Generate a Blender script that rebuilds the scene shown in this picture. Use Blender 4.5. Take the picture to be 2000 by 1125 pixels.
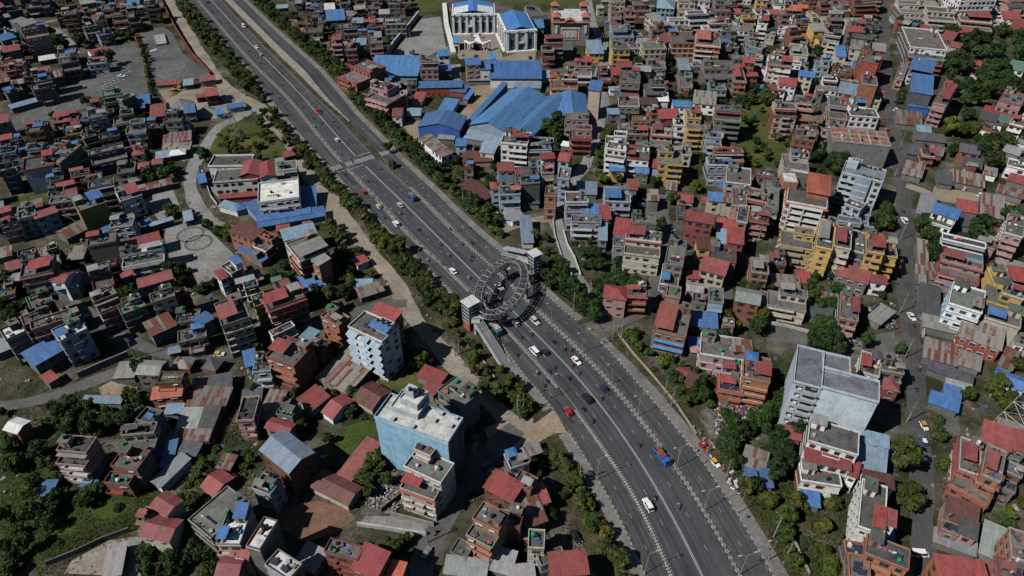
import bpy, math, random
import numpy as np
from mathutils import Vector, Matrix

# ------------------------------------------------------------------ camera, sky, sun, exposure
for o in list(bpy.data.objects):
    bpy.data.objects.remove(o)
SC = bpy.context.scene
COL = SC.collection
FPX, DEP, CAMH = 1380.0, math.radians(40.0), 175.0
cam_d = bpy.data.cameras.new('camera')
cam_d.sensor_width = 36.0
cam_d.lens = 36.0 * FPX / 2000.0
cam_d.clip_start, cam_d.clip_end = 1.0, 6000.0
cam = bpy.data.objects.new('camera', cam_d)
cam.location = (0, 0, CAMH)
cam.rotation_euler = (math.radians(90) - DEP, 0, 0)
COL.objects.link(cam)
SC.camera = cam

SUN_EL = math.radians(47.0)
SUN_TO = Vector((0.88, 0.475, 0)).normalized()          # shadows fall this way on the ground
world = bpy.data.worlds.new('World')
SC.world = world
world.use_nodes = True
wn = world.node_tree
sky = wn.nodes.new('ShaderNodeTexSky')
sky.sky_type = 'NISHITA'
sky.sun_disc = False
sky.sun_elevation = SUN_EL
sky.sun_rotation = math.atan2(-SUN_TO.x, -SUN_TO.y)
sky.altitude = 1400.0
sky.air_density, sky.dust_density, sky.ozone_density = 1.0, 0.4, 1.0
bg = wn.nodes['Background']
bg.inputs[1].default_value = 0.05
wn.links.new(sky.outputs[0], bg.inputs[0])
sun_d = bpy.data.lights.new('sun', 'SUN')
sun_d.energy = 5.0
sun_d.angle = math.radians(0.5)
sun_d.color = (1.0, 0.975, 0.94)
sun = bpy.data.objects.new('sun', sun_d)
sdir = Vector((SUN_TO.x * math.cos(SUN_EL), SUN_TO.y * math.cos(SUN_EL), -math.sin(SUN_EL)))
sun.rotation_euler = sdir.to_track_quat('-Z', 'Y').to_euler()
COL.objects.link(sun)
SC.view_settings.view_transform = 'Standard'
SC.view_settings.look = 'None'
SC.view_settings.exposure = -0.02
SC.view_settings.gamma = 1.0
SC.view_settings.use_curve_mapping = False
SC.cycles.max_bounces = 5
SC.cycles.diffuse_bounces = 0
SC.cycles.glossy_bounces = 2
SC.cycles.transparent_max_bounces = 4
RND = random.Random(7)

def un(px, py, z=0.0):
    """the point at height z that the photograph shows at pixel (px, py) of 2000 x 1125"""
    a, b = (px - 1000.0) / FPX, (562.5 - py) / FPX
    c, s = math.cos(DEP), math.sin(DEP)
    t = (z - CAMH) / (-s + b * c)
    return (a * t, (c + b * s) * t)

def proj(x, y, z=0.0):
    c, s = math.cos(DEP), math.sin(DEP)
    dz = z - CAMH
    dep = y * c - dz * s
    return 1000 + FPX * x / dep, 562.5 - FPX * (y * s + dz * c) / dep
import re
# ------------------------------------------------------------------ materials
def mat(name):
    m = bpy.data.materials.new(name)
    m.use_nodes = True
    nt = m.node_tree
    b = nt.nodes['Principled BSDF']
    return m, nt, b

def nd(nt, t, **k):
    n = nt.nodes.new(t)
    for a, v in k.items():
        setattr(n, a, v)
    return n

def noise(nt, scale, detail=4, rough=0.6, vec=None, dim='3D'):
    n = nd(nt, 'ShaderNodeTexNoise', noise_dimensions=dim)
    n.inputs['Scale'].default_value = scale
    n.inputs['Detail'].default_value = detail
    n.inputs['Roughness'].default_value = rough
    if vec is not None:
        nt.links.new(vec, n.inputs['Vector'])
    return n

def ramp(nt, src, stops):
    r = nd(nt, 'ShaderNodeValToRGB')
    e = r.color_ramp.elements
    while len(e) < len(stops):
        e.new(0.5)
    for q, (p, c) in zip(e, stops):
        q.position = p
        q.color = (c, c, c, 1) if isinstance(c, (int, float)) else (*c, 1)
    nt.links.new(src, r.inputs[0])
    return r

def mix(nt, a, b, fac, mode='MIX'):
    m = nd(nt, 'ShaderNodeMix', data_type='RGBA', blend_type=mode)
    for sock, v in ((m.inputs[0], fac), (m.inputs[6], a), (m.inputs[7], b)):
        if hasattr(v, 'links'):
            nt.links.new(v, sock)
        elif isinstance(v, (int, float)):
            sock.default_value = v
        else:
            sock.default_value = (*v, 1)
    return m.outputs[2]

def objcoord(nt, scale=(1, 1, 1), world=False):
    tc = nd(nt, 'ShaderNodeTexCoord')
    mp = nd(nt, 'ShaderNodeMapping')
    mp.inputs['Scale'].default_value = scale
    oi = nd(nt, 'ShaderNodeObjectInfo')
    if world:
        g = nd(nt, 'ShaderNodeNewGeometry')
        nt.links.new(g.outputs['Position'], mp.inputs['Vector'])
    else:
        ad = nd(nt, 'ShaderNodeVectorMath', operation='MULTIPLY_ADD')
        nt.links.new(oi.outputs['Random'], ad.inputs[0])
        ad.inputs[1].default_value = (91, 57, 33)
        nt.links.new(tc.outputs['Object'], ad.inputs[2])
        nt.links.new(ad.outputs[0], mp.inputs['Vector'])
    return mp.outputs[0], oi

def tint(nt, oi):
    """the object's own colour, or the painted colour kept per face where many far houses share one mesh"""
    at = nd(nt, 'ShaderNodeAttribute'); at.attribute_name = 'paint'
    hs = nd(nt, 'ShaderNodeAttribute'); hs.attribute_name = 'painted'
    return mix(nt, oi.outputs['Color'], at.outputs['Color'], hs.outputs['Fac'])

def bumpy(nt, b, h, strength, dist):
    bp = nd(nt, 'ShaderNodeBump')
    bp.inputs['Strength'].default_value = strength
    bp.inputs['Distance'].default_value = dist
    nt.links.new(h, bp.inputs['Height'])
    nt.links.new(bp.outputs[0], b.inputs['Normal'])

def make_plaster(name, lo=0.68, streak=0.2):
    m, nt, b = mat(name)
    v, oi = objcoord(nt)
    vs, _ = objcoord(nt, (1.6, 1.6, 0.12))
    n1 = noise(nt, 0.45, 5, 0.65, v)
    n2 = noise(nt, 1.0, 4, 0.6, vs)
    r1 = ramp(nt, n1.outputs[0], [(0.28, lo), (0.62, 1.05)])
    r2 = ramp(nt, n2.outputs[0], [(0.32, 1 - streak), (0.55, 1.0)])
    c = mix(nt, tint(nt, oi), r1.outputs[0], 1.0, 'MULTIPLY')
    c = mix(nt, c, r2.outputs[0], 0.8, 'MULTIPLY')
    nt.links.new(c, b.inputs['Base Color'])
    b.inputs['Roughness'].default_value = 0.9
    b.inputs['Specular IOR Level'].default_value = 0.15
    return m

def make_conc():
    m, nt, b = mat('weathered_concrete')
    v, oi = objcoord(nt)
    n1 = noise(nt, 0.35, 6, 0.7, v)
    n2 = noise(nt, 2.2, 4, 0.7, v)
    r1 = ramp(nt, n1.outputs[0], [(0.3, 0.42), (0.5, 0.85), (0.68, 1.12)])
    r2 = ramp(nt, n2.outputs[0], [(0.35, 0.68), (0.6, 1.08)])
    c = mix(nt, tint(nt, oi), r1.outputs[0], 1.0, 'MULTIPLY')
    c = mix(nt, c, r2.outputs[0], 0.8, 'MULTIPLY')
    nt.links.new(c, b.inputs['Base Color'])
    b.inputs['Roughness'].default_value = 0.95
    b.inputs['Specular IOR Level'].default_value = 0.1
    return m

def make_tin():
    """corrugated sheets: colour from the object, rust share from its alpha (1 = clean)"""
    m, nt, b = mat('corrugated_tin')
    v, oi = objcoord(nt)
    tc = nd(nt, 'ShaderNodeTexCoord')
    sep = nd(nt, 'ShaderNodeSeparateXYZ')
    nt.links.new(tc.outputs['Object'], sep.inputs[0])
    fl = nd(nt, 'ShaderNodeMath', operation='FLOOR')
    nt.links.new(sep.outputs[0], fl.inputs[0])
    fl2 = nd(nt, 'ShaderNodeMath', operation='MULTIPLY')
    nt.links.new(sep.outputs[1], fl2.inputs[0])
    fl2.inputs[1].default_value = 0.12
    fl3 = nd(nt, 'ShaderNodeMath', operation='FLOOR')
    nt.links.new(fl2.outputs[0], fl3.inputs[0])
    cb = nd(nt, 'ShaderNodeCombineXYZ')
    nt.links.new(fl.outputs[0], cb.inputs[0])
    nt.links.new(fl3.outputs[0], cb.inputs[1])
    nt.links.new(oi.outputs['Random'], cb.inputs[2])
    wn_ = nd(nt, 'ShaderNodeTexWhiteNoise')
    nt.links.new(cb.outputs[0], wn_.inputs[0])
    n1 = noise(nt, 0.5, 5, 0.65, v)
    n2 = noise(nt, 2.5, 3, 0.6, v)
    sheet = ramp(nt, wn_.outputs[0], [(0.0, 0.82), (1.0, 1.08)])
    grime = ramp(nt, n1.outputs[0], [(0.3, 0.76), (0.62, 1.06)])
    fr = nd(nt, 'ShaderNodeMath', operation='FRACT')
    nt.links.new(sep.outputs[0], fr.inputs[0])
    seam = ramp(nt, fr.outputs[0], [(0.0, 0.55), (0.09, 1.0)])
    bleach = ramp(nt, n2.outputs[0], [(0.5, 0.0), (0.8, 0.22)])
    c = mix(nt, tint(nt, oi), sheet.outputs[0], 1.0, 'MULTIPLY')
    c = mix(nt, c, grime.outputs[0], 1.0, 'MULTIPLY')
    c = mix(nt, c, (0.3, 0.3, 0.29), bleach.outputs[0])
    c = mix(nt, c, seam.outputs[0], 0.8, 'MULTIPLY')
    # rust
    inv = nd(nt, 'ShaderNodeMath', operation='SUBTRACT')
    inv.inputs[0].default_value = 1.0
    nt.links.new(oi.outputs['Alpha'], inv.inputs[1])
    s1 = nd(nt, 'ShaderNodeMath', operation='MULTIPLY_ADD')
    nt.links.new(wn_.outputs[0], s1.inputs[0])
    s1.inputs[1].default_value = 0.75
    nt.links.new(n1.outputs[0], s1.inputs[2])
    s2 = nd(nt, 'ShaderNodeMath', operation='ADD')
    nt.links.new(s1.outputs[0], s2.inputs[0])
    nt.links.new(inv.outputs[0], s2.inputs[1])
    s3 = nd(nt, 'ShaderNodeMath', operation='MULTIPLY')
    nt.links.new(s2.outputs[0], s3.inputs[0])
    s3.inputs[1].default_value = 0.5
    rm = ramp(nt, s3.outputs[0], [(0.98, 0.0), (1.0, 0.0)])
    e = rm.color_ramp.elements
    e[0].position, e[0].color = 0.67, (0, 0, 0, 1)
    e[1].position, e[1].color = 0.84, (1, 1, 1, 1)
    rc = ramp(nt, n2.outputs[0], [(0.3, (0.06, 0.022, 0.015)), (0.65, (0.16, 0.062, 0.042))])
    c = mix(nt, c, rc.outputs[0], rm.outputs[0])
    nt.links.new(c, b.inputs['Base Color'])
    b.inputs['Roughness'].default_value = 0.62
    b.inputs['Specular IOR Level'].default_value = 0.3
    w = nd(nt, 'ShaderNodeTexWave', wave_type='BANDS', bands_direction='X')
    w.inputs['Scale'].default_value = 0.62
    nt.links.new(tc.outputs['Object'], w.inputs['Vector'])
    bumpy(nt, b, w.outputs[0], 0.55, 0.06)
    return m

def make_plain(name, rough=0.6, spec=0.3, metal=0.0, var=0.25, scale=1.5):
    m, nt, b = mat(name)
    v, oi = objcoord(nt)
    n1 = noise(nt, scale, 4, 0.6, v)
    r1 = ramp(nt, n1.outputs[0], [(0.3, 1 - var), (0.65, 1.05)])
    c = mix(nt, tint(nt, oi), r1.outputs[0], 1.0, 'MULTIPLY')
    nt.links.new(c, b.inputs['Base Color'])
    b.inputs['Roughness'].default_value = rough
    b.inputs['Specular IOR Level'].default_value = spec
    b.inputs['Metallic'].default_value = metal
    return m

def make_leaf():
    m, nt, b = mat('leaves')
    v, oi = objcoord(nt)
    n1 = noise(nt, 0.55, 3, 0.6, v)
    n2 = noise(nt, 3.5, 2, 0.6, v)
    r1 = ramp(nt, n1.outputs[0], [(0.3, 0.55), (0.68, 1.25)])
    r2 = ramp(nt, n2.outputs[0], [(0.3, (0.65, 0.75, 0.6)), (0.7, (1.3, 1.15, 0.9))])
    c = mix(nt, tint(nt, oi), r1.outputs[0], 1.0, 'MULTIPLY')
    c = mix(nt, c, r2.outputs[0], 0.9, 'MULTIPLY')
    nt.links.new(c, b.inputs['Base Color'])
    b.inputs['Roughness'].default_value = 0.6
    b.inputs['Specular IOR Level'].default_value = 0.2
    tr = nd(nt, 'ShaderNodeBsdfTranslucent')
    nt.links.new(c, tr.inputs['Color'])
    ms = nd(nt, 'ShaderNodeMixShader')
    ms.inputs[0].default_value = 0.22
    nt.links.new(b.outputs[0], ms.inputs[1])
    nt.links.new(tr.outputs[0], ms.inputs[2])
    nt.links.new(ms.outputs[0], nt.nodes['Material Output'].inputs[0])
    return m

def make_ground(name, cols, scale=0.05, fine=0.6, rough=0.97, bump=0.0):
    """cols: list of (position, colour) over a world-space noise"""
    m, nt, b = mat(name)
    v, oi = objcoord(nt, world=True)
    n1 = noise(nt, scale, 8, 0.62, v)
    n2 = noise(nt, fine, 5, 0.7, v)
    r1 = ramp(nt, n1.outputs[0], cols)
    r2 = ramp(nt, n2.outputs[0], [(0.3, 0.62), (0.66, 1.18)])
    c = mix(nt, r1.outputs[0], r2.outputs[0], 0.9, 'MULTIPLY')
    nt.links.new(c, b.inputs['Base Color'])
    b.inputs['Roughness'].default_value = rough
    b.inputs['Specular IOR Level'].default_value = 0.1
    if bump:
        bumpy(nt, b, n2.outputs[0], bump, 0.3)
    return m

def make_asphalt(name, base, dusty):
    m, nt, b = mat(name)
    v, oi = objcoord(nt, world=True)
    n1 = noise(nt, 0.09, 6, 0.6, v)
    n2 = noise(nt, 1.4, 5, 0.75, v)
    r1 = ramp(nt, n1.outputs[0], [(0.3, base), (0.72, dusty)])
    r2 = ramp(nt, n2.outputs[0], [(0.3, 0.8), (0.66, 1.12)])
    c = mix(nt, r1.outputs[0], r2.outputs[0], 0.8, 'MULTIPLY')
    uv = nd(nt, 'ShaderNodeUVMap')
    uv.uv_map = 'road'
    mp = nd(nt, 'ShaderNodeMapping')
    mp.inputs['Scale'].default_value = (1.15, 0.012, 1)
    nt.links.new(uv.outputs[0], mp.inputs[0])
    n3 = noise(nt, 1.0, 4, 0.6, mp.outputs[0])
    r3 = ramp(nt, n3.outputs[0], [(0.3, 0.52), (0.64, 1.25)])
    c = mix(nt, c, r3.outputs[0], 0.95, 'MULTIPLY')
    nt.links.new(c, b.inputs['Base Color'])
    b.inputs['Roughness'].default_value = 0.88
    b.inputs['Specular IOR Level'].default_value = 0.2
    return m

M = {}
M['wall'] = make_plaster('painted_plaster')
M['trim'] = make_plaster('trim_paint', 0.72, 0.3)
M['conc'] = make_conc()
M['tin'] = make_tin()
M['paint'] = make_plain('car_paint', 0.28, 0.5, 0.0, 0.05)
M['plain'] = make_plain('plain_matte', 0.75, 0.2)
M['metal'] = make_plain('painted_steel', 0.5, 0.4, 0.3)
M['glass'] = make_plain('dark_glass', 0.25, 0.5, 0.0, 0.3)
M['leaf'] = make_leaf()
def make_pane():
    m, nt, b = mat('window_pane')
    v, oi = objcoord(nt)
    n1 = noise(nt, 0.6, 2, 0.5, v)
    r1 = ramp(nt, n1.outputs[0], [(0.35, (0.012, 0.014, 0.016)), (0.6, (0.035, 0.038, 0.04)), (0.75, (0.09, 0.085, 0.075))])
    nt.links.new(r1.outputs[0], b.inputs['Base Color'])
    b.inputs['Roughness'].default_value = 0.2
    b.inputs['Specular IOR Level'].default_value = 0.4
    return m
M['pane'] = make_pane()
M['bark'] = make_plain('bark', 0.95, 0.1, 0, 0.4)
M['asphalt'] = make_asphalt('highway_asphalt', (0.043, 0.0455, 0.05), (0.068, 0.07, 0.074))
M['asphalt2'] = make_asphalt('service_asphalt', (0.045, 0.047, 0.05), (0.074, 0.075, 0.076))
M['street'] = make_ground('street_asphalt', [(0.3, (0.065, 0.064, 0.062)), (0.7, (0.14, 0.134, 0.122))], 0.12, 1.2)
M['dirt'] = make_ground('dirt_track', [(0.3, (0.16, 0.138, 0.108)), (0.7, (0.31, 0.27, 0.21))], 0.08, 0.9)
M['sand'] = make_ground('sandy_earth', [(0.3, (0.2, 0.15, 0.1)), (0.7, (0.3, 0.24, 0.17))], 0.08, 0.9)
M['yard'] = make_ground('concrete_yard', [(0.3, (0.15, 0.148, 0.14)), (0.7, (0.26, 0.255, 0.24))], 0.1, 0.8)
M['lot'] = make_ground('worn_lot', [(0.3, (0.06, 0.062, 0.062)), (0.7, (0.13, 0.13, 0.125))], 0.05, 0.5)
M['tan'] = make_ground('tan_paving', [(0.3, (0.2, 0.165, 0.13)), (0.7, (0.27, 0.225, 0.18))], 0.1, 1.0)
M['brickpave'] = make_ground('brick_paving', [(0.3, (0.13, 0.075, 0.05)), (0.7, (0.22, 0.13, 0.09))], 0.2, 1.5)
M['lawn'] = make_ground('mown_grass', [(0.3, (0.03, 0.055, 0.012)), (0.7, (0.065, 0.09, 0.02))], 0.15, 1.5)
M['field'] = make_ground('field_grass', [(0.3, (0.035, 0.045, 0.014)), (0.5, (0.06, 0.07, 0.02)), (0.72, (0.11, 0.1, 0.035))], 0.07, 0.7)
M['verge'] = make_ground('dry_verge', [(0.28, (0.02, 0.03, 0.01)), (0.5, (0.055, 0.048, 0.026)), (0.72, (0.13, 0.1, 0.065))], 0.12, 0.8)
M['ground'] = make_ground('town_ground', [(0.3, (0.014, 0.022, 0.008)), (0.45, (0.034, 0.04, 0.017)), (0.54, (0.075, 0.066, 0.047)), (0.68, (0.15, 0.133, 0.11))], 0.055, 0.45)
M['white'] = make_plain('road_paint', 0.8, 0.2, 0, 0.35, 1.2)
M['pave'] = make_ground('footpath_slabs', [(0.3, (0.12, 0.114, 0.104)), (0.7, (0.21, 0.2, 0.185))], 0.15, 1.3)
M['scrub'] = make_ground('garden_scrub', [(0.3, (0.016, 0.028, 0.008)), (0.7, (0.05, 0.065, 0.02))], 0.12, 0.8)
M['dusty'] = make_ground('dusty_street', [(0.3, (0.07, 0.066, 0.06)), (0.6, (0.13, 0.115, 0.095)), (0.75, (0.2, 0.17, 0.13))], 0.15, 1.0)
M['market'] = make_ground('market_asphalt', [(0.3, (0.05, 0.05, 0.05)), (0.7, (0.095, 0.093, 0.088))], 0.12, 1.2)
M['rubble'] = make_ground('rubble', [(0.3, (0.05, 0.045, 0.04)), (0.7, (0.2, 0.18, 0.16))], 0.3, 1.5, bump=0.4)

# ------------------------------------------------------------------ mesh helpers
class MB:
    def __init__(s):
        s.v, s.f, s.m = [], [], []
    def face(s, pts, m=0):
        i = len(s.v)
        s.v.extend(pts)
        s.f.append(tuple(range(i, i + len(pts))))
        s.m.append(m)
    def hexa(s, p, m=0, bottom=True):
        """8 points: bottom ring 0-3 (ccw from above), top ring 4-7"""
        i = len(s.v)
        s.v.extend(p)
        fs = [(4, 5, 6, 7), (0, 1, 5, 4), (1, 2, 6, 5), (2, 3, 7, 6), (3, 0, 4, 7)]
        if bottom:
            fs.append((3, 2, 1, 0))
        for q in fs:
            s.f.append(tuple(i + k for k in q))
            s.m.append(m)
    def box(s, x0, x1, y0, y1, z0, z1, m=0):
        s.hexa([(x0, y0, z0), (x1, y0, z0), (x1, y1, z0), (x0, y1, z0),
                (x0, y0, z1), (x1, y0, z1), (x1, y1, z1), (x0, y1, z1)], m)
    def cyl(s, x, y, z0, z1, r0, r1=None, n=8, m=0):
        r1 = r0 if r1 is None else r1
        i = len(s.v)
        for z, r in ((z0, r0), (z1, r1)):
            for k in range(n):
                a = 2 * math.pi * k / n
                s.v.append((x + r * math.cos(a), y + r * math.sin(a), z))
        for k in range(n):
            s.f.append((i + k, i + (k + 1) % n, i + n + (k + 1) % n, i + n + k))
            s.m.append(m)
        s.f.append(tuple(i + n + k for k in range(n)))
        s.m.append(m)
        s.f.append(tuple(i + n - 1 - k for k in range(n)))
        s.m.append(m)
    def tube(s, a, b, r, n=5, m=0, r2=None):
        a, b = Vector(a), Vector(b)
        d = (b - a)
        if d.length < 1e-6:
            return
        d.normalize()
        u = d.cross(Vector((0, 0, 1)))
        if u.length < 1e-3:
            u = Vector((1, 0, 0))
        u.normalize()
        w = d.cross(u)
        r2 = r if r2 is None else r2
        i = len(s.v)
        for p, rr in ((a, r), (b, r2)):
            for k in range(n):
                t = 2 * math.pi * k / n
                s.v.append(tuple(p + u * (rr * math.cos(t)) + w * (rr * math.sin(t))))
        for k in range(n):
            s.f.append((i + k, i + (k + 1) % n, i + n + (k + 1) % n, i + n + k))
            s.m.append(m)
        s.f.append(tuple(i + n - 1 - k for k in range(n)))
        s.m.append(m)
        s.f.append(tuple(i + n + k for k in range(n)))
        s.m.append(m)
    def mesh(s, name, mats):
        me = bpy.data.meshes.new(name)
        me.from_pydata(s.v, [], s.f)
        for x in mats:
            me.materials.append(M[x] if isinstance(x, str) else x)
        if len(mats) > 1:
            me.polygons.foreach_set('material_index', s.m)
        me.update()
        return me

class Ghost:
    """a piece of a far house that goes into the one mesh of far houses"""
    def __init__(s, me, parent):
        s.data, s.parent, s.color = me, parent, (0.5, 0.5, 0.5, 1)
        s.location, s.rotation_euler, s.scale = (0, 0, 0), (0, 0, 0), (1, 1, 1)
    def __setitem__(s, k, v):
        pass
    def matrix(s):
        from mathutils import Euler
        m = Matrix.LocRotScale(Vector(s.location), Euler(s.rotation_euler), Vector(s.scale))
        return s.parent.matrix() @ m if s.parent is not None else m
SINK = None
OFFV = None            # (parent, offset): pieces of a set-back top floor

def flush(ghosts, name):
    mats, V, LV, LS, MI, C, off, loff = [], [], [], [], [], [], 0, 0
    for g in ghosts:
        if g.data is None:
            continue
        mt = np.array(g.matrix())
        me = g.data
        co = np.empty(len(me.vertices) * 3); me.vertices.foreach_get('co', co)
        co = co.reshape(-1, 3) @ mt[:3, :3].T + mt[:3, 3]
        V.append(co)
        remap = []
        for m_ in me.materials:
            if m_ not in mats: mats.append(m_)
            remap.append(mats.index(m_))
        lv = np.empty(len(me.loops), dtype=np.int32); me.loops.foreach_get('vertex_index', lv)
        ls = np.empty(len(me.polygons), dtype=np.int32); me.polygons.foreach_get('loop_start', ls)
        mi = np.empty(len(me.polygons), dtype=np.int32); me.polygons.foreach_get('material_index', mi)
        LV.append(lv + off); LS.append(ls + loff); MI.append(np.array(remap, dtype=np.int32)[mi])
        C.append(np.tile(np.array(tuple(g.color), dtype=float), (len(co), 1)))
        off += len(co); loff += len(lv)
    me = bpy.data.meshes.new(name)
    LV, LS, MI = np.concatenate(LV), np.concatenate(LS), np.concatenate(MI)
    me.vertices.add(off); me.vertices.foreach_set('co', np.concatenate(V).ravel())
    me.loops.add(loff); me.loops.foreach_set('vertex_index', LV)
    me.polygons.add(len(LS)); me.polygons.foreach_set('loop_start', LS)
    for m_ in mats: me.materials.append(m_)
    me.polygons.foreach_set('material_index', MI)
    me.polygons.foreach_set('use_smooth', np.zeros(len(LS), dtype=bool))
    me.update(calc_edges=True)
    a = me.attributes.new('paint', 'FLOAT_COLOR', 'POINT'); a.data.foreach_set('color', np.concatenate(C).ravel())
    a = me.attributes.new('painted', 'FLOAT', 'POINT'); a.data.foreach_set('value', np.ones(off))
    me.validate()
    o = bpy.data.objects.new(name, me)
    COL.objects.link(o)
    return o

def add(name, me, parent=None, color=None, loc=None, rot=None, scale=None):
    if SINK is not None:
        o = Ghost(me, parent)
        if color is not None: o.color = (*color, 1.0) if len(color) == 3 else color
        if loc is not None: o.location = loc
        if rot is not None: o.rotation_euler = rot if hasattr(rot, '__len__') else (0, 0, rot)
        if scale is not None: o.scale = scale if hasattr(scale, '__len__') else (scale, scale, scale)
        if OFFV is not None and parent is OFFV[0]:
            o.location = tuple(Vector(o.location) + OFFV[1])
        SINK.append(o)
        return o
    o = bpy.data.objects.new(name, me)
    COL.objects.link(o)
    if parent is not None:
        o.parent = parent
        if OFFV is not None and parent is OFFV[0]:
            loc = Vector(loc or (0, 0, 0)) + OFFV[1]
    if color is not None:
        o.color = (*color, 1.0) if len(color) == 3 else color
    if loc is not None:
        o.location = loc
    if rot is not None:
        o.rotation_euler = rot if hasattr(rot, '__len__') else (0, 0, rot)
    if scale is not None:
        o.scale = scale if hasattr(scale, '__len__') else (scale, scale, scale)
    return o

def boxobj(name, parent, color, x0, x1, y0, y1, z0, z1, material='wall'):
    b = MB()
    b.box(x0, x1, y0, y1, z0, z1)
    return add(name, b.mesh(name, [material]), parent, color)

def empty(name, loc, rz=0.0):
    if SINK is not None:
        o = Ghost(None, None); o.location, o.rotation_euler = loc, (0, 0, rz)
        return o
    o = bpy.data.objects.new(name, None)
    o.empty_display_size = 0.5
    COL.objects.link(o)
    o.location = loc
    o.rotation_euler = (0, 0, rz)
    return o

def tag(o, label=None, cat=None, group=None, kind=None):
    if isinstance(o, Ghost):
        return o
    if label: o['label'] = label
    if cat: o['category'] = cat
    if group: o['group'] = group
    if kind: o['kind'] = kind
    return o

def jit(c, r=RND, a=0.12):
    k = 1 + r.uniform(-a, a)
    return tuple(max(0.005, min(0.95, x * k * (1 + r.uniform(-a * .3, a * .3)))) for x in c[:3])

# ------------------------------------------------------------------ labels that single things out
LANDMARKS = [
    ('the ring footbridge', 985, 570), ('the white palace hall', 950, 60), ('the blue warehouse halls', 1040, 220),
    ('the figure-eight practice yard', 385, 480), ('the upper driving-test lot', 335, 110), ('the lower driving-test lot', 190, 180),
    ('the blue-walled tower block', 815, 870), ('the grey hotel slab', 1620, 760), ('the red brick tower', 1565, 390),
    ('the blue-grey glazed hotel', 1690, 360), ('the white school compound', 500, 360), ('the zebra crossing', 695, 315),
    ('the grassy knoll', 480, 275), ('the white balconied tower', 735, 640), ('the big rusty shed', 685, 715),
    ('the scrap yard', 1420, 830), ('the yellow terrace row', 1640, 490), ('the turreted orange-roofed hall', 1110, 40),
    ('the tall white block', 1890, 5), ('the blue-canopy hall', 1800, 190), ('the red-trimmed villa', 1900, 900),
    ('the dark garden lawn', 180, 1000), ('the sandy road junction', 1040, 840), ('the salmon five-storey house', 1382, 85),
    ('the brick-floored rooftop', 1680, 265), ('the red-hipped villa', 1205, 575), ('the mint green house', 222, 185),
    ('the narrow cream tower', 1162, 185), ('the olive apartment block', 185, 410), ('the orange-roofed brick house', 328, 765),
    ('the cobalt-trimmed house', 1312, 640), ('the open green field', 1490, 250), ('the rusty lane sheds', 1880, 370),
    ('the lattice pylon', 1965, 790), ('the blue-gabled red block', 560, 890), ('the tin-roofed alley', 640, 60),
    ('the curved hill road', 400, 400), ('the blue-roofed yard', 95, 690), ('the round clipped tree', 1613, 668)]
LMG = [(n, *un(x, y)) for n, x, y in LANDMARKS]
ORD = ['nearest', 'second', 'third', 'fourth', 'fifth', 'sixth', 'seventh', 'eighth', 'ninth', 'tenth', 'eleventh', 'twelfth',
       'thirteenth', 'fourteenth', 'fifteenth', 'sixteenth', 'seventeenth', 'eighteenth', 'nineteenth', 'twentieth'] + \
      [f'{i}th' for i in range(21, 120)]
PENDING = []     # (object, descriptive head, counted noun, x, y)

def defer(o, head, noun, x, y):
    if SINK is None:
        PENDING.append((o, head, noun, x, y))

def resolve_labels():
    bins = {}
    for rec in PENDING:
        o, head, noun, x, y = rec
        best, bd = None, 1e9
        for n, lx, ly in LMG:
            d = math.hypot(x - lx, (y - ly))
            if 10.0 < d < bd:
                best, bd = (n, lx, ly), d
        dx, dy = x - best[1], y - best[2]
        if abs(dx) > abs(dy):
            dr = 'right of' if dx > 0 else 'left of'
        else:
            dr = 'behind' if dy > 0 else 'in front of'
        bins.setdefault((noun, best[0], dr), []).append((bd, o, head))
    for (noun, lm, dr), lst in bins.items():
        lst.sort(key=lambda t: t[0])
        for i, (_, o, head) in enumerate(lst):
            tail = f'{"only" if len(lst) == 1 else ORD[i]} {noun} {dr} {lm}'
            t = f'{head}, {tail}'
            if len(t.split()) > 16:
                t = t.replace(' rooftop cover', ' cover')
            if len(t.split()) > 16:
                t = t.replace(' apartment block', ' block').replace(' building', '', 1) if ' apartment block' in head else t.replace(' tin', '')
            if len(t.split()) > 16:
                h2 = re.split(r' (?:with|under|on|parked|in|by|at|beside|driving|turning|far) ', head)[0]
                t = f'{h2}, {tail}'
            o['label'] = t
# ------------------------------------------------------------------ ground and roads
YARDS = []
NOBUILD_POLY, NOBUILD_LINE = [], []      # ground-space polygons; (polyline, half width)

def struct(o):
    o['kind'] = 'structure'
    return o

b = MB()
b.face([(-1500, 40, 0), (1500, 40, 0), (1500, 2200, 0), (-1500, 2200, 0)])
struct(add('ground', b.mesh('ground', ['ground'])))

def patch(name, px, z, material, nobuild=True, color=None):
    g = [un(x, y) for x, y in px]
    b = MB()
    b.face([(x, y, z) for x, y in g])
    me = b.mesh(name, [material])
    if me.polygons[0].normal.z < 0:
        me.flip_normals()
    if nobuild:
        NOBUILD_POLY.append(g)
    if material not in ('verge', 'field', 'lawn', 'scrub', 'rubble'):
        YARDS.append(g)
    return struct(add(name, me, None, color))

def smooth(pts, step=2.5):
    """Catmull-Rom through ground points, resampled"""
    P = [Vector(p).to_2d() if len(p) > 2 else Vector(p) for p in pts]
    P = [P[0] * 2 - P[1]] + P + [P[-1] * 2 - P[-2]]
    out = []
    for i in range(1, len(P) - 2):
        n = max(2, int((P[i + 1] - P[i]).length / step))
        for k in range(n):
            t = k / n
            a, b_, c, d = P[i - 1], P[i], P[i + 1], P[i + 2]
            out.append(0.5 * ((2 * b_) + (c - a) * t + (2 * a - 5 * b_ + 4 * c - d) * t * t + (3 * b_ - a - 3 * c + d) * t ** 3))
    out.append(P[-2])
    return out

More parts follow.
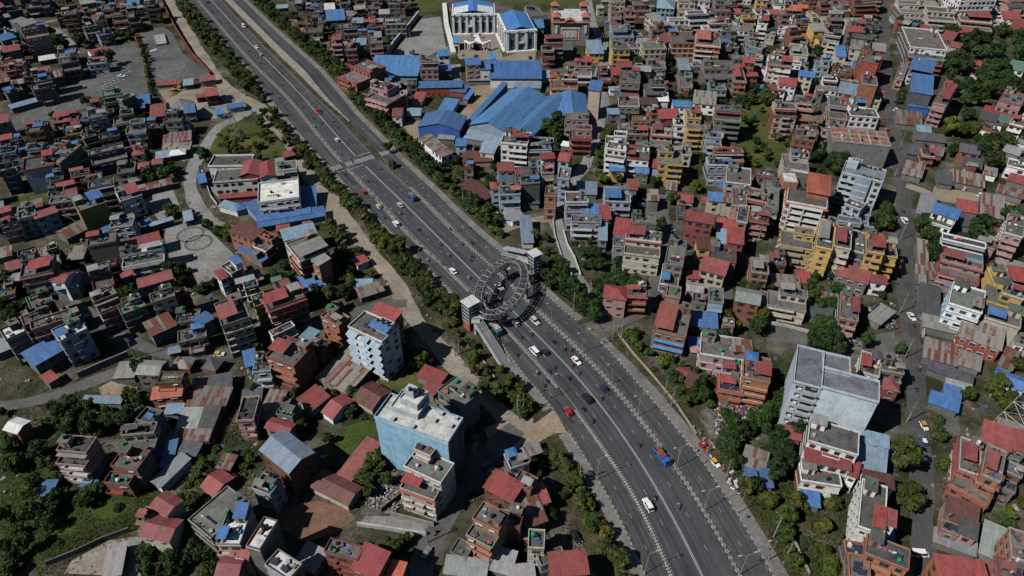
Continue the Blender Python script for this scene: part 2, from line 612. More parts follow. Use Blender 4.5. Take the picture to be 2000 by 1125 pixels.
def lane(name, px, width, z, material, kerb=None):
    """a road or track along pixel points; width in metres (or one per point)"""
    g = smooth([un(x, y) for x, y in px])
    hw = width / 2
    NOBUILD_LINE.append((g, hw))
    b = MB()
    L, R = [], []
    for i, p in enumerate(g):
        t = (g[min(i + 1, len(g) - 1)] - g[max(i - 1, 0)]).normalized()
        n = Vector((-t.y, t.x))
        w = hw * (1 + 0.10 * math.sin(i * 0.37) + 0.06 * math.sin(i * 1.1))
        L.append(p + n * w)
        R.append(p - n * w)
    for i in range(len(g) - 1):
        b.face([(*R[i], z), (*R[i + 1], z), (*L[i + 1], z), (*L[i], z)])
    me = b.mesh(name, [material])
    if me.polygons[0].normal.z < 0:
        me.flip_normals()
    return struct(add(name, me)), g

# --- patches (pixel polygons of the photograph, unprojected to the ground)
def tp(ox, oy, pts, s=4.0):
    return [(ox + x / s, oy + y / s) for x, y in pts]

patch('verge', [(300, -40), (520, -40), (640, 90), (760, 210), (880, 330), (1010, 450), (1060, 530), (1200, 640), (1300, 740), (1420, 860), (1520, 1000), (1600, 1160),
                (1180, 1160), (1060, 880), (1000, 830), (940, 740), (880, 660), (820, 590), (740, 480), (660, 380), (590, 300), (500, 200), (400, 90)], 0.02, 'verge')
patch('driving_test_lot', tp(0, 0, [(1085, 250), (1270, 205), (1340, 250), (1430, 420), (1620, 560), (1640, 600), (1230, 660), (1190, 600), (1150, 400)]), 0.05, 'lot')
patch('driving_practice_lot', tp(0, 0, [(-150, 1020), (0, 960), (210, 870), (400, 780), (570, 640), (690, 600), (860, 560), (880, 420), (700, 380), (1040, 330), (1150, 480), (1175, 730), (1040, 750), (700, 760),
                                       (690, 830), (430, 940), (300, 970), (0, 1050), (-150, 1110)]), 0.05, 'lot')
patch('practice_yard', tp(0, 281, [(1270, 660), (1440, 600), (1560, 600), (1760, 800), (1900, 930), (1720, 1010), (1500, 1060), (1330, 920), (1290, 750)]), 0.05, 'yard')
patch('small_practice_yard', tp(0, 281, [(1110, 440), (1340, 330), (1410, 500), (1250, 600), (1150, 490)]), 0.05, 'yard')
patch('event_yard', tp(500, 0, [(1280, 150), (1440, 130), (1490, 400), (1420, 400), (1270, 480), (1040, 485), (1100, 370)]), 0.05, 'yard')
patch('palace_court', tp(860, 0, [(175, 560), (880, 500), (1020, 930), (1560, 790), (1540, 1000), (300, 960), (200, 700)], 8.333), 0.05, 'tan')
patch('warehouse_yard', tp(500, 0, [(1640, 680), (1870, 650), (1960, 680), (1650, 960), (1580, 900), (1680, 780)]), 0.05, 'sand')
patch('warehouse_forecourt', tp(500, 0, [(1130, 960), (1290, 930), (1300, 1060), (1230, 1090)]), 0.05, 'sand')
patch('service_yard', tp(500, 0, [(1510, 510), (1600, 500), (1600, 640), (1520, 620)]), 0.05, 'yard')
patch('green_field', [(1440, 190), (1530, 185), (1545, 250), (1530, 330), (1475, 330), (1440, 300)], 0.05, 'field')
patch('palace_meadow', [(790, -10), (860, -30), (1160, -30), (1150, 8), (1100, 14), (1060, 8), (985, 5), (880, -5), (862, 20), (820, 25)], 0.05, 'field')
patch('knoll_grass', [(412, 262), (440, 246), (478, 236), (548, 250), (578, 300), (562, 335), (430, 322), (408, 300)], 0.05, 'field')
patch('left_meadow', tp(0, 281, [(40, 470), (200, 400), (430, 320), (400, 450), (180, 480)]), 0.05, 'field')
patch('hedged_lawn', tp(1000, 281, [(1380, 290), (1500, 260), (1550, 300), (1550, 400), (1480, 440), (1380, 380)]), 0.05, 'field')
patch('back_lawn', tp(500, 843, [(600, 110), (700, -40), (880, -90), (945, 0), (900, 90), (640, 210), (560, 230)]), 0.05, 'lawn')
patch('front_lawn', tp(500, 562, [(950, 760), (1080, 690), (1240, 680), (1330, 760), (1130, 830), (1040, 790)]), 0.05, 'field')
patch('garden_ground', [(-20, 805), (90, 862), (200, 935), (335, 965), (268, 1035), (100, 1095), (-20, 1130)], 0.03, 'scrub', False)
patch('garden_lawn', tp(0, 843, [(650, 620), (740, 520), (1010, 570), (980, 640), (760, 690)]), 0.05, 'lawn')
patch('lower_garden_lawn', tp(0, 843, [(340, 790), (450, 700), (560, 730), (640, 770), (420, 820)]), 0.05, 'lawn')
patch('sandy_clearing', tp(0, 562, [(770, 780), (870, 730), (1060, 780), (960, 860), (800, 850)]), 0.05, 'sand')
patch('dirt_yard', tp(0, 843, [(500, 1110), (560, 1010), (850, 850), (1080, 820), (1100, 900), (1050, 1130)]), 0.05, 'dirt')
patch('brick_yard', tp(500, 843, [(140, 600), (480, 540), (720, 610), (780, 680), (600, 800), (400, 860), (180, 760)]), 0.05, 'brickpave')
patch('stony_plot', tp(500, 843, [(880, 400), (1060, 330), (1160, 350), (1140, 520), (1060, 640), (900, 640), (850, 520)]), 0.05, 'rubble')
patch('concrete_lane', tp(500, 843, [(790, 730), (860, 660), (1060, 660), (1390, 730), (1360, 800), (1330, 830)]), 0.05, 'yard')
patch('road_junction', tp(1000, 562, [(-220, 1100), (-60, 1030), (180, 1060), (330, 950), (430, 1130), (330, 1140), (170, 1230), (0, 1260), (-180, 1200)]), 0.05, 'sand')
patch('junction_apron', tp(1000, 562, [(480, 300), (640, 260), (900, 190), (1060, 60), (1110, 100), (960, 230), (860, 300), (760, 380), (690, 430), (600, 380)]), 0.035, 'dusty')
patch('school_yard', [(610, 370), (660, 380), (690, 430), (690, 470), (640, 440), (600, 420)], 0.05, 'dirt')
patch('school_terrace', [(402, 360), (425, 385), (440, 400), (500, 420), (500, 390), (430, 370), (410, 340)], 0.05, 'yard')
patch('scrap_ground', tp(1000, 562, [(1450, 1000), (1560, 880), (1880, 880), (1920, 1100), (1700, 1180), (1560, 1180)]), 0.05, 'rubble')
patch('shed_yard', tp(1500, 281, [(1300, 330), (1700, 400), (1960, 480), (1680, 480), (1280, 400)]), 0.05, 'sand')
patch('pink_house_yard', tp(1500, 562, [(720, 390), (990, 340), (990, 520), (720, 470)]), 0.05, 'street')
patch('hotel_forecourt', tp(1500, 562, [(-10, 280), (300, 340), (310, 450), (-10, 420)]), 0.05, 'street')
patch('tarpaulin_yard', tp(1500, 281, [(1780, 870), (2050, 940), (2050, 1080), (1770, 1010)]), 0.05, 'yard')
patch('street_side_yard', tp(1500, 562, [(1310, 960), (1490, 970), (1500, 1160), (1320, 1160)]), 0.05, 'street')
patch('open_yard', tp(1000, 281, [(1040, 520), (1150, 420), (1230, 380), (1220, 640), (1180, 680), (1060, 600)]), 0.05, 'street')
patch('gravel_yard', tp(0, 0, [(1230, 700), (1400, 680), (1720, 680), (1900, 790), (1950, 880), (1760, 930), (1560, 920), (1300, 800)]), 0.05, 'dirt')

# --- local streets and tracks
lane('dirt_road', [(305, -40), (330, 0), (362, 55), (390, 100), (430, 160), (467, 187), (505, 207), (525, 237), (562, 272), (590, 320), (625, 375), (668, 420), (690, 452), (712, 480),
                   (740, 512), (770, 550), (795, 598), (815, 630), (850, 668), (880, 704), (910, 740), (937, 765), (967, 795), (1000, 825), (1040, 832)], 6.4, 0.06, 'dirt')
lane('market_street', [(1731, -40), (1730, 0), (1728, 62), (1728, 110), (1735, 170), (1742, 225), (1750, 275), (1757, 320), (1763, 370), (1767, 420), (1769, 460), (1769, 500), (1766, 543), (1770, 587),
                       (1778, 650), (1783, 712), (1790, 787), (1792, 868), (1800, 918), (1800, 1006), (1802, 1056), (1808, 1094), (1814, 1150)], 6.6, 0.06, 'market')
lane('hill_road', [(505, 207), (462, 232), (430, 246), (412, 268), (398, 290), (378, 325), (371, 355), (377, 385), (391, 411), (411, 432), (440, 445), (462, 452)], 6.0, 0.065, 'yard')
lane('back_street', [(1148, -20), (1152, 20), (1160, 50), (1178, 82), (1184, 112), (1166, 150), (1176, 178), (1180, 207), (1172, 237), (1162, 270), (1150, 306), (1140, 328), (1112, 361), (1093, 400),
                     (1084, 425), (1094, 456), (1105, 493), (1120, 526), (1132, 553), (1150, 590), (1170, 625)], 5.5, 0.065, 'yard')
lane('side_lane', [(1084, 425), (1037, 432), (1000, 442), (980, 452)], 4.5, 0.07, 'dirt')
lane('inner_street', [(1170, 640), (1225, 622), (1270, 595), (1279, 545), (1292, 506), (1301, 471), (1301, 441), (1290, 406), (1297, 381)], 5.0, 0.075, 'street')
lane('alley', [(795, 592), (755, 596), (705, 606), (655, 625), (590, 636), (537, 658), (480, 680), (440, 692), (400, 693), (330, 693), (268, 672), (222, 650), (180, 615), (140, 590)], 4.5, 0.07, 'street')
lane('lower_road', [(300, 698), (232, 725), (150, 757), (90, 778), (0, 795), (-60, 800)], 5.0, 0.075, 'street')
lane('tower_road', [(1010, 836), (975, 868), (938, 905), (905, 943), (877, 998), (847, 1051), (823, 1106), (810, 1150)], 6.5, 0.07, 'street')
lane('shed_lane', [(1770, 362), (1800, 372), (1830, 385), (1875, 395), (1925, 405), (2010, 430)], 4.5, 0.07, 'dirt')
lane('house_lane', [(1430, 560), (1402, 610), (1380, 660)], 4.0, 0.07, 'street')
lane('upper_lane', [(1318, 70), (1310, 100), (1322, 140), (1330, 175)], 3.5, 0.07, 'brickpave')
lane('yard_lane', [(85, 50), (110, 60), (140, 85), (150, 105)], 4.0, 0.07, 'yard')
lane('farm_track', [(20, 62), (85, 45), (150, 30)], 4.0, 0.07, 'dirt')
lane('red_path', [(170, 330), (205, 318), (235, 312)], 4.0, 0.07, 'sand')
lane('garden_lane', [(262, 1140), (268, 1090), (272, 1050)], 3.5, 0.08, 'yard')

# ------------------------------------------------------------------ the highway
CLPX = [(412, 0), (500, 96), (575, 172), (672, 281), (709, 320), (800, 408), (872, 480), (938, 546), (998, 605), (1045, 650), (1120, 727), (1165, 780), (1211, 840), (1276, 943), (1326, 1028), (1371, 1125)]
g = [Vector(un(*p)) for p in CLPX]
g = [g[0] + (g[0] - g[1]).normalized() * 260, g[0] + (g[0] - g[1]).normalized() * 100] + g + [g[-1] + (g[-1] - g[-2]).normalized() * 25, g[-1] + (g[-1] - g[-2]).normalized() * 60]
CL = smooth(g, 2.0)
k = 9
CLs = []
for i in range(len(CL)):
    a, c = max(0, i - k), min(len(CL), i + k + 1)
    h = min(i - a, c - 1 - i)
    seg = CL[i - h:i + h + 1]
    CLs.append(sum(seg, Vector((0, 0))) / len(seg))
CL = CLs
S = [0.0]
for i in range(1, len(CL)):
    S.append(S[-1] + (CL[i] - CL[i - 1]).length)
S = np.array(S)
CLA = np.array([(p.x, p.y) for p in CL])
TAN = np.gradient(CLA, axis=0)
TAN /= np.linalg.norm(TAN, axis=1)[:, None]
NRM = np.stack([-TAN[:, 1], TAN[:, 0]], 1)       # CL runs towards the camera, so its left normal points to the photo's right
SMAX = S[-1]

def at_s(s, off, z=0.0):
    i = np.interp(s, S, np.arange(len(S)))
    x = np.interp(s, S, CLA[:, 0]) + off * np.interp(s, S, NRM[:, 0])
    y = np.interp(s, S, CLA[:, 1]) + off * np.interp(s, S, NRM[:, 1])
    return (float(x), float(y), z)

def head_s(s):
    return math.atan2(float(np.interp(s, S, TAN[:, 1])), float(np.interp(s, S, TAN[:, 0])))

def to_s(x, y):
    d = (CLA[:, 0] - x) ** 2 + (CLA[:, 1] - y) ** 2
    i = int(d.argmin())
    v = np.array((x, y)) - CLA[i]
    return float(S[i] + v @ TAN[i]), float(v @ NRM[i])

def offs(pts):
    q = []
    for p in pts:
        x, y = un(p[0], p[1], p[2] if len(p) > 2 else 0.0)
        q.append(to_s(x, y))
    q.sort()
    xs, ys = [a for a, _ in q], [c for _, c in q]
    ss = np.arange(0, SMAX + 1, 1.0)
    v = np.interp(ss, xs, ys)
    kk = 12
    vp = np.pad(v, kk, mode='edge')
    v = np.convolve(vp, np.ones(2 * kk + 1) / (2 * kk + 1), 'valid')
    return lambda s: float(np.interp(s, ss, v))

WZ = 6.0
L0 = offs([(367, 0), (500, 148), (525, 190), (602, 281), (650, 331), (707, 396), (762, 451), (825, 511), (875, 562), (930, 612), (977, 656), (1000, 709), (1060, 772), (1110, 843), (1165, 931), (1208, 1006), (1261, 1125)])
L1 = offs([(383, 0), (500, 134), (567, 201), (632, 282), (672, 327), (740, 400), (792, 460), (865, 523), (905, 562), (929, 587), (978, 639), (1029, 692), (1086, 759), (1120, 802), (1150, 843), (1208, 926), (1256, 1006), (1306, 1125)])
L2 = offs([(387, 0), (503, 132), (571, 199), (637, 281), (676, 324), (745, 396), (798, 456), (870, 523), (911, 562), (934, 586), (983, 637), (1034, 692), (1091, 759), (1124, 801), (1154, 843), (1212, 926), (1260, 1005), (1311, 1125)])
R2 = offs([(431, 0), (500, 73), (607, 180), (662, 230), (709, 281), (730, 303), (795, 363), (850, 421), (900, 473), (917, 482), (957, 522), (1047, 609), (1082, 642), (1150, 709), (1212, 779), (1260, 840), (1313, 911), (1361, 983), (1441, 1125)])
R1 = offs([(452, 0, WZ), (500, 47, WZ), (607, 152, WZ), (640, 190, 4), (672, 222, 1.5), (725, 281), (750, 313), (810, 371), (862, 421), (915, 476), (965, 521), (1057, 608), (1090, 639), (1160, 709), (1222, 777), (1271, 840), (1323, 911), (1371, 983), (1449, 1125)])
R0 = offs([(475, 0, WZ), (500, 25, WZ), (625, 140, WZ), (692, 215, 2), (753, 281), (787, 318), (837, 363), (900, 426), (962, 481), (992, 502), (1066, 578), (1100, 604), (1125, 629), (1175, 667), (1215, 717), (1275, 784), (1325, 843), (1376, 908), (1439, 1006), (1499, 1106)])
RF = lambda s: R0(s) + float(np.interp(s, [0, S_RING - 60, S_RING + 45, S_RING + 60, SMAX], [2.5, 3.0, 3.0, 4.0, 4.2]))
S_RING = to_s(*un(975, 575))[0]
S_TOP = to_s(*un(412, 0))[0]
S_W0 = to_s(*un(665, 230))[0]
S_W1 = to_s(*un(600, 165))[0]
S_ZEB = to_s(*un(696, 316))[0]
S_BLK0 = to_s(*un(890, 535))[0]
S_GAP0, S_GAP1 = to_s(*un(1088, 760))[0], to_s(*un(1121, 802))[0]
S_JR0, S_JR1 = to_s(*un(1125, 629))[0], to_s(*un(1170, 665))[0]      # side street mouth, right
S_JL0, S_JL1 = to_s(*un(1078, 797))[0], to_s(*un(1110, 843))[0]      # sandy mouth, left
ZR = lambda s: float(np.interp(s, [0, S_W1, S_W0], [WZ, WZ, 0.0]))   # height of the raised service road

def ribbon(name, fa, fb, z, material, s0=0.0, s1=None, step=3.0, zf=None, uv=True, cross=1):
    s1 = SMAX if s1 is None else s1
    n = max(1, int((s1 - s0) / step))
    v, f, uvs = [], [], []
    for i in range(n + 1):
        s = s0 + (s1 - s0) * i / n
        zz = z + (zf(s) if zf else 0.0)
        a, c = fa(s), fb(s)
        v.append(at_s(s, a, zz))
        v.append(at_s(s, c, zz))
        uvs.append((a, s))
        uvs.append((c, s))
    for i in range(n):
        f.append((2 * i, 2 * i + 2, 2 * i + 3, 2 * i + 1))
    me = bpy.data.meshes.new(name)
    me.from_pydata(v, [], f)
    me.materials.append(M[material])
    if me.polygons[0].normal.z < 0:
        me.flip_normals()
    ul = me.uv_layers.new(name='road')
    for lp in me.loops:
        ul.data[lp.index].uv = uvs[lp.vertex_index]
    me.update()
    return struct(add(name, me))

def const(fn, d):
    return lambda s: fn(s) + d

NOBUILD_LINE.append(([Vector(at_s(s, (L0(s) + RF(s)) / 2)[:2]) for s in np.arange(0, SMAX, 5)], 24.0))
ribbon('highway', L2, R2, 0.10, 'asphalt')
ribbon('service_road_left', L0, L1, 0.10, 'asphalt2')
ribbon('service_road_right', R1, R0, 0.10, 'asphalt2', zf=ZR)
ribbon('left_footpath', const(L0, -3.2), const(L0, -0.15), 0.14, 'pave', 0, S_JL0)
ribbon('lower_left_footpath', const(L0, -3.6), const(L0, -0.15), 0.14, 'pave', S_JL1, SMAX)
ribbon('right_footpath', const(R0, 0.15), RF, 0.16, 'pave', 0, S_JR0, zf=ZR)
ribbon('lower_right_footpath', const(R0, 0.15), RF, 0.16, 'pave', S_JR1, SMAX)
ribbon('raised_verge', RF, const(RF, 13), 0.12, 'verge', 0, S_W0, zf=ZR)

# embankment behind the raised verge
def strip(name, fa, za, fb, zb, material, s0, s1, step=4.0):
    n = max(1, int((s1 - s0) / step))
    b = MB()
    for i in range(n):
        a, c = s0 + (s1 - s0) * i / n, s0 + (s1 - s0) * (i + 1) / n
        b.face([at_s(a, fa(a), za(a)), at_s(c, fa(c), za(c)), at_s(c, fb(c), zb(c)), at_s(a, fb(a), zb(a))])
    return b.mesh(name, [material])
struct(add('embankment', strip('embankment', const(RF, 13), lambda s: ZR(s) + 0.12, const(RF, 19), lambda s: -0.1, 'verge', 0, S_W0)))

def wallstrip(name, fo, thick, z0, z1, s0, s1, material, color, step=3.0):
    """a free-standing wall that follows the road"""
    n = max(1, int((s1 - s0) / step))
    b = MB()
    for i in range(n):
        a, c = s0 + (s1 - s0) * i / n, s0 + (s1 - s0) * (i + 1) / n
        p = [at_s(a, fo(a), z0(a)), at_s(c, fo(c), z0(c)), at_s(c, fo(c) + thick, z0(c)), at_s(a, fo(a) + thick, z0(a))]
        q = [at_s(a, fo(a), z1(a)), at_s(c, fo(c), z1(c)), at_s(c, fo(c) + thick, z1(c)), at_s(a, fo(a) + thick, z1(a))]
        b.hexa(p + q)
    return add(name, b.mesh(name, [material]), None, color)
w = wallstrip('retaining_wall', lambda s: R1(s) - 0.45, 0.4, lambda s: -0.1, lambda s: ZR(s) + 0.9, 0, S_W0 + 8, 'conc', (0.3, 0.28, 0.25))
tag(w, 'long grey concrete retaining wall holding up the right service road', 'wall')
r = empty('railing', at_s(S_TOP, R1(S_TOP), WZ))
tag(r, 'dark steel railing along the top of the concrete retaining wall', 'railing')
b = MB()
for s in np.arange(0, S_W0, 2.5):
    b.tube(at_s(s, R1(s) - 0.25, ZR(s) + .9), at_s(s, R1(s) - 0.25, ZR(s) + 1.9), .05, 4)
o = add('railing_posts', b.mesh('railing_posts', ['metal']), None, (0.08, 0.08, 0.08)); o.parent = r; o.matrix_parent_inverse = Matrix.Translation(r.location).inverted(); o['kind'] = 'stuff'
b = MB()
for h in (1.35, 1.85):
    for s in np.arange(0, S_W0 - 5, 5):
        b.tube(at_s(s, R1(s) - .25, ZR(s) + h), at_s(s + 5, R1(s + 5) - .25, ZR(s + 5) + h), .045, 4)
o = add('rail', b.mesh('rail', ['metal']), None, (0.08, 0.08, 0.08)); o.parent = r; o.matrix_parent_inverse = Matrix.Translation(r.location).inverted(); o['kind'] = 'stuff'

# cut slope at the foot of the wall, planted verge
ribbon('wall_foot_verge', const(R2, 0.3), const(R1, -0.4), 0.13, 'verge', 0, S_W0 + 5)
# medians
def median(name, fa, fb, s0, s1, h, material, color):
    w_ = wallstrip(name, fa, 0.01, lambda s: 0.0, lambda s: h, s0, s1, material, color)
    me = w_.data
    b = MB()
    n = max(1, int((s1 - s0) / 3))
    for i in range(n):
        a, c = s0 + (s1 - s0) * i / n, s0 + (s1 - s0) * (i + 1) / n
        b.hexa([at_s(a, fa(a)), at_s(c, fa(c)), at_s(c, fb(c)), at_s(a, fb(a)), at_s(a, fa(a), h), at_s(c, fa(c), h), at_s(c, fb(c), h), at_s(a, fb(a), h)])
    w_.data = b.mesh(name, [material])
    return struct(w_)
S_M1 = to_s(*un(800, 366))[0]
median('planted_median', const(R2, .35), const(R1, -.35), S_W0 + 5, S_ZEB - 4, 0.2, 'verge', None)
median('lower_planted_median', const(R2, .35), const(R1, -.35), S_ZEB + 4, S_M1, 0.2, 'verge', None)
median('paved_median', const(R2, .35), const(R1, -.35), S_M1, SMAX, 0.2, 'pave', None)
median('left_kerb_strip', const(L1, .05), const(L2, -.05), 0, S_ZEB - 4, 0.2, 'pave', None)
median('middle_kerb_strip', const(L1, .05), const(L2, -.05), S_ZEB + 4, S_BLK0, 0.2, 'pave', None)

# black and white kerb stones: real blocks, too small to pick apart
def kerbs(name, f, s0, s1, step=0.9, w=0.22, h=0.24, skip=None, zf=None):
    b = MB()
    i = 0
    s = s0
    while s < s1:
        if not (skip and skip(s)):
            e = s + step - 0.03
            o_ = f(s)
            o2 = f(e)
            zz = zf(s) if zf else 0
            b.hexa([at_s(s, o_ - w / 2, zz), at_s(e, o2 - w / 2, zz), at_s(e, o2 + w / 2, zz), at_s(s, o_ + w / 2, zz),
                    at_s(s, o_ - w / 2, h + zz), at_s(e, o2 - w / 2, h + zz), at_s(e, o2 + w / 2, h + zz), at_s(s, o_ + w / 2, h + zz)], i % 2)
        i += 1
        s += step
    o = add(name, b.mesh(name, [KW, KB]))
    o['kind'] = 'structure'
    return o
KW = make_ground('kerb_white', [(0.3, (0.24, 0.235, 0.22)), (0.7, (0.42, 0.41, 0.385))], 0.6, 2)
KB = make_ground('kerb_black', [(0.3, (0.05, 0.05, 0.05)), (0.7, (0.11, 0.105, 0.1))], 0.6, 2)
inz = lambda s: abs(s - S_ZEB) < 3.5
kerbs('kerb_median_left', const(R2, .2), S_M1 - 30, SMAX, skip=inz)
kerbs('kerb_median_right', const(R1, -.2), S_M1 - 30, SMAX, skip=inz)
kerbs('kerb_right', const(R0, .1), S_TOP, SMAX, skip=lambda s: S_JR0 < s < S_JR1, zf=ZR)
kerbs('kerb_left', const(L0, -.1), S_TOP, SMAX, skip=lambda s: S_JL0 < s < S_JL1)
kerbs('kerb_strip_left', const(L2, -.15), S_TOP, S_BLK0, step=2.2, skip=inz)

# leaning white barrier blocks on the left median
bl = empty('barrier', at_s(S_BLK0, (L1(S_BLK0) + L2(S_BLK0)) / 2))
tag(bl, 'row of leaning white concrete barrier blocks between main carriageway and left service road', 'barrier')
inv = Matrix.Translation(bl.location).inverted()
b = MB()
bs = MB()
s = S_BLK0
nblk = 0
blocks = []
while s < SMAX:
    if not (S_GAP0 < s < S_GAP1) and not (S_RING - 8 < s < S_RING + 11):
        m_ = (L1(s) + L2(s)) / 2
        p0, p1 = at_s(s, m_ - .42), at_s(s + .55, m_ + .42)
        ux, uy = TAN[int(np.interp(s, S, np.arange(len(S))))]
        nx, ny = -uy, ux
        c0 = Vector(at_s(s, m_))
        def pt(a, d, z, lean=0.0):
            return (c0.x + ux * a + nx * (d + lean), c0.y + uy * a + ny * (d + lean), z)
        bb = MB()
        bb.hexa([pt(-.3, -.42, .1), pt(.08, -.42, .1), pt(.42, .42, .1), pt(.04, .42, .1), pt(-.22, -.3, .82), pt(.04, -.3, .82), pt(.34, .3, .82), pt(.08, .3, .82)])
        blocks.append(bb)
    s += 0.92
order = sorted(range(len(blocks)), key=lambda i: blocks[i].v[0][1])
near = set(order[:150])
rest = MB()
for i, bb in enumerate(blocks):
    if i in near:
        o = add('barrier_block', bb.mesh('barrier_block', [KW]), bl)
        o.matrix_parent_inverse = inv
    else:
        for fc in bb.f:
            rest.face([bb.v[q] for q in fc])
o = add('barrier_blocks', rest.mesh('barrier_blocks', [KW]), bl)
o.matrix_parent_inverse = inv
o['kind'] = 'stuff'

# painted markings
def dashes(name, fo, s0, s1, on, off, w, color, z=0.132, skip=None):
    b = MB()
    s = s0
    while s < s1:
        e = min(s + on, s1)
        if not (skip and skip(s)):
            b.face([at_s(s, fo(s) - w / 2, z), at_s(e, fo(e) - w / 2, z), at_s(e, fo(e) + w / 2, z), at_s(s, fo(s) + w / 2, z)])
        s += on + off
    me = b.mesh(name, ['white'])
    if me.polygons[0].normal.z < 0:
        me.flip_normals()
    return struct(add(name, me, None, color))
WHT, YEL = (0.5, 0.5, 0.48), (0.3, 0.21, 0.06)
nz = lambda s: abs(s - S_ZEB) < 6.5
zero = lambda s: 0.0
dashes('centre_line', lambda s: -0.19, 0, SMAX, 3.0, 0.0, 0.13, WHT, skip=nz)
dashes('second_centre_line', lambda s: 0.19, 0, SMAX, 3.0, 0.0, 0.13, WHT, skip=nz)
dashes('lane_line', lambda s: L2(s) * 0.5, 0, SMAX, 1.8, 8.5, 0.11, (0.36, 0.36, 0.35), skip=nz)
dashes('right_lane_line', lambda s: R2(s) * 0.5, 0, SMAX, 1.8, 8.5, 0.11, (0.36, 0.36, 0.35), skip=nz)
dashes('service_lane_line', lambda s: (L0(s) + L1(s)) * 0.5, S_BLK0 + 20, SMAX, 1.8, 8.5, 0.11, (0.36, 0.36, 0.35))
dashes('right_service_line', lambda s: (R0(s) + R1(s)) * 0.5, S_M1, SMAX, 1.8, 8.5, 0.11, (0.36, 0.36, 0.35))
dashes('edge_line', lambda s: L2(s) + .55, 0, SMAX, 3.0, 0.0, 0.12, (0.4, 0.39, 0.36), skip=nz)
dashes('right_edge_line', lambda s: R2(s) - .75, 0, S_M1, 3.0, 0.0, 0.12, (0.4, 0.39, 0.36), skip=nz)
dashes('yellow_line', lambda s: R2(s) - .55, S_M1, SMAX, 1.6, 2.8, 0.12, YEL)
dashes('right_yellow_line', lambda s: R1(s) + .55, S_M1, SMAX, 1.6, 2.8, 0.12, YEL)
dashes('left_yellow_line', lambda s: L1(s) - .5, S_GAP1, SMAX, 1.6, 2.8, 0.12, YEL)
dashes('kerb_yellow_line', lambda s: R0(s) - .6, S_M1 + 60, SMAX, 1.6, 2.8, 0.12, YEL)
dashes('left_edge_yellow', lambda s: L0(s) + .5, S_JL1, SMAX, 1.6, 2.8, 0.12, YEL)
zb = struct(empty('zebra_crossing', at_s(S_ZEB, 0, 0)))
inv = Matrix.Translation(zb.location).inverted()
def stripe(o0, o1, ds0=-2.0, ds1=2.0, zz=0.136, nm='stripe'):
    b = MB()
    b.face([at_s(S_ZEB + ds0, o0, zz), at_s(S_ZEB + ds1, o0, zz), at_s(S_ZEB + ds1, o1, zz), at_s(S_ZEB + ds0, o1, zz)])
    me = b.mesh(nm, ['white'])
    if me.polygons[0].normal.z < 0:
        me.flip_normals()
    o = add(nm, me, zb, (0.34, 0.34, 0.33))
    o.matrix_parent_inverse = inv
for a, c in ((L2, R2), (L0, L1), (R1, R0)):
    x = a(S_ZEB) + .5
    while x < c(S_ZEB) - .5:
        stripe(x, x + 0.55)
        x += 1.15
stripe(L2(S_ZEB) + .4, -.3, 4.6, 5.0, nm='stop_line')
stripe(.3, R2(S_ZEB) - .4, -5.0, -4.6, nm='stop_line')
stripe(L0(S_ZEB) + .4, L1(S_ZEB) - .4, 4.2, 4.5, nm='stop_line')

# ribbed slabs on the right footpath
b = MB()
s = S_JR1 + 2
while s < SMAX:
    a0, a1 = R0(s) + 0.9, RF(s) - 0.25
    b.hexa([at_s(s, a0, .1), at_s(s + .38, a0, .1), at_s(s + .38, a1, .1), at_s(s, a1, .1), at_s(s, a0, .23), at_s(s + .38, a0, .23), at_s(s + .38, a1, .23), at_s(s, a1, .23)])
    s += 0.78
o = add('footpath_slabs', b.mesh('footpath_slabs', ['pave'])); o['kind'] = 'structure'
b = MB()
s = S_JL1 + 2
while s < SMAX:
    a0, a1 = L0(s) - 2.9, L0(s) - 1.1
    b.hexa([at_s(s, a0, .1), at_s(s + .38, a0, .1), at_s(s + .38, a1, .1), at_s(s, a1, .1), at_s(s, a0, .22), at_s(s + .38, a0, .22), at_s(s + .38, a1, .22), at_s(s, a1, .22)])
    s += 0.95
o = add('left_footpath_slabs', b.mesh('left_footpath_slabs', ['pave'])); o['kind'] = 'structure'

# painted rings, bars and arrows on the driving-test lots
def ringmark(name, cx, cy, rx, ry, w, color, a0=0, a1=2 * math.pi, z=0.075, n=40, px=True):
    c = un(cx, cy)
    b = MB()
    for i in range(n):
        t0, t1 = a0 + (a1 - a0) * i / n, a0 + (a1 - a0) * (i + 1) / n
        f = lambda t, r: (c[0] + (rx + r) * math.cos(t), c[1] + (ry + r) * math.sin(t), z)
        b.face([f(t0, -w / 2), f(t0, w / 2), f(t1, w / 2), f(t1, -w / 2)])
    me = b.mesh(name, ['white'])
    if me.polygons[0].normal.z < 0:
        me.flip_normals()
    return struct(add(name, me, None, color))
PALE = (0.2, 0.195, 0.17)
for (x, y, r_) in ((333, 130, 3.6), (338, 141, 3.6), (333, 130, 8), (338, 141, 8), (84, 226, 4.5), (122, 209, 4.5), (84, 226, 10), (122, 209, 9), (252, 98, 5)):
    ringmark('lot_ring_marking', x, y, r_, r_, 0.35, PALE)
for (x, y) in ((372, 458), (388, 474)):
    ringmark('yard_ring_marking', x, y, 5.2, 5.2, 1.1, (0.1, 0.1, 0.1))
    ringmark('yard_inner_marking', x, y, 3.4, 3.4, 0.25, (0.2, 0.2, 0.2))
def bars(name, px, w, h, n, dx, dy, color, rz=0.0, z=0.08):
    for i in range(n):
        c = un(px[0] + dx * i, px[1] + dy * i)
        b = MB()
        b.face([(-w / 2, -h / 2, 0), (w / 2, -h / 2, 0), (w / 2, h / 2, 0), (-w / 2, h / 2, 0)])
        struct(add(name, b.mesh(name, ['white']), None, color, (c[0], c[1], z), rz))
bars('lot_bar_marking', (294, 100), 0.7, 3.0, 5, 2.6, -.8, (0.6, 0.6, 0.58))
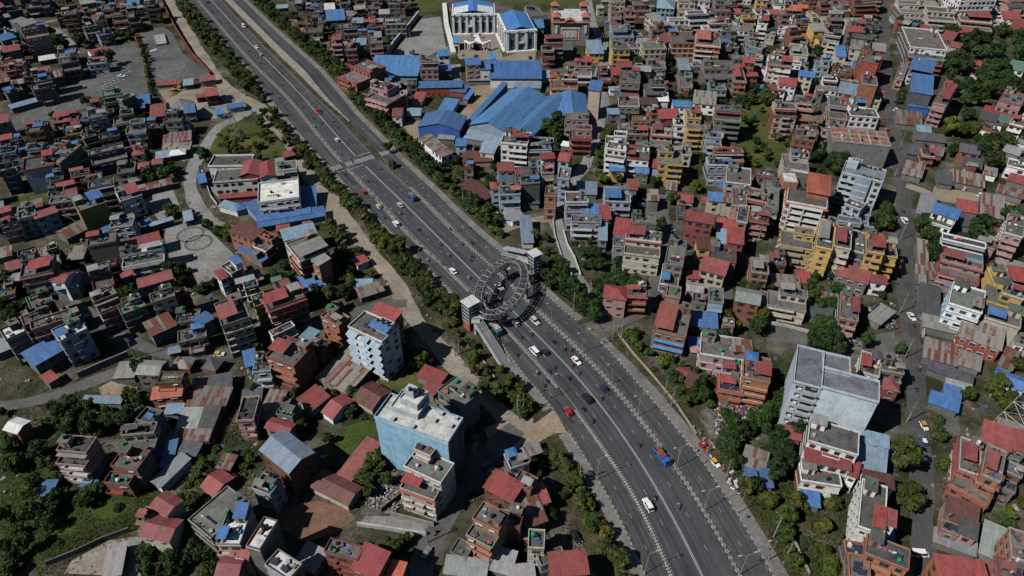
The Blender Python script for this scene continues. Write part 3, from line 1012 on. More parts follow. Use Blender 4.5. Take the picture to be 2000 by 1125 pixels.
for k_ in range(3):
    bars('lot_dash_marking', (193 + k_ * 6, 176 - k_ * 8), 1.6, 0.4, 7, 8, -3.4, (0.5, 0.5, 0.48), 0.2)
bars('lot_track_marking', (318, 100), 0.35, 9, 2, 6, 0, (0.35, 0.2, 0.12), 0.0)
bars('lot_track_line', (329, 105), 0.35, 9, 2, 7, 0, (0.35, 0.2, 0.12), 0.0)

# raised concrete platform on the upper test lot
c = un(313, 77, 1)
c0_, c1_ = un(311, 87, 1), un(305, 67, 1)
pl = empty('test_platform', (c[0], c[1], 0), math.atan2(c1_[1] - c0_[1], c1_[0] - c0_[0]) - math.pi / 2)
tag(pl, 'raised pale concrete platform on the upper driving-test lot', 'platform')
b = MB(); b.box(-3.2, 3.2, -9, 9, -.1, 1.2)
add('slab', b.mesh('slab', ['conc']), pl, (0.34, 0.33, 0.3))
for sg in (-1, 1):
    b = MB(); b.box(sg * 3.2 - .15, sg * 3.2 + .15, -9, 9, 1.2, 1.5)
    add('kerb', b.mesh('kerb', ['conc']), pl, (0.4, 0.39, 0.36))

# repaired patches in the asphalt
rnd = random.Random(8)
for i in range(34):
    s = rnd.uniform(S_TOP, SMAX - 30)
    lo, hi = rnd.choice(((L2, R2), (L2, R2), (L0, L1), (R1, R0)))
    a = rnd.uniform(lo(s) + .6, hi(s) - 2.6)
    w_, l_ = rnd.uniform(1.0, 2.6), rnd.uniform(2, 14)
    zz = .104 + .0006 * i + (ZR(s) if lo is R1 else 0)
    z2 = .104 + .0006 * i + (ZR(s + l_) if lo is R1 else 0)
    b = MB(); b.face([at_s(s, a, zz), at_s(s + l_, a, z2), at_s(s + l_, a + w_, z2), at_s(s, a + w_, zz)])
    me = b.mesh('asphalt_repair', ['plain'])
    if me.polygons[0].normal.z < 0:
        me.flip_normals()
    k = rnd.choice((.036, .04, .046, .07))
    struct(add('asphalt_repair', me, None, (k, k, k * 1.04)))
# ------------------------------------------------------------------ buildings
WALLC = {'w': ((0.7, 0.7, 0.68), 'white'), 'c': ((0.48, 0.42, 0.32), 'cream'), 'y': ((0.55, 0.36, 0.09), 'yellow'), 'g': ((0.165, 0.16, 0.15), 'grey concrete'),
         'b': ((0.24, 0.34, 0.42), 'pale blue'), 'p': ((0.38, 0.22, 0.2), 'pink'), 'o': ((0.2, 0.08, 0.05), 'brick'), 'r': ((0.3, 0.06, 0.045), 'red'),
         'n': ((0.1, 0.32, 0.19), 'mint green'), 'l': ((0.27, 0.29, 0.37), 'lilac-grey'), 'k': ((0.1, 0.11, 0.13), 'dark grey'), 'm': ((0.24, 0.07, 0.06), 'maroon'),
         'v': ((0.26, 0.23, 0.07), 'olive'), 'B': ((0.03, 0.1, 0.36), 'cobalt blue'), 'h': ((0.46, 0.54, 0.6), 'blue-grey'), 't': ((0.21, 0.36, 0.48), 'plain blue'), 'a': ((0.34, 0.13, 0.07), 'salmon orange'), 's': ((0.3, 0.39, 0.47), 'sky blue')}
ROOFC = {'R': ((0.25, 0.052, 0.046), 'red tin'), 'O': ((0.42, 0.1, 0.06), 'orange-red tin'), 'B': ((0.055, 0.145, 0.32), 'blue tin'), 'L': ((0.16, 0.24, 0.31), 'pale blue tin'),
         'T': ((0.21, 0.2, 0.18), 'rusty tin'), 'S': ((0.24, 0.245, 0.245), 'silver tin'), 'C': ((0.135, 0.13, 0.12), 'bare concrete'), 'W': ((0.6, 0.58, 0.53), 'whitewashed'),
         'D': ((0.075, 0.075, 0.078), 'dark'), 'N': ((0.07, 0.16, 0.12), 'dark green tin'), 'P': ((0.5, 0.22, 0.22), 'pink tin'), 'V': ((0.11, 0.04, 0.03), 'dark brown tin')}
NUM = ['', 'one', 'two', 'three', 'four', 'five', 'six', 'seven', 'eight']
FOOT = []                 # occupied footprints: (cx, cy, rz, w, d)
TANKC = [(0.015, 0.015, 0.017)] * 4 + [(0.02, 0.22, 0.09)] * 2 + [(0.5, 0.5, 0.5)]
CLOTHC = [(0.6, 0.08, 0.08), (0.7, 0.7, 0.68), (0.1, 0.2, 0.5), (0.6, 0.4, 0.1), (0.5, 0.2, 0.35), (0.1, 0.3, 0.25), (0.65, 0.6, 0.55)]

def pxm(x, y):
    """photo pixels per metre at a ground point"""
    return FPX / (y * math.cos(DEP) + CAMH * math.sin(DEP))

# shared small meshes
def _sh():
    d = {}
    b = MB(); b.cyl(0, 0, 0, 0.95, 0.52, 0.52, 10); b.cyl(0, 0, 0.95, 1.2, 0.5, 0.2, 10)
    d['tank'] = b.mesh('water_tank', ['plain'])
    b = MB(); b.hexa([(-1, -.6, .25), (1, -.6, .25), (1, .6, .95), (-1, .6, .95), (-1, -.62, .31), (1, -.62, .31), (1, .58, 1.01), (-1, .58, 1.01)])
    d['panel'] = b.mesh('solar_panel', ['plain'])
    b = MB(); b.hexa([(-.45, 0, -.4), (.45, 0, -.4), (.45, .04, -.4), (-.45, .04, -.4), (-.45, 0, .4), (.45, .05, .4), (.45, .09, .4), (-.45, .04, .4)])
    d['cloth'] = b.mesh('cloth', ['plain'])
    for nm, w, h in (('win', 1.25, 1.25), ('winw', 1.9, 1.3), ('wins', 0.8, 0.9)):
        b = MB()
        b.box(-w / 2 - .1, w / 2 + .1, -.05, .02, -h / 2 - .1, h / 2 + .1, 0)
        k = 2 if w < 1.6 else 3
        for i in range(k):
            a = -w / 2 + i * w / k + .03
            b.face([(a, -.07, -h / 2), (a + w / k - .06, -.07, -h / 2), (a + w / k - .06, -.07, h / 2), (a, -.07, h / 2)], 1)
        b.box(-w / 2 - .15, w / 2 + .15, -.4, .02, h / 2 + .12, h / 2 + .2, 0)
        d[nm] = b.mesh('window', ['trim', 'pane'])
    b = MB(); b.box(-.5, .5, -.06, .02, 0, 2.1, 0)
    d['door'] = b.mesh('door', ['plain'])
    b = MB(); b.box(-.5, .5, -.35, .35, 0, .45); 
    d['crate'] = b.mesh('crate', ['plain'])
    return d
SH = _sh()
GLASSC = (0.025, 0.03, 0.035)

def prism(w, d, z0, h, typ, ov=0.4, th=0.1):
    """roof mesh over a w x d footprint whose eaves are at z0"""
    b = MB()
    x, y = w / 2 + ov, d / 2 + ov
    def slab(p):
        b.hexa([(q[0], q[1], q[2]) for q in p] + [(q[0], q[1], q[2] + th) for q in p])
    if typ == 'S':
        slab([(-x, -y, z0), (x, -y, z0), (x, y, z0 + h), (-x, y, z0 + h)])
    elif typ == 's':
        slab([(-x, -y, z0), (x, -y, z0 + h), (x, y, z0 + h), (-x, y, z0)])
    elif typ == 'G':       # ridge along x
        slab([(-x, -y, z0), (x, -y, z0), (x, 0, z0 + h), (-x, 0, z0 + h)])
        slab([(-x, 0, z0 + h), (x, 0, z0 + h), (x, y, z0), (-x, y, z0)])
    elif typ == 'g':       # ridge along y
        slab([(-x, -y, z0), (0, -y, z0 + h), (0, y, z0 + h), (-x, y, z0)])
        slab([(0, -y, z0 + h), (x, -y, z0), (x, y, z0), (0, y, z0 + h)])
    else:                  # hip
        if w >= d:
            r = (x - y) if x > y else 0
            A, B = (-r, 0, z0 + h), (r, 0, z0 + h)
            b.face([(-x, -y, z0), (x, -y, z0), B, A]); b.face([(x, y, z0), (-x, y, z0), A, B])
            b.face([(x, -y, z0), (x, y, z0), B]); b.face([(-x, y, z0), (-x, -y, z0), A])
        else:
            r = y - x
            A, B = (0, -r, z0 + h), (0, r, z0 + h)
            b.face([(-x, -y, z0), (x, -y, z0), A]); b.face([(x, y, z0), (-x, y, z0), B])
            b.face([(x, -y, z0), (x, y, z0), B, A]); b.face([(-x, y, z0), (-x, -y, z0), A, B])
        b.face([(-x, -y, z0 - .02), (-x, y, z0 - .02), (x, y, z0 - .02), (x, -y, z0 - .02)])
    return b

def rect3(p1, p2, p3, z):
    """front-left, front-right, back-right roof pixels -> centre, angle, width, depth"""
    a, b_, c = (np.array(un(*p, z)) for p in (p1, p2, p3))
    e = b_ - a
    w = np.linalg.norm(e)
    dv = c - b_
    # share the skew between both edges
    n = np.array((-e[1], e[0])) / w
    d = np.linalg.norm(dv)
    if n @ dv < 0:
        n = -n
    ang_e = math.atan2(e[1], e[0])
    ang_d = math.atan2(dv[1], dv[0]) - math.pi / 2
    df = (ang_d - ang_e + math.pi) % (2 * math.pi) - math.pi
    df = max(-0.6, min(0.6, df))
    wt = d / (w + d)
    ang = ang_e + df * wt
    d = d * math.cos(df * (1 - wt))
    w = w * math.cos(df * wt)
    cen = (a + c) / 2
    return cen, ang, max(w, 1.5), max(d, 1.5)

def windows(root, w, d, H, n, rnd, frame, single, faces, z0=0.0, dens=2.9):
    fh = H / n
    joined = MB()
    for k in range(n):
        zc = z0 + k * fh + fh * 0.52
        for fc in faces:
            L = w if fc in 'fb' else d
            m = max(1, int(L / dens))
            for i in range(m):
                if rnd.random() < 0.16:
                    continue
                t = -L / 2 + (i + .5) * L / m
                nm = 'winw' if (fc == 'f' and L / m > 2.6 and (k + i) % 2 == 0) else 'win'
                if fc == 'f': loc, rz = (t, -d / 2, zc), 0
                elif fc == 'b': loc, rz = (t, d / 2, zc), math.pi
                elif fc == 'l': loc, rz = (-w / 2, t, zc), -math.pi / 2
                else: loc, rz = (w / 2, t, zc), math.pi / 2
                if single:
                    o = add('window', SH[nm], root, frame, loc, rz)
                else:
                    c, s = math.cos(rz), math.sin(rz)
                    me = SH[nm]
                    i0 = len(joined.v)
                    for v in me.vertices:
                        joined.v.append((loc[0] + v.co.x * c - v.co.y * s, loc[1] + v.co.x * s + v.co.y * c, loc[2] + v.co.z))
                    for p in me.polygons:
                        joined.f.append(tuple(i0 + q for q in p.vertices))
                        joined.m.append(p.material_index)
    if joined.f:
        o = add('windows', joined.mesh('windows', ['trim', 'pane']), root, frame)
        o['kind'] = 'stuff'

def tanks(root, rnd, x0, x1, y0, y1, z, n):
    for i in range(n):
        add('water_tank', SH['tank'], root, rnd.choice(TANKC), (rnd.uniform(x0, x1), rnd.uniform(y0, y1), z), scale=rnd.uniform(.8, 1.15))

def eave(root, w, d, z, col, out=0.8, sides='flrb'):
    b = MB()
    X, Y, x, y = w / 2 + out, d / 2 + out, w / 2 - .02, d / 2 - .02
    zl, zh = z - .35, z + .25
    q = {'f': [(-X, -Y, zl), (X, -Y, zl), (x, -y, zh), (-x, -y, zh)], 'r': [(X, -Y, zl), (X, Y, zl), (x, y, zh), (x, -y, zh)],
         'b': [(X, Y, zl), (-X, Y, zl), (-x, y, zh), (x, y, zh)], 'l': [(-X, Y, zl), (-X, -Y, zl), (-x, -y, zh), (-x, y, zh)]}
    for s_ in sides:
        p = q[s_]
        b.face(p)
        b.face([(v[0], v[1], v[2] - .12) for v in reversed(p)])
        b.face([p[1], p[0], (p[0][0], p[0][1], zl - .12), (p[1][0], p[1][1], zl - .12)])
    return add('tile_eave', b.mesh('tile_eave', ['tin']), root, col)

def cover(root, x0, x1, y0, y1, z, h, col, rnd, tilt=0.5, rust=1.0):
    b = MB()
    w, d = x1 - x0, y1 - y0
    b = prism(w, d, 0, tilt, 'S' if rnd.random() < .6 else 's', 0.25, 0.07)
    o = add('roof_cover', b.mesh('roof_cover', ['tin']), root, (*col[:3], rust), ((x0 + x1) / 2, (y0 + y1) / 2, z + h))
    for sx, sy in ((-1, -1), (1, -1), (1, 1), (-1, 1)):
        q = MB()
        q.cyl(0, 0, -h, 0.1 + (tilt if sy > 0 else 0), .06, None, 5)
        add('cover_post', q.mesh('cover_post', ['metal']), o, (0.15, 0.15, 0.15), (sx * (w / 2 - .15), sy * (d / 2 - .15), 0))
    return o

PROTO_BUSH = []
ROOTS = []
def building(cen, ang, w, d, n, typ, wk, rk, seed, opt='', label=None, name=None, cat=None, group=None):
    rnd = random.Random(seed)
    storey = 3.0
    H = n * storey
    wc, wname = WALLC[wk]
    rc, rname = ROOFC[rk]
    gm = sum(wc) / 3
    wc = tuple(c * .9 + gm * .1 for c in wc)
    gr, fd = sum(rc) / 3, rnd.uniform(0, .1 if rk == 'B' else .26)
    rc = tuple(c * (1 - fd) + gr * fd for c in rc)
    wc, rc = jit(wc, rnd, .16), jit(rc, rnd, .2)
    big = w * d > 380
    shed = n <= 1.3 and typ in 'SGHsg'
    if name is None:
        name = 'warehouse' if big and typ in 'SGsg' else 'shed' if shed else 'apartment_block' if n >= 4 else 'house'
        cat = {'warehouse': 'warehouse', 'shed': 'shed', 'apartment_block': 'apartment block', 'house': 'house'}[name]
        group = {'warehouse': 'blue warehouse halls', 'shed': 'sheds and lean-tos of the town', 'apartment_block': 'tall blocks of the town', 'house': 'houses of the town'}[name]
    cx, cy = float(cen[0]), float(cen[1])
    root = empty(name, (cx, cy, 0), ang)
    tag(root, label, cat, group)
    FOOT.append((cx, cy, ang, w, d))
    ppm = pxm(cx, cy)
    near = ppm >= 5.3
    mid = ppm >= 2.9
    if label is None:
        nn = NUM[max(1, min(8, int(round(n))))]
        rtxt = 'flat roof' if typ == 'F' and rk == 'C' else f'{rname} roof' if typ != 'R' else (f'{rname} rooftop cover' if rk != 'C' else 'flat terrace roof')
        head = f'{wname} {name.replace("_", " ")} under {rname} roof' if shed or name == 'warehouse' else f'{nn}-storey {wname} {name.replace("_", " ")} with {rtxt}'
        defer(root, head, 'building', cx, cy)
    # walls
    global OFFV
    step = typ in 'FR' and n >= 2.5 and w > 6.5 and d > 6.5 and not set('npx') & set(opt) and rnd.random() < .62
    W0, D0, H0 = w, d, H
    if step:
        H0 = H - storey
        boxobj('wall', root, wc, -w / 2, w / 2, -d / 2, d / 2, -.3, H0 - .1, 'wall')
    elif typ in 'FR':
        boxobj('wall', root, wc, -w / 2, w / 2, -d / 2, d / 2, -.3, H - .1, 'wall')
    else:
        b = MB()
        b.box(-w / 2, w / 2, -d / 2, d / 2, -.3, H - .05)
        rise = (0.12 * d if typ == 'S' else 0.12 * w if typ == 's' else 0.2 * d if typ == 'G' else 0.2 * w if typ == 'g' else 0.28 * min(w, d))
        rise = max(.35, min(rise, 3.0 if not big else 4.5))
        if typ == 'S':
            b.face([(w / 2, -d / 2, H - .05), (w / 2, d / 2, H - .05), (w / 2, d / 2, H + rise - .06)]); b.face([(-w / 2, -d / 2, H - .05), (-w / 2, d / 2, H + rise - .06), (-w / 2, d / 2, H - .05)])
            b.face([(w / 2, d / 2, H - .05), (-w / 2, d / 2, H - .05), (-w / 2, d / 2, H + rise - .06), (w / 2, d / 2, H + rise - .06)])
        elif typ == 'G':
            for sx in (-1, 1):
                b.face([(sx * w / 2, -d / 2, H - .05), (sx * w / 2, d / 2, H - .05), (sx * w / 2, 0, H + rise - .08)])
        elif typ == 'g':
            for sy in (-1, 1):
                b.face([(-w / 2, sy * d / 2, H - .05), (w / 2, sy * d / 2, H - .05), (0, sy * d / 2, H + rise - .08)])
        add('wall', b.mesh('wall', ['wall']), root, wc)
        rust = {'T': rnd.uniform(.25, .6), 'S': rnd.uniform(.75, .98), 'V': 1.0}.get(rk, rnd.uniform(.92, 1.0))
        add('roof', prism(w, d, H, rise, typ, 0.45 if not big else 0.8).mesh('roof', ['tin']), root, (*rc, rust))
    trim = rnd.choice([(0.46, 0.45, 0.41), (0.26, 0.25, 0.24), tuple(min(.8, c * 1.25) for c in wc), (0.3, 0.29, 0.27), (0.28, 0.07, 0.05)])
    if 'w' in opt: trim = (0.62, 0.62, 0.6)
    if wk == 'h': trim = (0.45, 0.51, 0.56)
    if 'b' in opt: trim = (0.1, 0.3, 0.55)
    frame = rnd.choice([(0.5, 0.49, 0.47), (0.3, 0.3, 0.28), (0.1, 0.06, 0.045), (0.16, 0.085, 0.055), (0.06, 0.05, 0.045)])
    vis = 'r' if cx < 0 else 'l'
    ni = max(1, int(round(n)))
    if not shed and name != 'warehouse' and 'x' not in opt:
        faces = 'f' + (vis if rnd.random() < .4 or 'W' in opt else '') + ('l' if cx < 60 and rnd.random() < .35 and vis != 'l' else '')
        windows(root, w, d, H0, ni - (1 if step else 0), rnd, frame, near, faces)
    if typ in 'FR' and 'p' not in opt:
        for k in range(1, ni - (1 if step else 0)):
            boxobj('floor_band', root, trim, -w / 2 - .16, w / 2 + .16, -d / 2 - .16, d / 2 + .16, k * storey - .14, k * storey + .1, 'trim') if 'x' not in opt else None
    if typ in 'FR' and not set('xp') & set(opt) and ni >= 2 and (rnd.random() < .7 or 'B' in opt):
        bx0 = -w / 2 + (0 if rnd.random() < .6 else w * .35)
        bx1 = w / 2 - (0 if rnd.random() < .7 else w * .3)
        q = MB()
        q.box(bx0, bx1, -1.15, -.005, 0, .14); q.box(bx0, bx1, -1.15, -1.05, .14, .85); q.box(bx0, bx0 + .1, -1.05, -.005, .14, .85); q.box(bx1 - .1, bx1, -1.05, -.005, .14, .85)
        me = q.mesh('balcony', ['trim'])
        bc = rnd.choice([trim, wc, tuple(min(.75, c * 1.2) for c in wc)])
        for k in range(1, ni):
            add('balcony', me, root, bc, (0, -d / 2 - .17, k * storey - .16))
    if typ in 'FR' and not set('npxW') & set(opt) and rnd.random() < .42:
        # unpainted brick or cement on the side walls
        sc_ = jit(rnd.choice([WALLC['o'][0], WALLC['o'][0], WALLC['g'][0], (0.1, 0.1, 0.1)]), rnd, .2)
        for sx_ in (-1, 1):
            boxobj('side_wall', root, sc_, min(sx_ * w / 2, sx_ * (w / 2 + .06)), max(sx_ * w / 2, sx_ * (w / 2 + .06)), -d / 2 + .02, d / 2 - .02, -.25, H0 - .15, 'wall')
    if typ in 'FR' and not set('npx') & set(opt) and rnd.random() < .35 and w > 5:
        # a lower lean-to wing in front or at the side
        aw, ad, ah = w * rnd.uniform(.35, .7), rnd.uniform(1.8, 3.2), rnd.choice((2.7, 2.7, 5.6 if ni > 2 else 2.7))
        side = rnd.random() < .5
        ax = boxobj('annex', root, jit(rnd.choice([wc, WALLC['g'][0], WALLC['o'][0]]), rnd), -aw / 2, aw / 2, -ad / 2, ad / 2, -.2, ah, 'wall')
        if side:
            ax.rotation_euler = (0, 0, math.pi / 2 if cx > 0 else -math.pi / 2)
            ax.location = ((-1 if cx > 0 else 1) * (w / 2 + ad / 2 - .05), rnd.uniform(-.2, .2) * d, 0)
        else:
            ax.location = (rnd.uniform(-.15, .15) * w, -d / 2 - ad / 2 + .05, 0)
        k_ = rnd.choice('TTSRBLC')
        add('roof', prism(aw, ad, ah, .35, 'S', .25, .08).mesh('roof', ['tin']), ax, (*jit(ROOFC[k_][0], rnd), .45 if k_ == 'T' else .95))
    if step:
        # lower terrace, then the smaller top floor set back on it
        boxobj('roof_deck', root, jit(ROOFC['C'][0], rnd, .3), -w / 2 - .2, w / 2 + .2, -d / 2 - .2, d / 2 + .2, H0 - .1, H0 + .08, 'conc')
        b = MB(); X, Y, t, hp = w / 2 + .12, d / 2 + .12, .17, .85
        b.box(-X, X, -Y, -Y + t, H0 + .08, H0 + hp); b.box(-X, X, Y - t, Y, H0 + .08, H0 + hp)
        b.box(-X, -X + t, -Y + t, Y - t, H0 + .08, H0 + hp); b.box(X - t, X, -Y + t, Y - t, H0 + .08, H0 + hp)
        add('terrace_parapet', b.mesh('terrace_parapet', ['trim']), root, trim if rnd.random() < .6 else wc)
        if typ == 'R' and rk in 'ROP' and 'e' not in opt and rnd.random() < .5:
            eave(root, w, d, H0, tuple(c * .85 for c in rc), rnd.uniform(.4, .8))
        if mid:
            for i in range(rnd.randint(1, 5)):
                add('crate', SH['crate'], root, rnd.choice([(0.08, 0.07, 0.06), (0.2, 0.12, 0.07), (0.3, 0.3, 0.3), (0.05, 0.12, 0.3), (0.35, 0.1, 0.06)]), (rnd.uniform(-w * .42, w * .42), rnd.uniform(-d * .45, -d * .3), H0 + .08), rnd.uniform(0, 3), rnd.uniform(.6, 1.3))
            if PROTO_BUSH and rnd.random() < .6:
                for i in range(rnd.randint(2, 7)):
                    add('potted_plant', rnd.choice(PROTO_BUSH), root, jit((0.045, 0.075, 0.02), rnd, .3), (rnd.uniform(-w * .45, w * .45), -d / 2 + .5, H0 + .5), rnd.uniform(0, 6), rnd.uniform(.25, .5))
        w, d = w * rnd.choice((1, 1, .72, .6)), d * rnd.uniform(.45, .72)
        OFFV = (root, Vector((rnd.choice((-1, 1)) * (W0 - w) / 2, (D0 - d) / 2, 0)))
        boxobj('upper_floor', root, wc, -w / 2, w / 2, -d / 2, d / 2, H0 + .08, H - .1, 'wall')
        windows(root, w, d, storey, 1, rnd, frame, near, 'f', H0)
        if rnd.random() < .35:
            boxobj('awning', root, jit(rnd.choice([ROOFC['R'][0], ROOFC['S'][0], ROOFC['T'][0], rc]), rnd), -w / 2, w / 2, -d / 2 - 1.3, -d / 2, H - .55, H - .45, 'tin')
    if typ in 'FR':
        boxobj('roof_deck', root, jit((0.16, 0.175, 0.19) if wk == 'h' else (0.24, 0.12, 0.085) if typ == 'F' and rk == 'O' else ROOFC['C'][0] if rk not in 'WD' else rc, rnd, .3 if rk == 'C' else .1), -w / 2 - .2, w / 2 + .2, -d / 2 - .2, d / 2 + .2, H - .1, H + .08, 'conc')
        pc = trim if rnd.random() < .5 else tuple(min(.75, c * 1.08) for c in wc)
        b = MB()
        X, Y, t, hp = w / 2 + .12, d / 2 + .12, .17, rnd.uniform(.6, .95)
        b.box(-X, X, -Y, -Y + t, H + .08, H + hp); b.box(-X, X, Y - t, Y, H + .08, H + hp)
        b.box(-X, -X + t, -Y + t, Y - t, H + .08, H + hp); b.box(X - t, X, -Y + t, Y - t, H + .08, H + hp)
        add('parapet', b.mesh('parapet', ['trim']), root, pc)
        if typ == 'R' and rk in 'ROP' and 'e' not in opt and rnd.random() < .55:
            eave(root, w, d, H, tuple(c * .85 for c in rc), rnd.uniform(.5, .9))
            if ni >= 3 and rnd.random() < .55:
                eave(root, w, d, H - storey, rc, .7, 'f' + vis)
        # roof room
        rw, rd = min(w * .45, rnd.uniform(2.6, 4.2)), min(d * .45, rnd.uniform(2.8, 4.5))
        sx = rnd.choice((-1, 1))
        rx, ry = sx * (w / 2 - rw / 2 - .35), d / 2 - rd / 2 - .35
        if 'n' not in opt and w > 5 and d > 5:
            rr = boxobj('stair_room', root, wc, -rw / 2, rw / 2, -rd / 2, rd / 2, 0, 2.5, 'wall')
            rr.location = (rx, ry, H + .08)
            if rnd.random() < .35:
                add('roof', prism(rw, rd, 2.5, .5, rnd.choice('SHG'), .35, .07).mesh('roof', ['tin']), rr, (*rnd.choice([ROOFC['R'][0], ROOFC['D'][0], ROOFC['B'][0], ROOFC['S'][0], rc]), .95))
            else:
                boxobj('roof_slab', rr, jit(ROOFC['C'][0], rnd, .3), -rw / 2 - .3, rw / 2 + .3, -rd / 2 - .3, rd / 2 + .3, 2.5, 2.66, 'conc')
                if mid:
                    tanks(rr, rnd, -rw / 2 + .5, rw / 2 - .5, -rd / 2 + .5, rd / 2 - .5, 2.66, rnd.randint(1, 2))
            add('door', SH['door'], rr, (0.08, 0.05, 0.04), (rnd.uniform(-rw / 4, rw / 4), -rd / 2, 0))
        # half-covered terrace
        if typ == 'R' and rk not in 'C':
            full = 'f' in opt
            fx = 1.0 if full else rnd.uniform(.45, .75)
            x0, x1 = (-w / 2, -w / 2 + w * fx) if sx > 0 else (w / 2 - w * fx, w / 2)
            y0, y1 = (-d / 2, d / 2) if full else (-d / 2 + d * rnd.uniform(0, .25), d / 2 - .2)
            if not full and rnd.random() < .5 and d > 6:
                y1 = min(y1, d / 2 - rd - .6) if rnd.random() < .5 else y1
            if y1 - y0 > 2 and x1 - x0 > 2:
                if full or x1 - x0 < w - rw - .5:
                    cover(root, x0 + .1, x1 - .1, y0 + .1, y1, H + .1, 2.75 if full else rnd.uniform(2.1, 2.5), rc, rnd, .45, 0.97)
                else:
                    cover(root, x0 + .1, x1 - .1, y0 + .1, max(y0 + 2, min(y1, d / 2 - rd - .5)), H + .1, rnd.uniform(2.1, 2.5), rc, rnd, .45, 0.97)
        elif rnd.random() < .25 and mid and 'n' not in opt:
            cc = rnd.choice(['R', 'B', 'S', 'S', 'T', 'T', 'D'])
            cw = rnd.uniform(.3, .5) * w
            x0 = -w / 2 + .3 if sx > 0 else w / 2 - .3 - cw
            cover(root, x0, x0 + cw, -d / 2 + .4, -d / 2 + .4 + d * rnd.uniform(.3, .45), H + .1, 2.2, jit(ROOFC[cc][0], rnd), rnd, .3, .5 if cc == 'T' else .95)
        if mid and 'q' not in opt:
            tanks(root, rnd, -w * .35, w * .35, -d * .3, d * .3, H + .08, rnd.randint(0, 3))
            if rnd.random() < .45:
                for i in range(rnd.randint(1, 3)):
                    add('solar_panel', SH['panel'], root, (0.02, 0.025, 0.04), (rnd.uniform(-w * .32, w * .32), rnd.uniform(-d * .35, d * .1), H + .08), rnd.uniform(-.2, .2))
            if rnd.random() < .4:
                y_ = rnd.uniform(-d * .35, 0); x_ = -w * .3
                for i in range(rnd.randint(3, 6)):
                    x_ += rnd.uniform(.9, 1.2)
                    if x_ < w * .4:
                        add('cloth', SH['cloth'], root, rnd.choice(CLOTHC), (x_, y_, H + 1.3), rnd.uniform(-.1, .1))
            for i in range(rnd.randint(0, 4)):
                add('crate', SH['crate'], root, rnd.choice([(0.08, 0.07, 0.06), (0.2, 0.12, 0.07), (0.3, 0.3, 0.3), (0.05, 0.12, 0.3), (0.35, 0.1, 0.06)]), (rnd.uniform(-w * .4, w * .4), rnd.uniform(-d * .4, d * .4), H + .08), rnd.uniform(0, 3), rnd.uniform(.7, 1.5))
            if PROTO_BUSH and rnd.random() < .5:
                for i in range(rnd.randint(2, 6)):
                    e_ = rnd.choice((-1, 1))
                    add('potted_plant', rnd.choice(PROTO_BUSH), root, jit((0.045, 0.075, 0.02), rnd, .3), (rnd.uniform(-w * .45, w * .45), e_ * (d / 2 - .6), H + .5), rnd.uniform(0, 6), rnd.uniform(.25, .5))
    OFFV = None
    ROOTS.append((cx, cy, H, root, W0, D0))
    return root

def parse(txt):
    ox, oy, sc = 0, 0, 1.0
    for ln in txt.strip().splitlines():
        ln = ln.split('#')[0].strip()
        if not ln:
            continue
        if ln[0] == '@':
            ox, oy, sc = (float(q) for q in ln[1:].split(','))
            continue
        t = ln.split()
        P = [tuple(float(q) for q in c.split(',')) for c in t[:3]]
        P = [(ox + x / sc, oy + y / sc) for x, y in P]
        yield P, float(t[3]), t[4], t[5], t[6], (t[7] if len(t) > 7 else '')
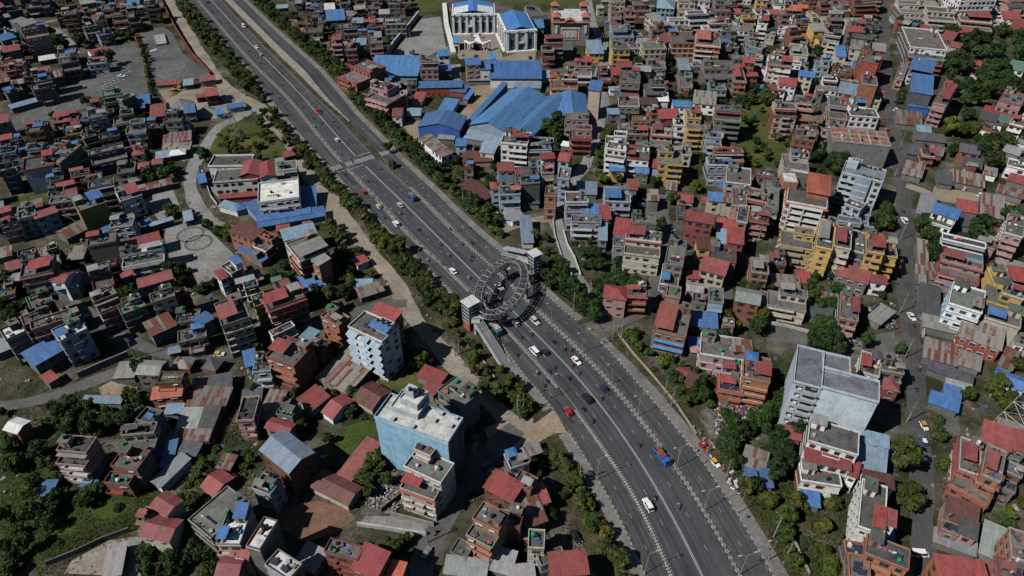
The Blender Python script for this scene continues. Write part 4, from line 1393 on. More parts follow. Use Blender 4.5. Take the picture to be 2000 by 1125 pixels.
# front-left, front-right, back-right roof corners in photo crops; storeys; roof type; wall; roof; options
DATA = '''
@0,0,4
495,112 605,108 590,78 5 F o C
185,270 375,240 345,190 5 R p C
620,190 700,180 690,150 2 F g C
745,165 835,150 800,120 3 R c R
880,140 1000,130 985,90 3 R p C
1000,150 1090,140 1075,100 3 F o C
660,110 760,95 745,65 3 F y C
800,95 930,85 920,30 3 F g C
1000,42 1090,36 1085,5 2 S g B
940,62 1100,75 1095,45 1 S g L
480,520 620,500 600,440 3 F g C
455,450 590,440 580,380 2 F c C
710,440 825,400 815,360 1 G w R
695,500 835,490 825,455 2 R w R
20,500 95,490 90,470 3 R p R
45,550 125,540 120,515 3 R p R
120,505 185,505 185,485 3 R p R
20,605 75,590 70,565 2 S p R
255,595 405,565 395,535 4 R g R
235,670 405,630 395,590 4 F g C
85,850 400,760 390,738 1 S g L
805,770 950,745 935,690 4 F n C
950,790 1045,745 1020,725 4 F k C
710,800 770,790 765,770 2 S p R
1050,845 1180,835 1170,735 1 G g B
865,940 1030,900 1045,840 4 F p C
690,930 830,900 820,840 4 F b C
430,940 620,930 610,890 2 R p R
975,1000 1130,985 1125,930 4 F b C
530,1050 650,1040 640,1005 2 F y C
780,1090 930,1060 925,1020 2 F g C
660,1080 760,1060 720,1030 2 F g C
1175,915 1290,900 1320,800 2 G g R
1265,910 1400,900 1430,850 4 F g C
1430,890 1510,870 1540,800 2 G g B
1325,985 1480,975 1475,950 2 F w C
1325,1020 1510,1015 1500,988 1 S g T
1270,1124 1480,1090 1500,1030 1 S g T
1605,755 1700,740 1695,680 2 G o R
1535,765 1600,755 1598,735 1 S o R
1785,845 1905,830 1895,800 1 G w B
1690,895 1750,885 1745,850 1 S w B
1230,665 1410,655 1405,630 1 S c R
1440,665 1510,660 1505,625 1 S g L
1570,635 1685,620 1670,595 1 S c R
0,1095 100,1080 80,1045 2 G p R
0,330 95,290 85,255 3 S g B
310,475 430,455 425,430 1 S g W
@500,0,4
600,345 672,345 670,300 4 R m R f
705,390 785,385 785,335 4 R m R
790,350 860,350 855,310 4 S g L
880,340 985,330 980,255 4 R p S
850,460 905,450 900,415 1 S m R
515,445 610,440 610,400 2 F m C
400,380 510,370 490,320 1 S g S
830,180 940,170 940,145 2 G g R
945,170 990,170 990,150 2 S g L
1000,215 1080,210 1080,180 2 S g R
1010,190 1170,185 1175,150 3 F g C
560,160 700,155 680,95 2 S g B
675,235 790,230 785,180 3 F g C
395,255 520,250 520,195 2 F g C
165,65 250,60 245,40 2 S g L
540,75 615,70 610,35 2 S g W
245,205 320,200 315,165 2 S m T
330,260 385,255 380,225 2 S m T
640,545 870,540 870,500 1 S c V
915,575 1275,600 1270,480 2 S b B
735,560 825,650 905,520 4 F a C
840,690 930,720 1000,650 3 F p C
925,720 1050,800 1115,690 4 F p D
1130,740 1180,740 1175,710 3 F w C
1060,910 1130,905 1160,840 2 G w V
1280,500 1420,500 1420,450 4 R p C
1420,440 1505,430 1500,395 4 S w B
1425,560 1515,545 1510,505 2 S g B
1100,640 1260,670 1240,590 1 F g C
1065,690 1125,680 1120,650 2 S g L
1180,905 1280,900 1290,855 1 S g L
@800,110,5.556
100,760 545,805 612,655 2.2 g B B x
665,740 1055,835 1470,445 2.2 g b B x
615,705 672,712 1068,340 1.3 S b B x
1098,815 1312,890 1700,490 2 g b B x
1575,675 1900,650 1925,405 2 g b B x
600,880 985,950 1040,850 1 S g L
755,1040 905,1050 975,950 2 S c L
875,235 1420,235 1415,90 2 S w B x
1165,320 1450,360 1400,250 1 S g L
95,345 560,330 570,275 1.6 S r B x
445,375 600,395 640,330 1 S r B
590,460 630,470 700,390 1 S g B
280,600 440,600 560,490 1 S w B
20,485 130,495 185,415 1 S c R
120,890 340,1105 445,1050 2 S w T
615,95 765,85 755,30 4 S p B
640,260 880,260 870,205 1 S g L
770,140 875,140 870,70 3 S w B
500,970 610,970 620,905 2 S s B
1010,930 1290,970 1300,840 4 R w R
1310,960 1550,970 1565,890 3 F b C
1660,960 1780,990 1780,940 1 H g W
310,890 480,900 490,860 1 S g S
0,630 110,640 120,580 1 S g L
1420,230 1525,230 1525,170 1 S w L
@1000,0,4
255,335 395,330 395,300 4 R m R f
235,420 330,415 325,360 3 R m C
395,400 470,395 465,345 1 S g D
165,215 250,215 235,150 2 S g B
130,130 240,120 210,55 3 F p C
600,420 710,415 690,335 2 S y L
580,325 680,320 670,290 1 S g D
305,650 510,650 510,585 4 R y R w
480,555 615,550 630,470 4 R p R w
415,545 478,545 478,495 3 R p R
305,605 380,600 375,570 3 S m R
600,700 690,710 705,650 5.5 S c B x
680,600 770,590 770,515 3 R m C
780,590 850,580 850,535 3 S o R
845,640 1000,650 1000,560 4 F g C
1040,690 1190,680 1190,615 4 F g C
900,755 985,750 985,725 2 S g R
765,710 860,705 855,680 1 S w L
830,830 990,830 990,760 2 F g C
1000,820 1120,810 1120,755 2 G w V
1125,790 1220,790 1190,700 2 G w W
785,260 945,250 940,190 4 F b C
780,390 910,380 905,330 4 F y C
1020,390 1190,375 1185,320 4 F c C
1150,330 1215,375 1205,300 3 S c R
1060,540 1190,530 1190,470 3 F g C
1240,340 1410,330 1400,250 4 R a C w
1430,350 1620,360 1630,270 5 R a O w
1255,270 1410,260 1400,215 3 R c R
1640,330 1700,320 1695,305 3 S g B
1640,400 1760,390 1750,340 3 F g C
1500,200 1670,190 1660,160 4 R w R
1380,130 1600,110 1590,70 4 F w C
1230,180 1390,170 1380,130 3 F w C
1740,230 1890,240 1870,185 3 F w C
1830,310 1920,310 1920,260 3 R b R
1135,60 1270,70 1270,10 3 H b L
1085,120 1175,220 1190,190 3 S c S
1590,60 1700,50 1695,0 5 F g C
1300,60 1430,60 1430,0 4 F c C
870,95 960,90 960,60 4 R p R
770,110 850,105 845,60 4 F p C
950,60 1080,50 1080,10 3 F o C
1300,550 1380,540 1380,475 2 S g L
1315,640 1410,640 1410,565 3 F g C
1500,570 1720,560 1715,470 4 F g C
1715,640 1810,630 1815,520 3 R a R
1810,490 1890,490 1890,455 4 S a R
1830,600 1910,590 1900,560 2 G a R
1900,720 1965,720 1965,675 1 S g B
1430,800 1600,830 1580,745 2 S w T
1590,890 1790,900 1790,830 5 F g C
1370,960 1515,960 1510,860 5 R y R e
1065,890 1145,885 1140,840 3 R a C
1145,930 1300,920 1300,860 3 S m R
945,960 1090,960 1085,910 4 R a C
1090,1000 1160,1000 1155,960 3 S g B
840,1000 920,1000 915,925 3 F g C
750,890 835,890 830,855 2 S g L
1265,980 1350,980 1345,935 3 R w C
415,960 600,970 600,890 3 F p C
450,1040 620,1040 625,980 4 F p C
0,1090 140,1110 130,1040 4 R m R
145,1110 325,1115 325,1080 3 F b C
730,1080 890,1090 900,1030 4 F w C
900,1080 1060,1080 1060,1010 3 R g R
1090,1090 1250,1100 1250,1010 4 R c R
1650,110 1770,100 1765,65 3 G w R
1770,140 1860,135 1855,95 2 F g C
1930,180 2000,190 1995,130 4 R w R
1640,260 1740,250 1735,205 3 R g C
@1500,0,4
1420,-30 1650,-60 1770,-100 7 F w C w
1030,70 1240,60 1240,0 4 R c C
1255,120 1470,130 1450,60 4 F c C
960,80 1030,80 1030,45 2 S g R
680,50 830,30 830,0 4 F o C
680,120 800,110 800,70 2 F o C
125,130 330,120 300,80 3 R o O
180,70 300,60 290,35 3 G o O
0,110 120,115 110,80 2 G n R
350,160 420,150 420,100 3 F c C
80,190 220,190 215,150 3 R w C
165,320 300,300 290,265 1 S g O
1500,190 1740,200 1730,110 3 R c R
1665,120 1800,120 1790,60 2 R w R
1820,150 1940,140 1930,90 2 G w R
1905,230 2000,260 2000,190 2 S o R
1090,370 1370,380 1340,230 4 F w C w
1090,440 1370,470 1365,400 3 F o C n
1370,300 1450,330 1480,260 2 G o R
1480,260 1560,240 1555,210 2 G w R
1320,470 1410,490 1450,410 2 S o S
1085,570 1265,600 1310,510 3 R w B fe
1000,610 1060,625 1090,500 2 F p C
1115,715 1280,740 1280,625 4 S k B x
1100,830 1250,840 1250,765 1.6 S B B x
1300,800 1400,830 1470,670 4 R p R
740,470 870,500 895,430 5 F r C x
735,655 850,665 850,600 5 F a C x
645,380 735,390 740,335 4 S c T
700,490 770,510 800,380 4 F o C
665,520 735,530 735,490 2 H o B
15,500 185,520 185,450 5 R w R
175,420 310,430 305,350 3 F c C
35,390 130,430 150,370 3 R w C
80,660 215,670 215,610 3 G w R
0,700 135,715 130,680 2 S w R
265,620 330,630 330,595 2 S w L
390,650 545,660 540,605 3 R w T
510,570 650,580 650,530 2 R o C
530,440 600,440 600,375 3 S c B
555,720 690,750 690,680 2 S c L
185,800 335,820 345,760 1 F o C
50,870 220,870 215,800 5 F c C
220,880 430,900 440,830 4 R a O
480,880 620,890 620,760 4 F p C
635,830 760,845 765,790 4 R w B e
620,910 830,900 860,840 4 F w C
480,1110 915,1120 950,1020 4 F g O nx
200,1080 360,1100 370,1030 4 R o C
1010,960 1210,990 1180,900 1 S g T
1160,1040 1260,1040 1250,975 1 G g L
1150,1090 1380,1110 1370,1060 1 S g D
1680,870 1900,930 1915,890 1 S g R
1660,930 1800,960 1810,910 1 S g D
1790,990 1860,1010 1880,930 1 S g N
1820,780 1990,830 2010,740 3 F p C
1910,960 2010,1000 2010,930 3 R w R
1560,510 1750,525 1740,480 1 G w R
1590,575 1660,585 1650,535 1 G w R
1895,540 2000,560 2000,485 2 G w N
@0,281,4
195,205 435,170 410,85 4 F l C x
0,80 120,60 130,20 4 F b C
140,70 330,60 325,0 4 F b D
0,215 115,190 90,150 4 F k C
440,120 545,160 520,30 4 R a C
700,130 970,60 960,-10 3 F k C
560,110 690,60 690,0 3 F g C
965,70 1050,55 1050,25 2 S w R
1040,85 1125,75 1115,45 2 H w R
940,190 990,180 990,135 2 S g R
930,225 1060,215 1050,150 2 F g C
1335,85 1460,80 1430,45 1 H g W
1280,50 1490,45 1480,0 1 S g T
1225,110 1335,100 1330,60 1 S g L
435,340 580,310 570,280 3 G b R
385,410 500,400 490,340 3 F b C
510,400 605,385 590,345 3 G n R
560,250 700,225 690,195 3 R o R
640,310 740,285 735,255 3 R o R
700,360 900,330 880,270 4 F g C
620,525 835,455 775,385 4 R v B ex
945,450 1110,400 1060,330 3 R w R
1090,370 1340,310 1330,275 1 S g T
1010,300 1095,280 1090,250 1 S g T
510,760 680,650 640,580 1 G g T
520,910 640,890 690,800 1 S g T
695,790 915,760 895,690 4 F g C x
870,650 1040,640 1040,580 3 F b C
965,845 1245,760 1245,690 2 S w R
965,900 1290,870 1240,780 3 F w W
1095,1115 1355,1050 1325,990 2 G p R
735,1080 900,1060 820,940 3 F g C
490,1110 650,1110 570,1010 2 G w L
405,1065 500,1090 560,1010 3 G w R
625,1060 705,1050 690,1010 1 S w R
180,1030 420,1000 400,880 4 R g R
150,880 290,850 270,810 3 F g C
280,580 450,530 420,500 3 S b R
150,590 280,560 270,480 3 F b C
0,540 80,520 75,490 3 S p R
0,640 150,600 140,560 3 R p R
400,460 600,440 590,400 3 R p C
1115,650 1180,620 1170,585 1 S g B
1180,640 1350,590 1340,575 1 S g L
1450,600 1510,590 1490,530 1 S g L
@500,281,4
790,950 870,910 840,870 1 S w R
225,90 300,85 295,60 1 S o R
1745,70 1900,60 1930,0 1 S g L
1620,140 1840,135 1830,70 1 S p V
1640,330 1780,480 1800,400 1 S o V
1890,215 2010,205 2010,140 4 G b R
1835,350 1905,345 1905,295 3 H b R
1900,400 2060,390 2060,330 3 R s O
1935,580 2010,600 2010,530 1 S w S
1650,70 1700,65 1700,10 1 F g C
745,1124 870,1100 940,1060 1 S g L
@380,270,6.617
175,362 700,352 770,215 2.3 F w C pn
270,552 832,535 815,385 2.2 F w C pn
595,480 812,478 858,300 2.8 g r R x
848,512 1062,490 1045,310 2.8 g w R x
1062,480 1150,470 1140,290 2.8 S g S x
825,825 1352,762 1332,525 3.2 F w W wn
1070,500 1325,470 1312,290 3 F w C
835,1070 1497,965 1490,905 1.2 S r B x
840,1140 1700,1000 1650,905 1 S b B x
1390,930 1640,960 1500,700 1 S b B x
785,1050 900,965 822,800 1.1 S b B x
330,772 812,742 800,700 1 S m R x
540,945 652,895 612,815 1 H w B
330,870 540,945 600,880 1 S w L
1168,240 1302,215 1262,172 1 G o R
60,585 142,562 132,465 1 S g B
60,460 135,440 130,350 1 F a C
@430,420,7.032
140,215 455,345 595,225 3 S a V w
470,340 605,440 750,290 3 F a C w
240,450 560,650 640,600 1 S a B
895,390 1100,640 1500,490 4 R a T w
1270,590 1345,710 1470,610 4 S a S
900,335 1340,250 1250,140 3 S w L
1210,1040 1440,950 1300,790 1 S a B
785,215 950,200 940,140 1 S o R
1145,155 1240,140 1235,90 1 S o R
20,710 150,820 270,740 3 F w C
205,680 285,640 230,560 4 S w B x
0,890 92,845 30,750 3 S w R
340,1010 520,960 490,880 3 F n C
240,930 480,880 440,840 3 S g S
820,1050 1000,1000 900,880 4 R m R
960,1040 1150,1000 1090,940 4 H m O
720,910 830,880 820,850 4 S m N
@1000,281,4
130,80 310,70 300,-20 3 F b C
230,120 330,110 325,75 3 S b R
360,130 440,140 470,70 3 G s R
350,270 440,270 470,190 4 F s C
230,230 320,220 310,170 4 R c O e
30,270 200,260 190,180 4 F g C
75,310 220,300 200,250 4 F k C x
45,465 210,465 205,390 1 S g D
240,410 330,400 370,330 4 F a C
0,610 90,580 60,520 1 S w S
100,760 185,780 125,600 1 S w L
740,60 890,90 900,0 4 F w C w
880,110 1060,120 1090,20 3 F w C
1150,100 1340,110 1335,20 5 F y C
1085,190 1290,200 1325,150 3 S l R x
765,210 875,210 870,155 2 S y B
1220,350 1290,370 1280,265 1 S g T
500,390 650,390 665,310 1 S g L
420,490 590,480 590,370 4 F s C w
720,450 920,450 920,340 3 R s B e
895,350 975,360 980,295 2 S g R
545,550 720,545 720,480 3 S l B
460,610 690,610 700,560 3 F l C w
690,590 760,580 760,490 3 S m R
680,750 735,750 740,590 2 S l L
800,700 910,720 920,610 3 S m R
920,740 990,740 995,660 4 S c R
870,810 1150,830 1180,690 4 R c R w
790,800 870,800 880,720 3 R l C
940,620 1120,620 1120,550 4 F g C
1065,440 1140,440 1135,370 2 S g T
1520,200 1700,180 1720,100 3 F l C w
1590,100 1810,90 1800,30 3 F a C
1660,300 1850,310 1880,190 3 F l C w
1720,480 1830,490 1830,350 3 F p C
1830,470 2000,520 2010,380 3 F p D
1860,590 2000,610 2000,540 3 R p R
1760,600 1840,620 1850,490 3 F p C
1535,440 1640,450 1640,395 3 S c B
1640,450 1745,460 1745,400 3 S c T
1365,590 1570,630 1570,565 4 S m R
1600,650 1760,680 1760,610 2 S m R
1680,770 1800,780 1810,680 3 S m R
1445,820 1590,820 1590,740 3 S y V
1625,760 1750,800 1700,700 2 S g L
1530,900 1740,920 1760,800 3 F g D
1470,980 1660,1030 1690,940 3 S c R
1370,1050 1460,1050 1455,1000 2 S c R
1190,930 1330,950 1370,760 4 F g C
1150,1090 1290,1110 1320,960 2 F g D w
1280,560 1400,560 1420,480 1 F g C
1870,1000 2000,1010 2000,900 3 R a T e
@1500,281,4
130,150 320,160 320,50 4 F c C
105,745 355,775 370,660 4 F y C
375,800 500,825 530,610 5 R y T e
505,800 635,815 665,660 5 R c R e
640,830 740,850 770,700 4 F k C
755,840 890,850 910,710 5 R y R e
880,870 1000,880 1000,760 4 F y C
545,640 840,680 850,600 3 F s C
535,1020 780,1100 795,990 2 S g R
800,1080 920,1090 925,1040 2 S w R
30,1110 240,1120 240,1040 1 S g T
225,1080 325,1085 320,1010 1 S g R
-40,500 80,520 90,300 3 F g C
1280,530 1470,585 1505,530 3 S w B
1250,600 1430,660 1460,600 2 F w C w
1150,540 1270,560 1320,430 1 S g S
1350,790 1690,860 1710,770 3 F w D b
1340,960 1660,1030 1690,930 3 R p R
1860,690 2000,740 2000,590 4 F p C
1650,555 1820,580 1840,440 1 S g T
1790,370 1990,430 2000,380 1 S g T
1440,290 1690,340 1680,260 1 S g T
1060,230 1200,270 1210,180 1 S g T
1320,310 1420,310 1440,230 1 S g D
1080,80 1210,80 1200,20 1 S g D
1250,70 1360,95 1370,40 1 S o T
1490,60 1640,80 1650,10 2 G a D
1510,170 1650,190 1690,110 1 S g D
1165,960 1235,960 1240,780 1 S g T
1245,1060 1345,1060 1345,950 1 S g T
1155,1090 1220,1090 1225,970 1 S g T
1740,1110 2000,1110 2010,990 3 R y R
1500,640 1570,640 1570,565 1 S g D
@1500,320,8.333
290,610 940,715 1000,200 5 F a C nwWq
1170,140 1840,270 1960,100 5 F h C nWwq
1215,830 1660,910 1670,690 2.6 F s C w
1290,640 1530,760 1560,650 4 F s L n
@0,562,4
250,150 430,100 360,30 3 R o C
190,290 410,210 370,150 3 F p C
250,330 560,230 540,170 4 R p C
50,400 205,340 140,270 4 F g W
480,405 700,320 600,250 4 F l W
270,610 515,465 430,385 2 S g B
760,140 940,80 870,0 4 R p C
960,200 1150,140 1090,80 3 F g C
1190,370 1378,290 1310,210 2 S g T
1190,110 1370,60 1340,0 4 F c C
1240,185 1370,130 1340,85 2 S g L
1385,70 1480,30 1440,0 3 F o C
1380,270 1560,250 1560,170 2 F g C
1555,297 1663,242 1600,190 2 G c B
1400,420 1620,380 1600,300 2 F g C
1740,290 1960,230 1880,70 5 R c R e
1220,740 1410,730 1450,650 3 F o C
1205,855 1425,850 1410,775 2 S a O
1440,930 1740,930 1830,790 1 S g T
1370,1120 1520,1110 1590,950 1 S g S
1530,1110 1650,1110 1730,940 1 S g D
1560,790 1850,780 1760,710 1 S g D
1290,980 1410,980 1435,915 1 S g L
975,1070 1140,1124 1265,970 3 F g D
0,1110 130,1110 260,1040 2 G a W
915,690 1050,705 1070,600 1 S g S
645,890 935,900 960,860 1 S g L
1325,510 1410,500 1400,465 1 S g L
1590,620 1680,650 1730,570 1 H o D
1385,605 1500,640 1480,565 1 H o T
1920,620 2000,590 1990,485 3 S w B
1880,1020 2000,1050 2000,870 3 F p D
150,235 215,210 200,180 1 S o T
@500,562,4
105,165 390,75 330,0 5 R m R
0,150 90,110 60,30 4 F y C
135,375 310,300 270,270 4 F w C
110,530 300,640 415,460 4 R a R e
0,640 130,660 110,540 3 F b C
350,385 415,422 485,350 3 S o L
425,450 530,490 590,415 3 F o C
510,220 645,300 730,230 5 F a C
725,300 985,425 1110,300 6 R w B wWBn
885,205 1060,275 1140,195 5 S m R
480,700 715,832 978,570 1 S g T
760,870 905,945 1050,810 1 G c V
520,970 595,1022 757,885 1 G w R
45,1100 240,1120 330,1060 2 G p R
0,1030 130,1040 250,830 1 S g T
195,790 290,820 345,740 1 S o V
1250,690 1425,752 1500,680 1 S g R
1310,790 1385,845 1440,770 1 S g R
1450,800 1600,960 1715,820 4 F g C
820,75 1000,20 960,-40 1 S g T
615,150 700,130 680,95 1 S o V
990,655 1060,680 1040,610 1 S w T
@700,740,3.75
118,275 655,468 765,290 7 F t W xnq
310,795 555,890 690,640 3.3 R c R nwW
345,635 605,770 690,625 4.5 F c C nw
405,510 525,560 575,500 5.5 F c C nw
@1000,562,4
720,70 890,95 900,0 3 H p R
905,60 1045,60 1050,-20 3 R a R
1125,325 1370,405 1388,165 3 R a R eb
1390,300 1590,305 1605,205 1.5 S g B
1190,120 1340,135 1370,0 3 F p C
1410,110 1510,130 1520,60 2 F g C
1530,110 1640,110 1660,0 3 F b B
1460,520 1800,560 1820,400 3 F p C w
1720,490 1870,500 1860,420 3.6 S p T
1640,660 1790,680 1790,585 2 R p R
1620,790 1800,820 1800,700 2 R a R
1800,700 2010,740 2020,560 4 R a R
1285,690 1390,680 1385,620 1 H c R
1380,740 1450,785 1440,700 1 S o V
1385,450 1480,460 1480,400 1 S w B
1400,500 1470,500 1470,465 1 S g P
@1500,562,4
0,90 300,130 320,20 3 R c T
40,190 160,205 165,140 1 S g R
560,230 700,260 710,60 3 R p R e
530,350 625,380 660,270 1 S g P
715,650 870,700 880,540 3 R w R
880,650 1045,660 1050,555 3 F g C
900,790 1010,800 1010,640 2 H m R
1400,120 1660,190 1710,30 4 F w C bW
1720,40 2000,140 2000,0 4 R y R
1675,235 1950,300 2000,180 3 F c C x
1470,380 1800,470 1860,340 2 S r T
1210,540 1460,600 1480,470 1 S g T
1460,590 1640,640 1670,550 1 S g T
1250,630 1590,750 1600,690 1 S g D
1380,830 1500,860 1500,790 1 S g B
1265,890 1480,970 1490,890 1 S g B
1390,750 1580,800 1590,765 1 S g S
1180,190 1330,220 1330,20 1 S g D
1205,300 1460,350 1470,270 1 S g S
1800,600 1900,640 1960,520 1 S g T
1940,430 2010,460 2010,370 2 F w C
800,230 880,300 960,200 1 S g S
@1500,640,3.515
180,365 370,415 385,165 6.9 F h D npq
372,300 560,340 562,208 6.8 F h D npxq
365,405 757,508 765,370 7 F h D npxq
100,745 218,768 225,700 1.5 S m R x
@0,843,3.99
430,185 640,235 725,60 4 F p D
625,425 735,420 815,292 1 S g B
865,260 1065,300 1170,150 3 F o C
805,400 1000,410 1060,330 2 F o C
930,100 1180,100 1210,-60 3 F c D
1185,385 1250,430 1485,230 1 S w S
1250,280 1330,270 1390,75 1 S g B
1380,170 1520,180 1580,95 1 S g D
1310,70 1620,65 1650,-10 1 S g T
265,525 375,530 445,395 0.8 S g B
1125,790 1320,880 1385,710 3 G c R
1165,580 1300,640 1430,540 3.6 G c R
1080,690 1160,720 1220,610 3 R c R n
1495,680 1640,850 1920,560 4 F g C
1690,870 1870,880 1960,600 4 F c W
1800,960 1930,985 1990,850 3 G p R
1690,1110 1850,1130 1900,980 2.6 G p R
830,1110 950,1120 970,900 1 S g S
@500,843,3.99
45,140 255,325 438,165 4 G o L
-20,440 110,500 190,380 3 F l C
630,330 735,378 975,120 1 S g R
435,420 715,580 810,440 1 G c V
1615,760 1830,840 1990,640 4 F a C
1780,430 1990,545 2080,420 3 S o R
1525,930 1635,1000 1690,890 1 F g C n
1465,1100 1780,1130 1810,1010 1 S g S
1850,1060 1990,1130 2010,960 1 S g S
740,1060 930,1130 1045,955 4 S m R
1020,1125 1120,1135 1175,1030 3 S m O
530,930 790,1000 840,900 4 R m C
55,1040 250,1140 370,1030 4 F l W
-60,880 30,930 150,700 5 F g W x
@1000,843,3.99
-10,290 130,240 80,130 3 F s C b
0,400 140,455 210,360 3 R m C
215,560 298,545 235,418 2 S k R
85,660 255,620 170,480 2 S g T
120,740 270,690 240,630 2 S g V
140,890 260,920 240,780 3 F c C
230,1040 420,980 380,900 2 F g C
330,1100 620,1120 545,960 3 S c R
0,1130 190,1140 150,1050 1 S g S
-140,700 60,740 100,600 3 F o C
1790,250 1960,310 1995,180 1 S g T
1825,345 1900,335 1890,295 1 S g B
1950,430 2020,420 2010,300 1 S g B
@1500,843,3.99
300,70 690,170 720,0 4 F w C w
290,225 635,295 635,195 3 S w R
250,385 560,415 560,290 2 F w C w
640,330 700,370 700,260 2.5 S w R
680,270 890,310 940,110 2 S g L
740,80 930,120 935,40 2.6 S g L
905,200 1020,190 1010,130 1 S g B
690,740 890,790 940,430 4 F w C W
850,690 990,740 990,630 4.6 S w R
740,405 965,435 975,345 3 S w V
880,850 970,870 970,760 1 S g B
760,940 1095,1075 1105,920 4 F a D
600,960 740,955 750,860 3 F a C
620,1130 780,1150 800,980 3 F a C
1450,360 1750,520 1830,360 3 R a R
1480,290 1640,330 1670,90 3 R a R
1665,330 1810,395 1850,160 4 R a R e
1360,690 1600,760 1650,600 2 S p V
1480,790 1610,830 1640,720 2.3 S p D
1290,850 1610,960 1620,870 1 S g S
1640,940 1860,1020 1910,800 1 S g S
1320,1125 1690,1150 1680,1010 3 S a R
1890,980 2010,1000 2010,780 4 F p C
1780,1130 1960,1150 1990,1020 3 R p R
1670,70 1890,150 1900,0 2 S g R
1910,140 2010,160 2010,20 2 S g R
255,565 390,575 395,480 1 S g B
1350,760 1480,800 1490,730 2 R p C
'''
# ------------------------------------------------------------------ free-standing walls
def wall_line(name, px, h, t, color, label, cap=None, posts=0):
    g = [Vector(un(x, y)) for x, y in px]
    root = empty(name, (g[0].x, g[0].y, 0))
    tag(root, label, 'wall')
    inv = Matrix.Translation(root.location).inverted()
    for i in range(len(g) - 1):
        a, c = g[i], g[i + 1]
        L = (c - a).length
        an = math.atan2(c.y - a.y, c.x - a.x)
        b = MB(); b.box(0, L, -t / 2, t / 2, -.2, h)
        add('wall_panel', b.mesh('wall_panel', ['wall']), root, color, (a.x - g[0].x, a.y - g[0].y, 0), an)
        if cap:
            b = MB(); b.box(-.05, L + .05, -t / 2 - .12, t / 2 + .12, h, h + .18)
            add('coping', b.mesh('coping', ['trim']), root, cap, (a.x - g[0].x, a.y - g[0].y, 0), an)
        if posts:
            b = MB(); b.box(-.25, .25, -t / 2 - .2, t / 2 + .2, -.2, h + .5)
            me = b.mesh('post', ['trim'])
            n = int(L / posts)
            for k in range(n + 1):
                p = a + (c - a) * (k / max(1, n))
                add('post', me, root, cap or color, (p.x - g[0].x, p.y - g[0].y, 0), an)
    NOBUILD_LINE.append((smooth(g, 1.5), t))
    return root
wall_line('boundary_wall', [(314, 0), (345, 60), (375, 108), (412, 148)], 2.4, .3, (0.15, 0.045, 0.035), 'long red boundary wall beside the sandy track left of the highway', (0.2, 0.06, 0.05))
wall_line('boundary_wall', [(818, 32), (800, 55), (770, 90), (752, 119)], 3.5, .5, (0.5, 0.5, 0.47), 'tall white pilastered wall left of the empty event yard', (0.55, 0.55, 0.52), 4)
wall_line('boundary_wall', [(868, 10), (872, 50), (886, 106)], 1.6, 3.2, (0.6, 0.6, 0.57), 'broad white wall between event yard and palace court', None)
wall_line('boundary_wall', [(264, 75), (282, 115), (292, 180)], 1.8, .3, (0.4, 0.16, 0.12), 'red and white wall dividing the two driving-test lots', (0.35, 0.1, 0.08))
wall_line('boundary_wall', [(1100, 452), (1108, 480), (1122, 505), (1134, 540)], 1.3, .35, (0.5, 0.49, 0.45), 'pale wall on the outer side of the curving back street')
wall_line('boundary_wall', [(1080, 430), (1084, 462), (1096, 500), (1124, 551)], 1.0, .3, (0.42, 0.41, 0.38), 'pale kerb wall on the inner side of the curving back street')
wall_line('boundary_wall', [(1793, 560), (1796, 610), (1802, 660)], 2.2, .3, (0.42, 0.41, 0.4), 'stained white wall on the right side of the market street')
wall_line('retaining_wall', [(155, 738), (200, 718), (252, 696)], 2.6, .5, (0.2, 0.17, 0.15), 'dark stone retaining wall above the lower left road')
wall_line('boundary_wall', [(92, 1105), (150, 1082), (205, 1056), (255, 1038)], 2.0, .35, (0.13, 0.12, 0.1), 'dark weathered wall below the garden lawns')
wall_line('boundary_wall', [(698, 1026), (760, 1035), (832, 1046)], 1.5, .5, (0.4, 0.39, 0.36), 'pale concrete wall below the short lane by the cream house')
wall_line('boundary_wall', [(763, 1006), (790, 1013), (848, 1028)], 1.8, .3, (0.26, 0.25, 0.22), 'mossy concrete wall at the foot of the cream house')
wall_line('boundary_wall', [(745, 1000), (790, 965)], 2.0, .3, (0.16, 0.13, 0.1), 'dark brick wall beside the stony plot')
wall_line('boundary_wall', [(1320, 700), (1345, 690), (1352, 668)], 1.2, .25, (0.3, 0.22, 0.18), 'low brick garden wall below the cobalt-trimmed house')
wall_line('boundary_wall', [(1208, 655), (1235, 690), (1275, 735), (1320, 790), (1360, 850)], 1.0, .3, (0.3, 0.26, 0.2), 'long earth-coloured wall right of the highway footpath')
wall_line('boundary_wall', [(1372, 330), (1395, 350), (1412, 372), (1424, 392)], 1.6, .6, (0.32, 0.13, 0.08), 'curved orange brick wall around the hedged lawn')
wall_line('boundary_wall', [(1800, 560), (1832, 562), (1832, 610)], 1.6, .25, (0.4, 0.4, 0.38), 'white wall around the dark market-side yard')
wall_line('boundary_wall', [(940, 700), (968, 742)], 0.8, .3, (0.42, 0.37, 0.28), 'short cream wall in the rough verge left of the highway')
wall_line('boundary_wall', [(1500, 632), (1540, 640), (1578, 650)], 1.4, .25, (0.42, 0.4, 0.37), 'white wall along the dark yard behind the hotel')
wall_line('boundary_wall', [(1545, 1045), (1560, 1080), (1580, 1122)], 1.2, .3, (0.3, 0.29, 0.26), 'grey garden wall low on the right by the terraces')
wall_line('boundary_wall', [(404, 362), (412, 385), (425, 402)], 1.3, .3, (0.45, 0.44, 0.42), 'curved pale wall at the edge of the school terrace')

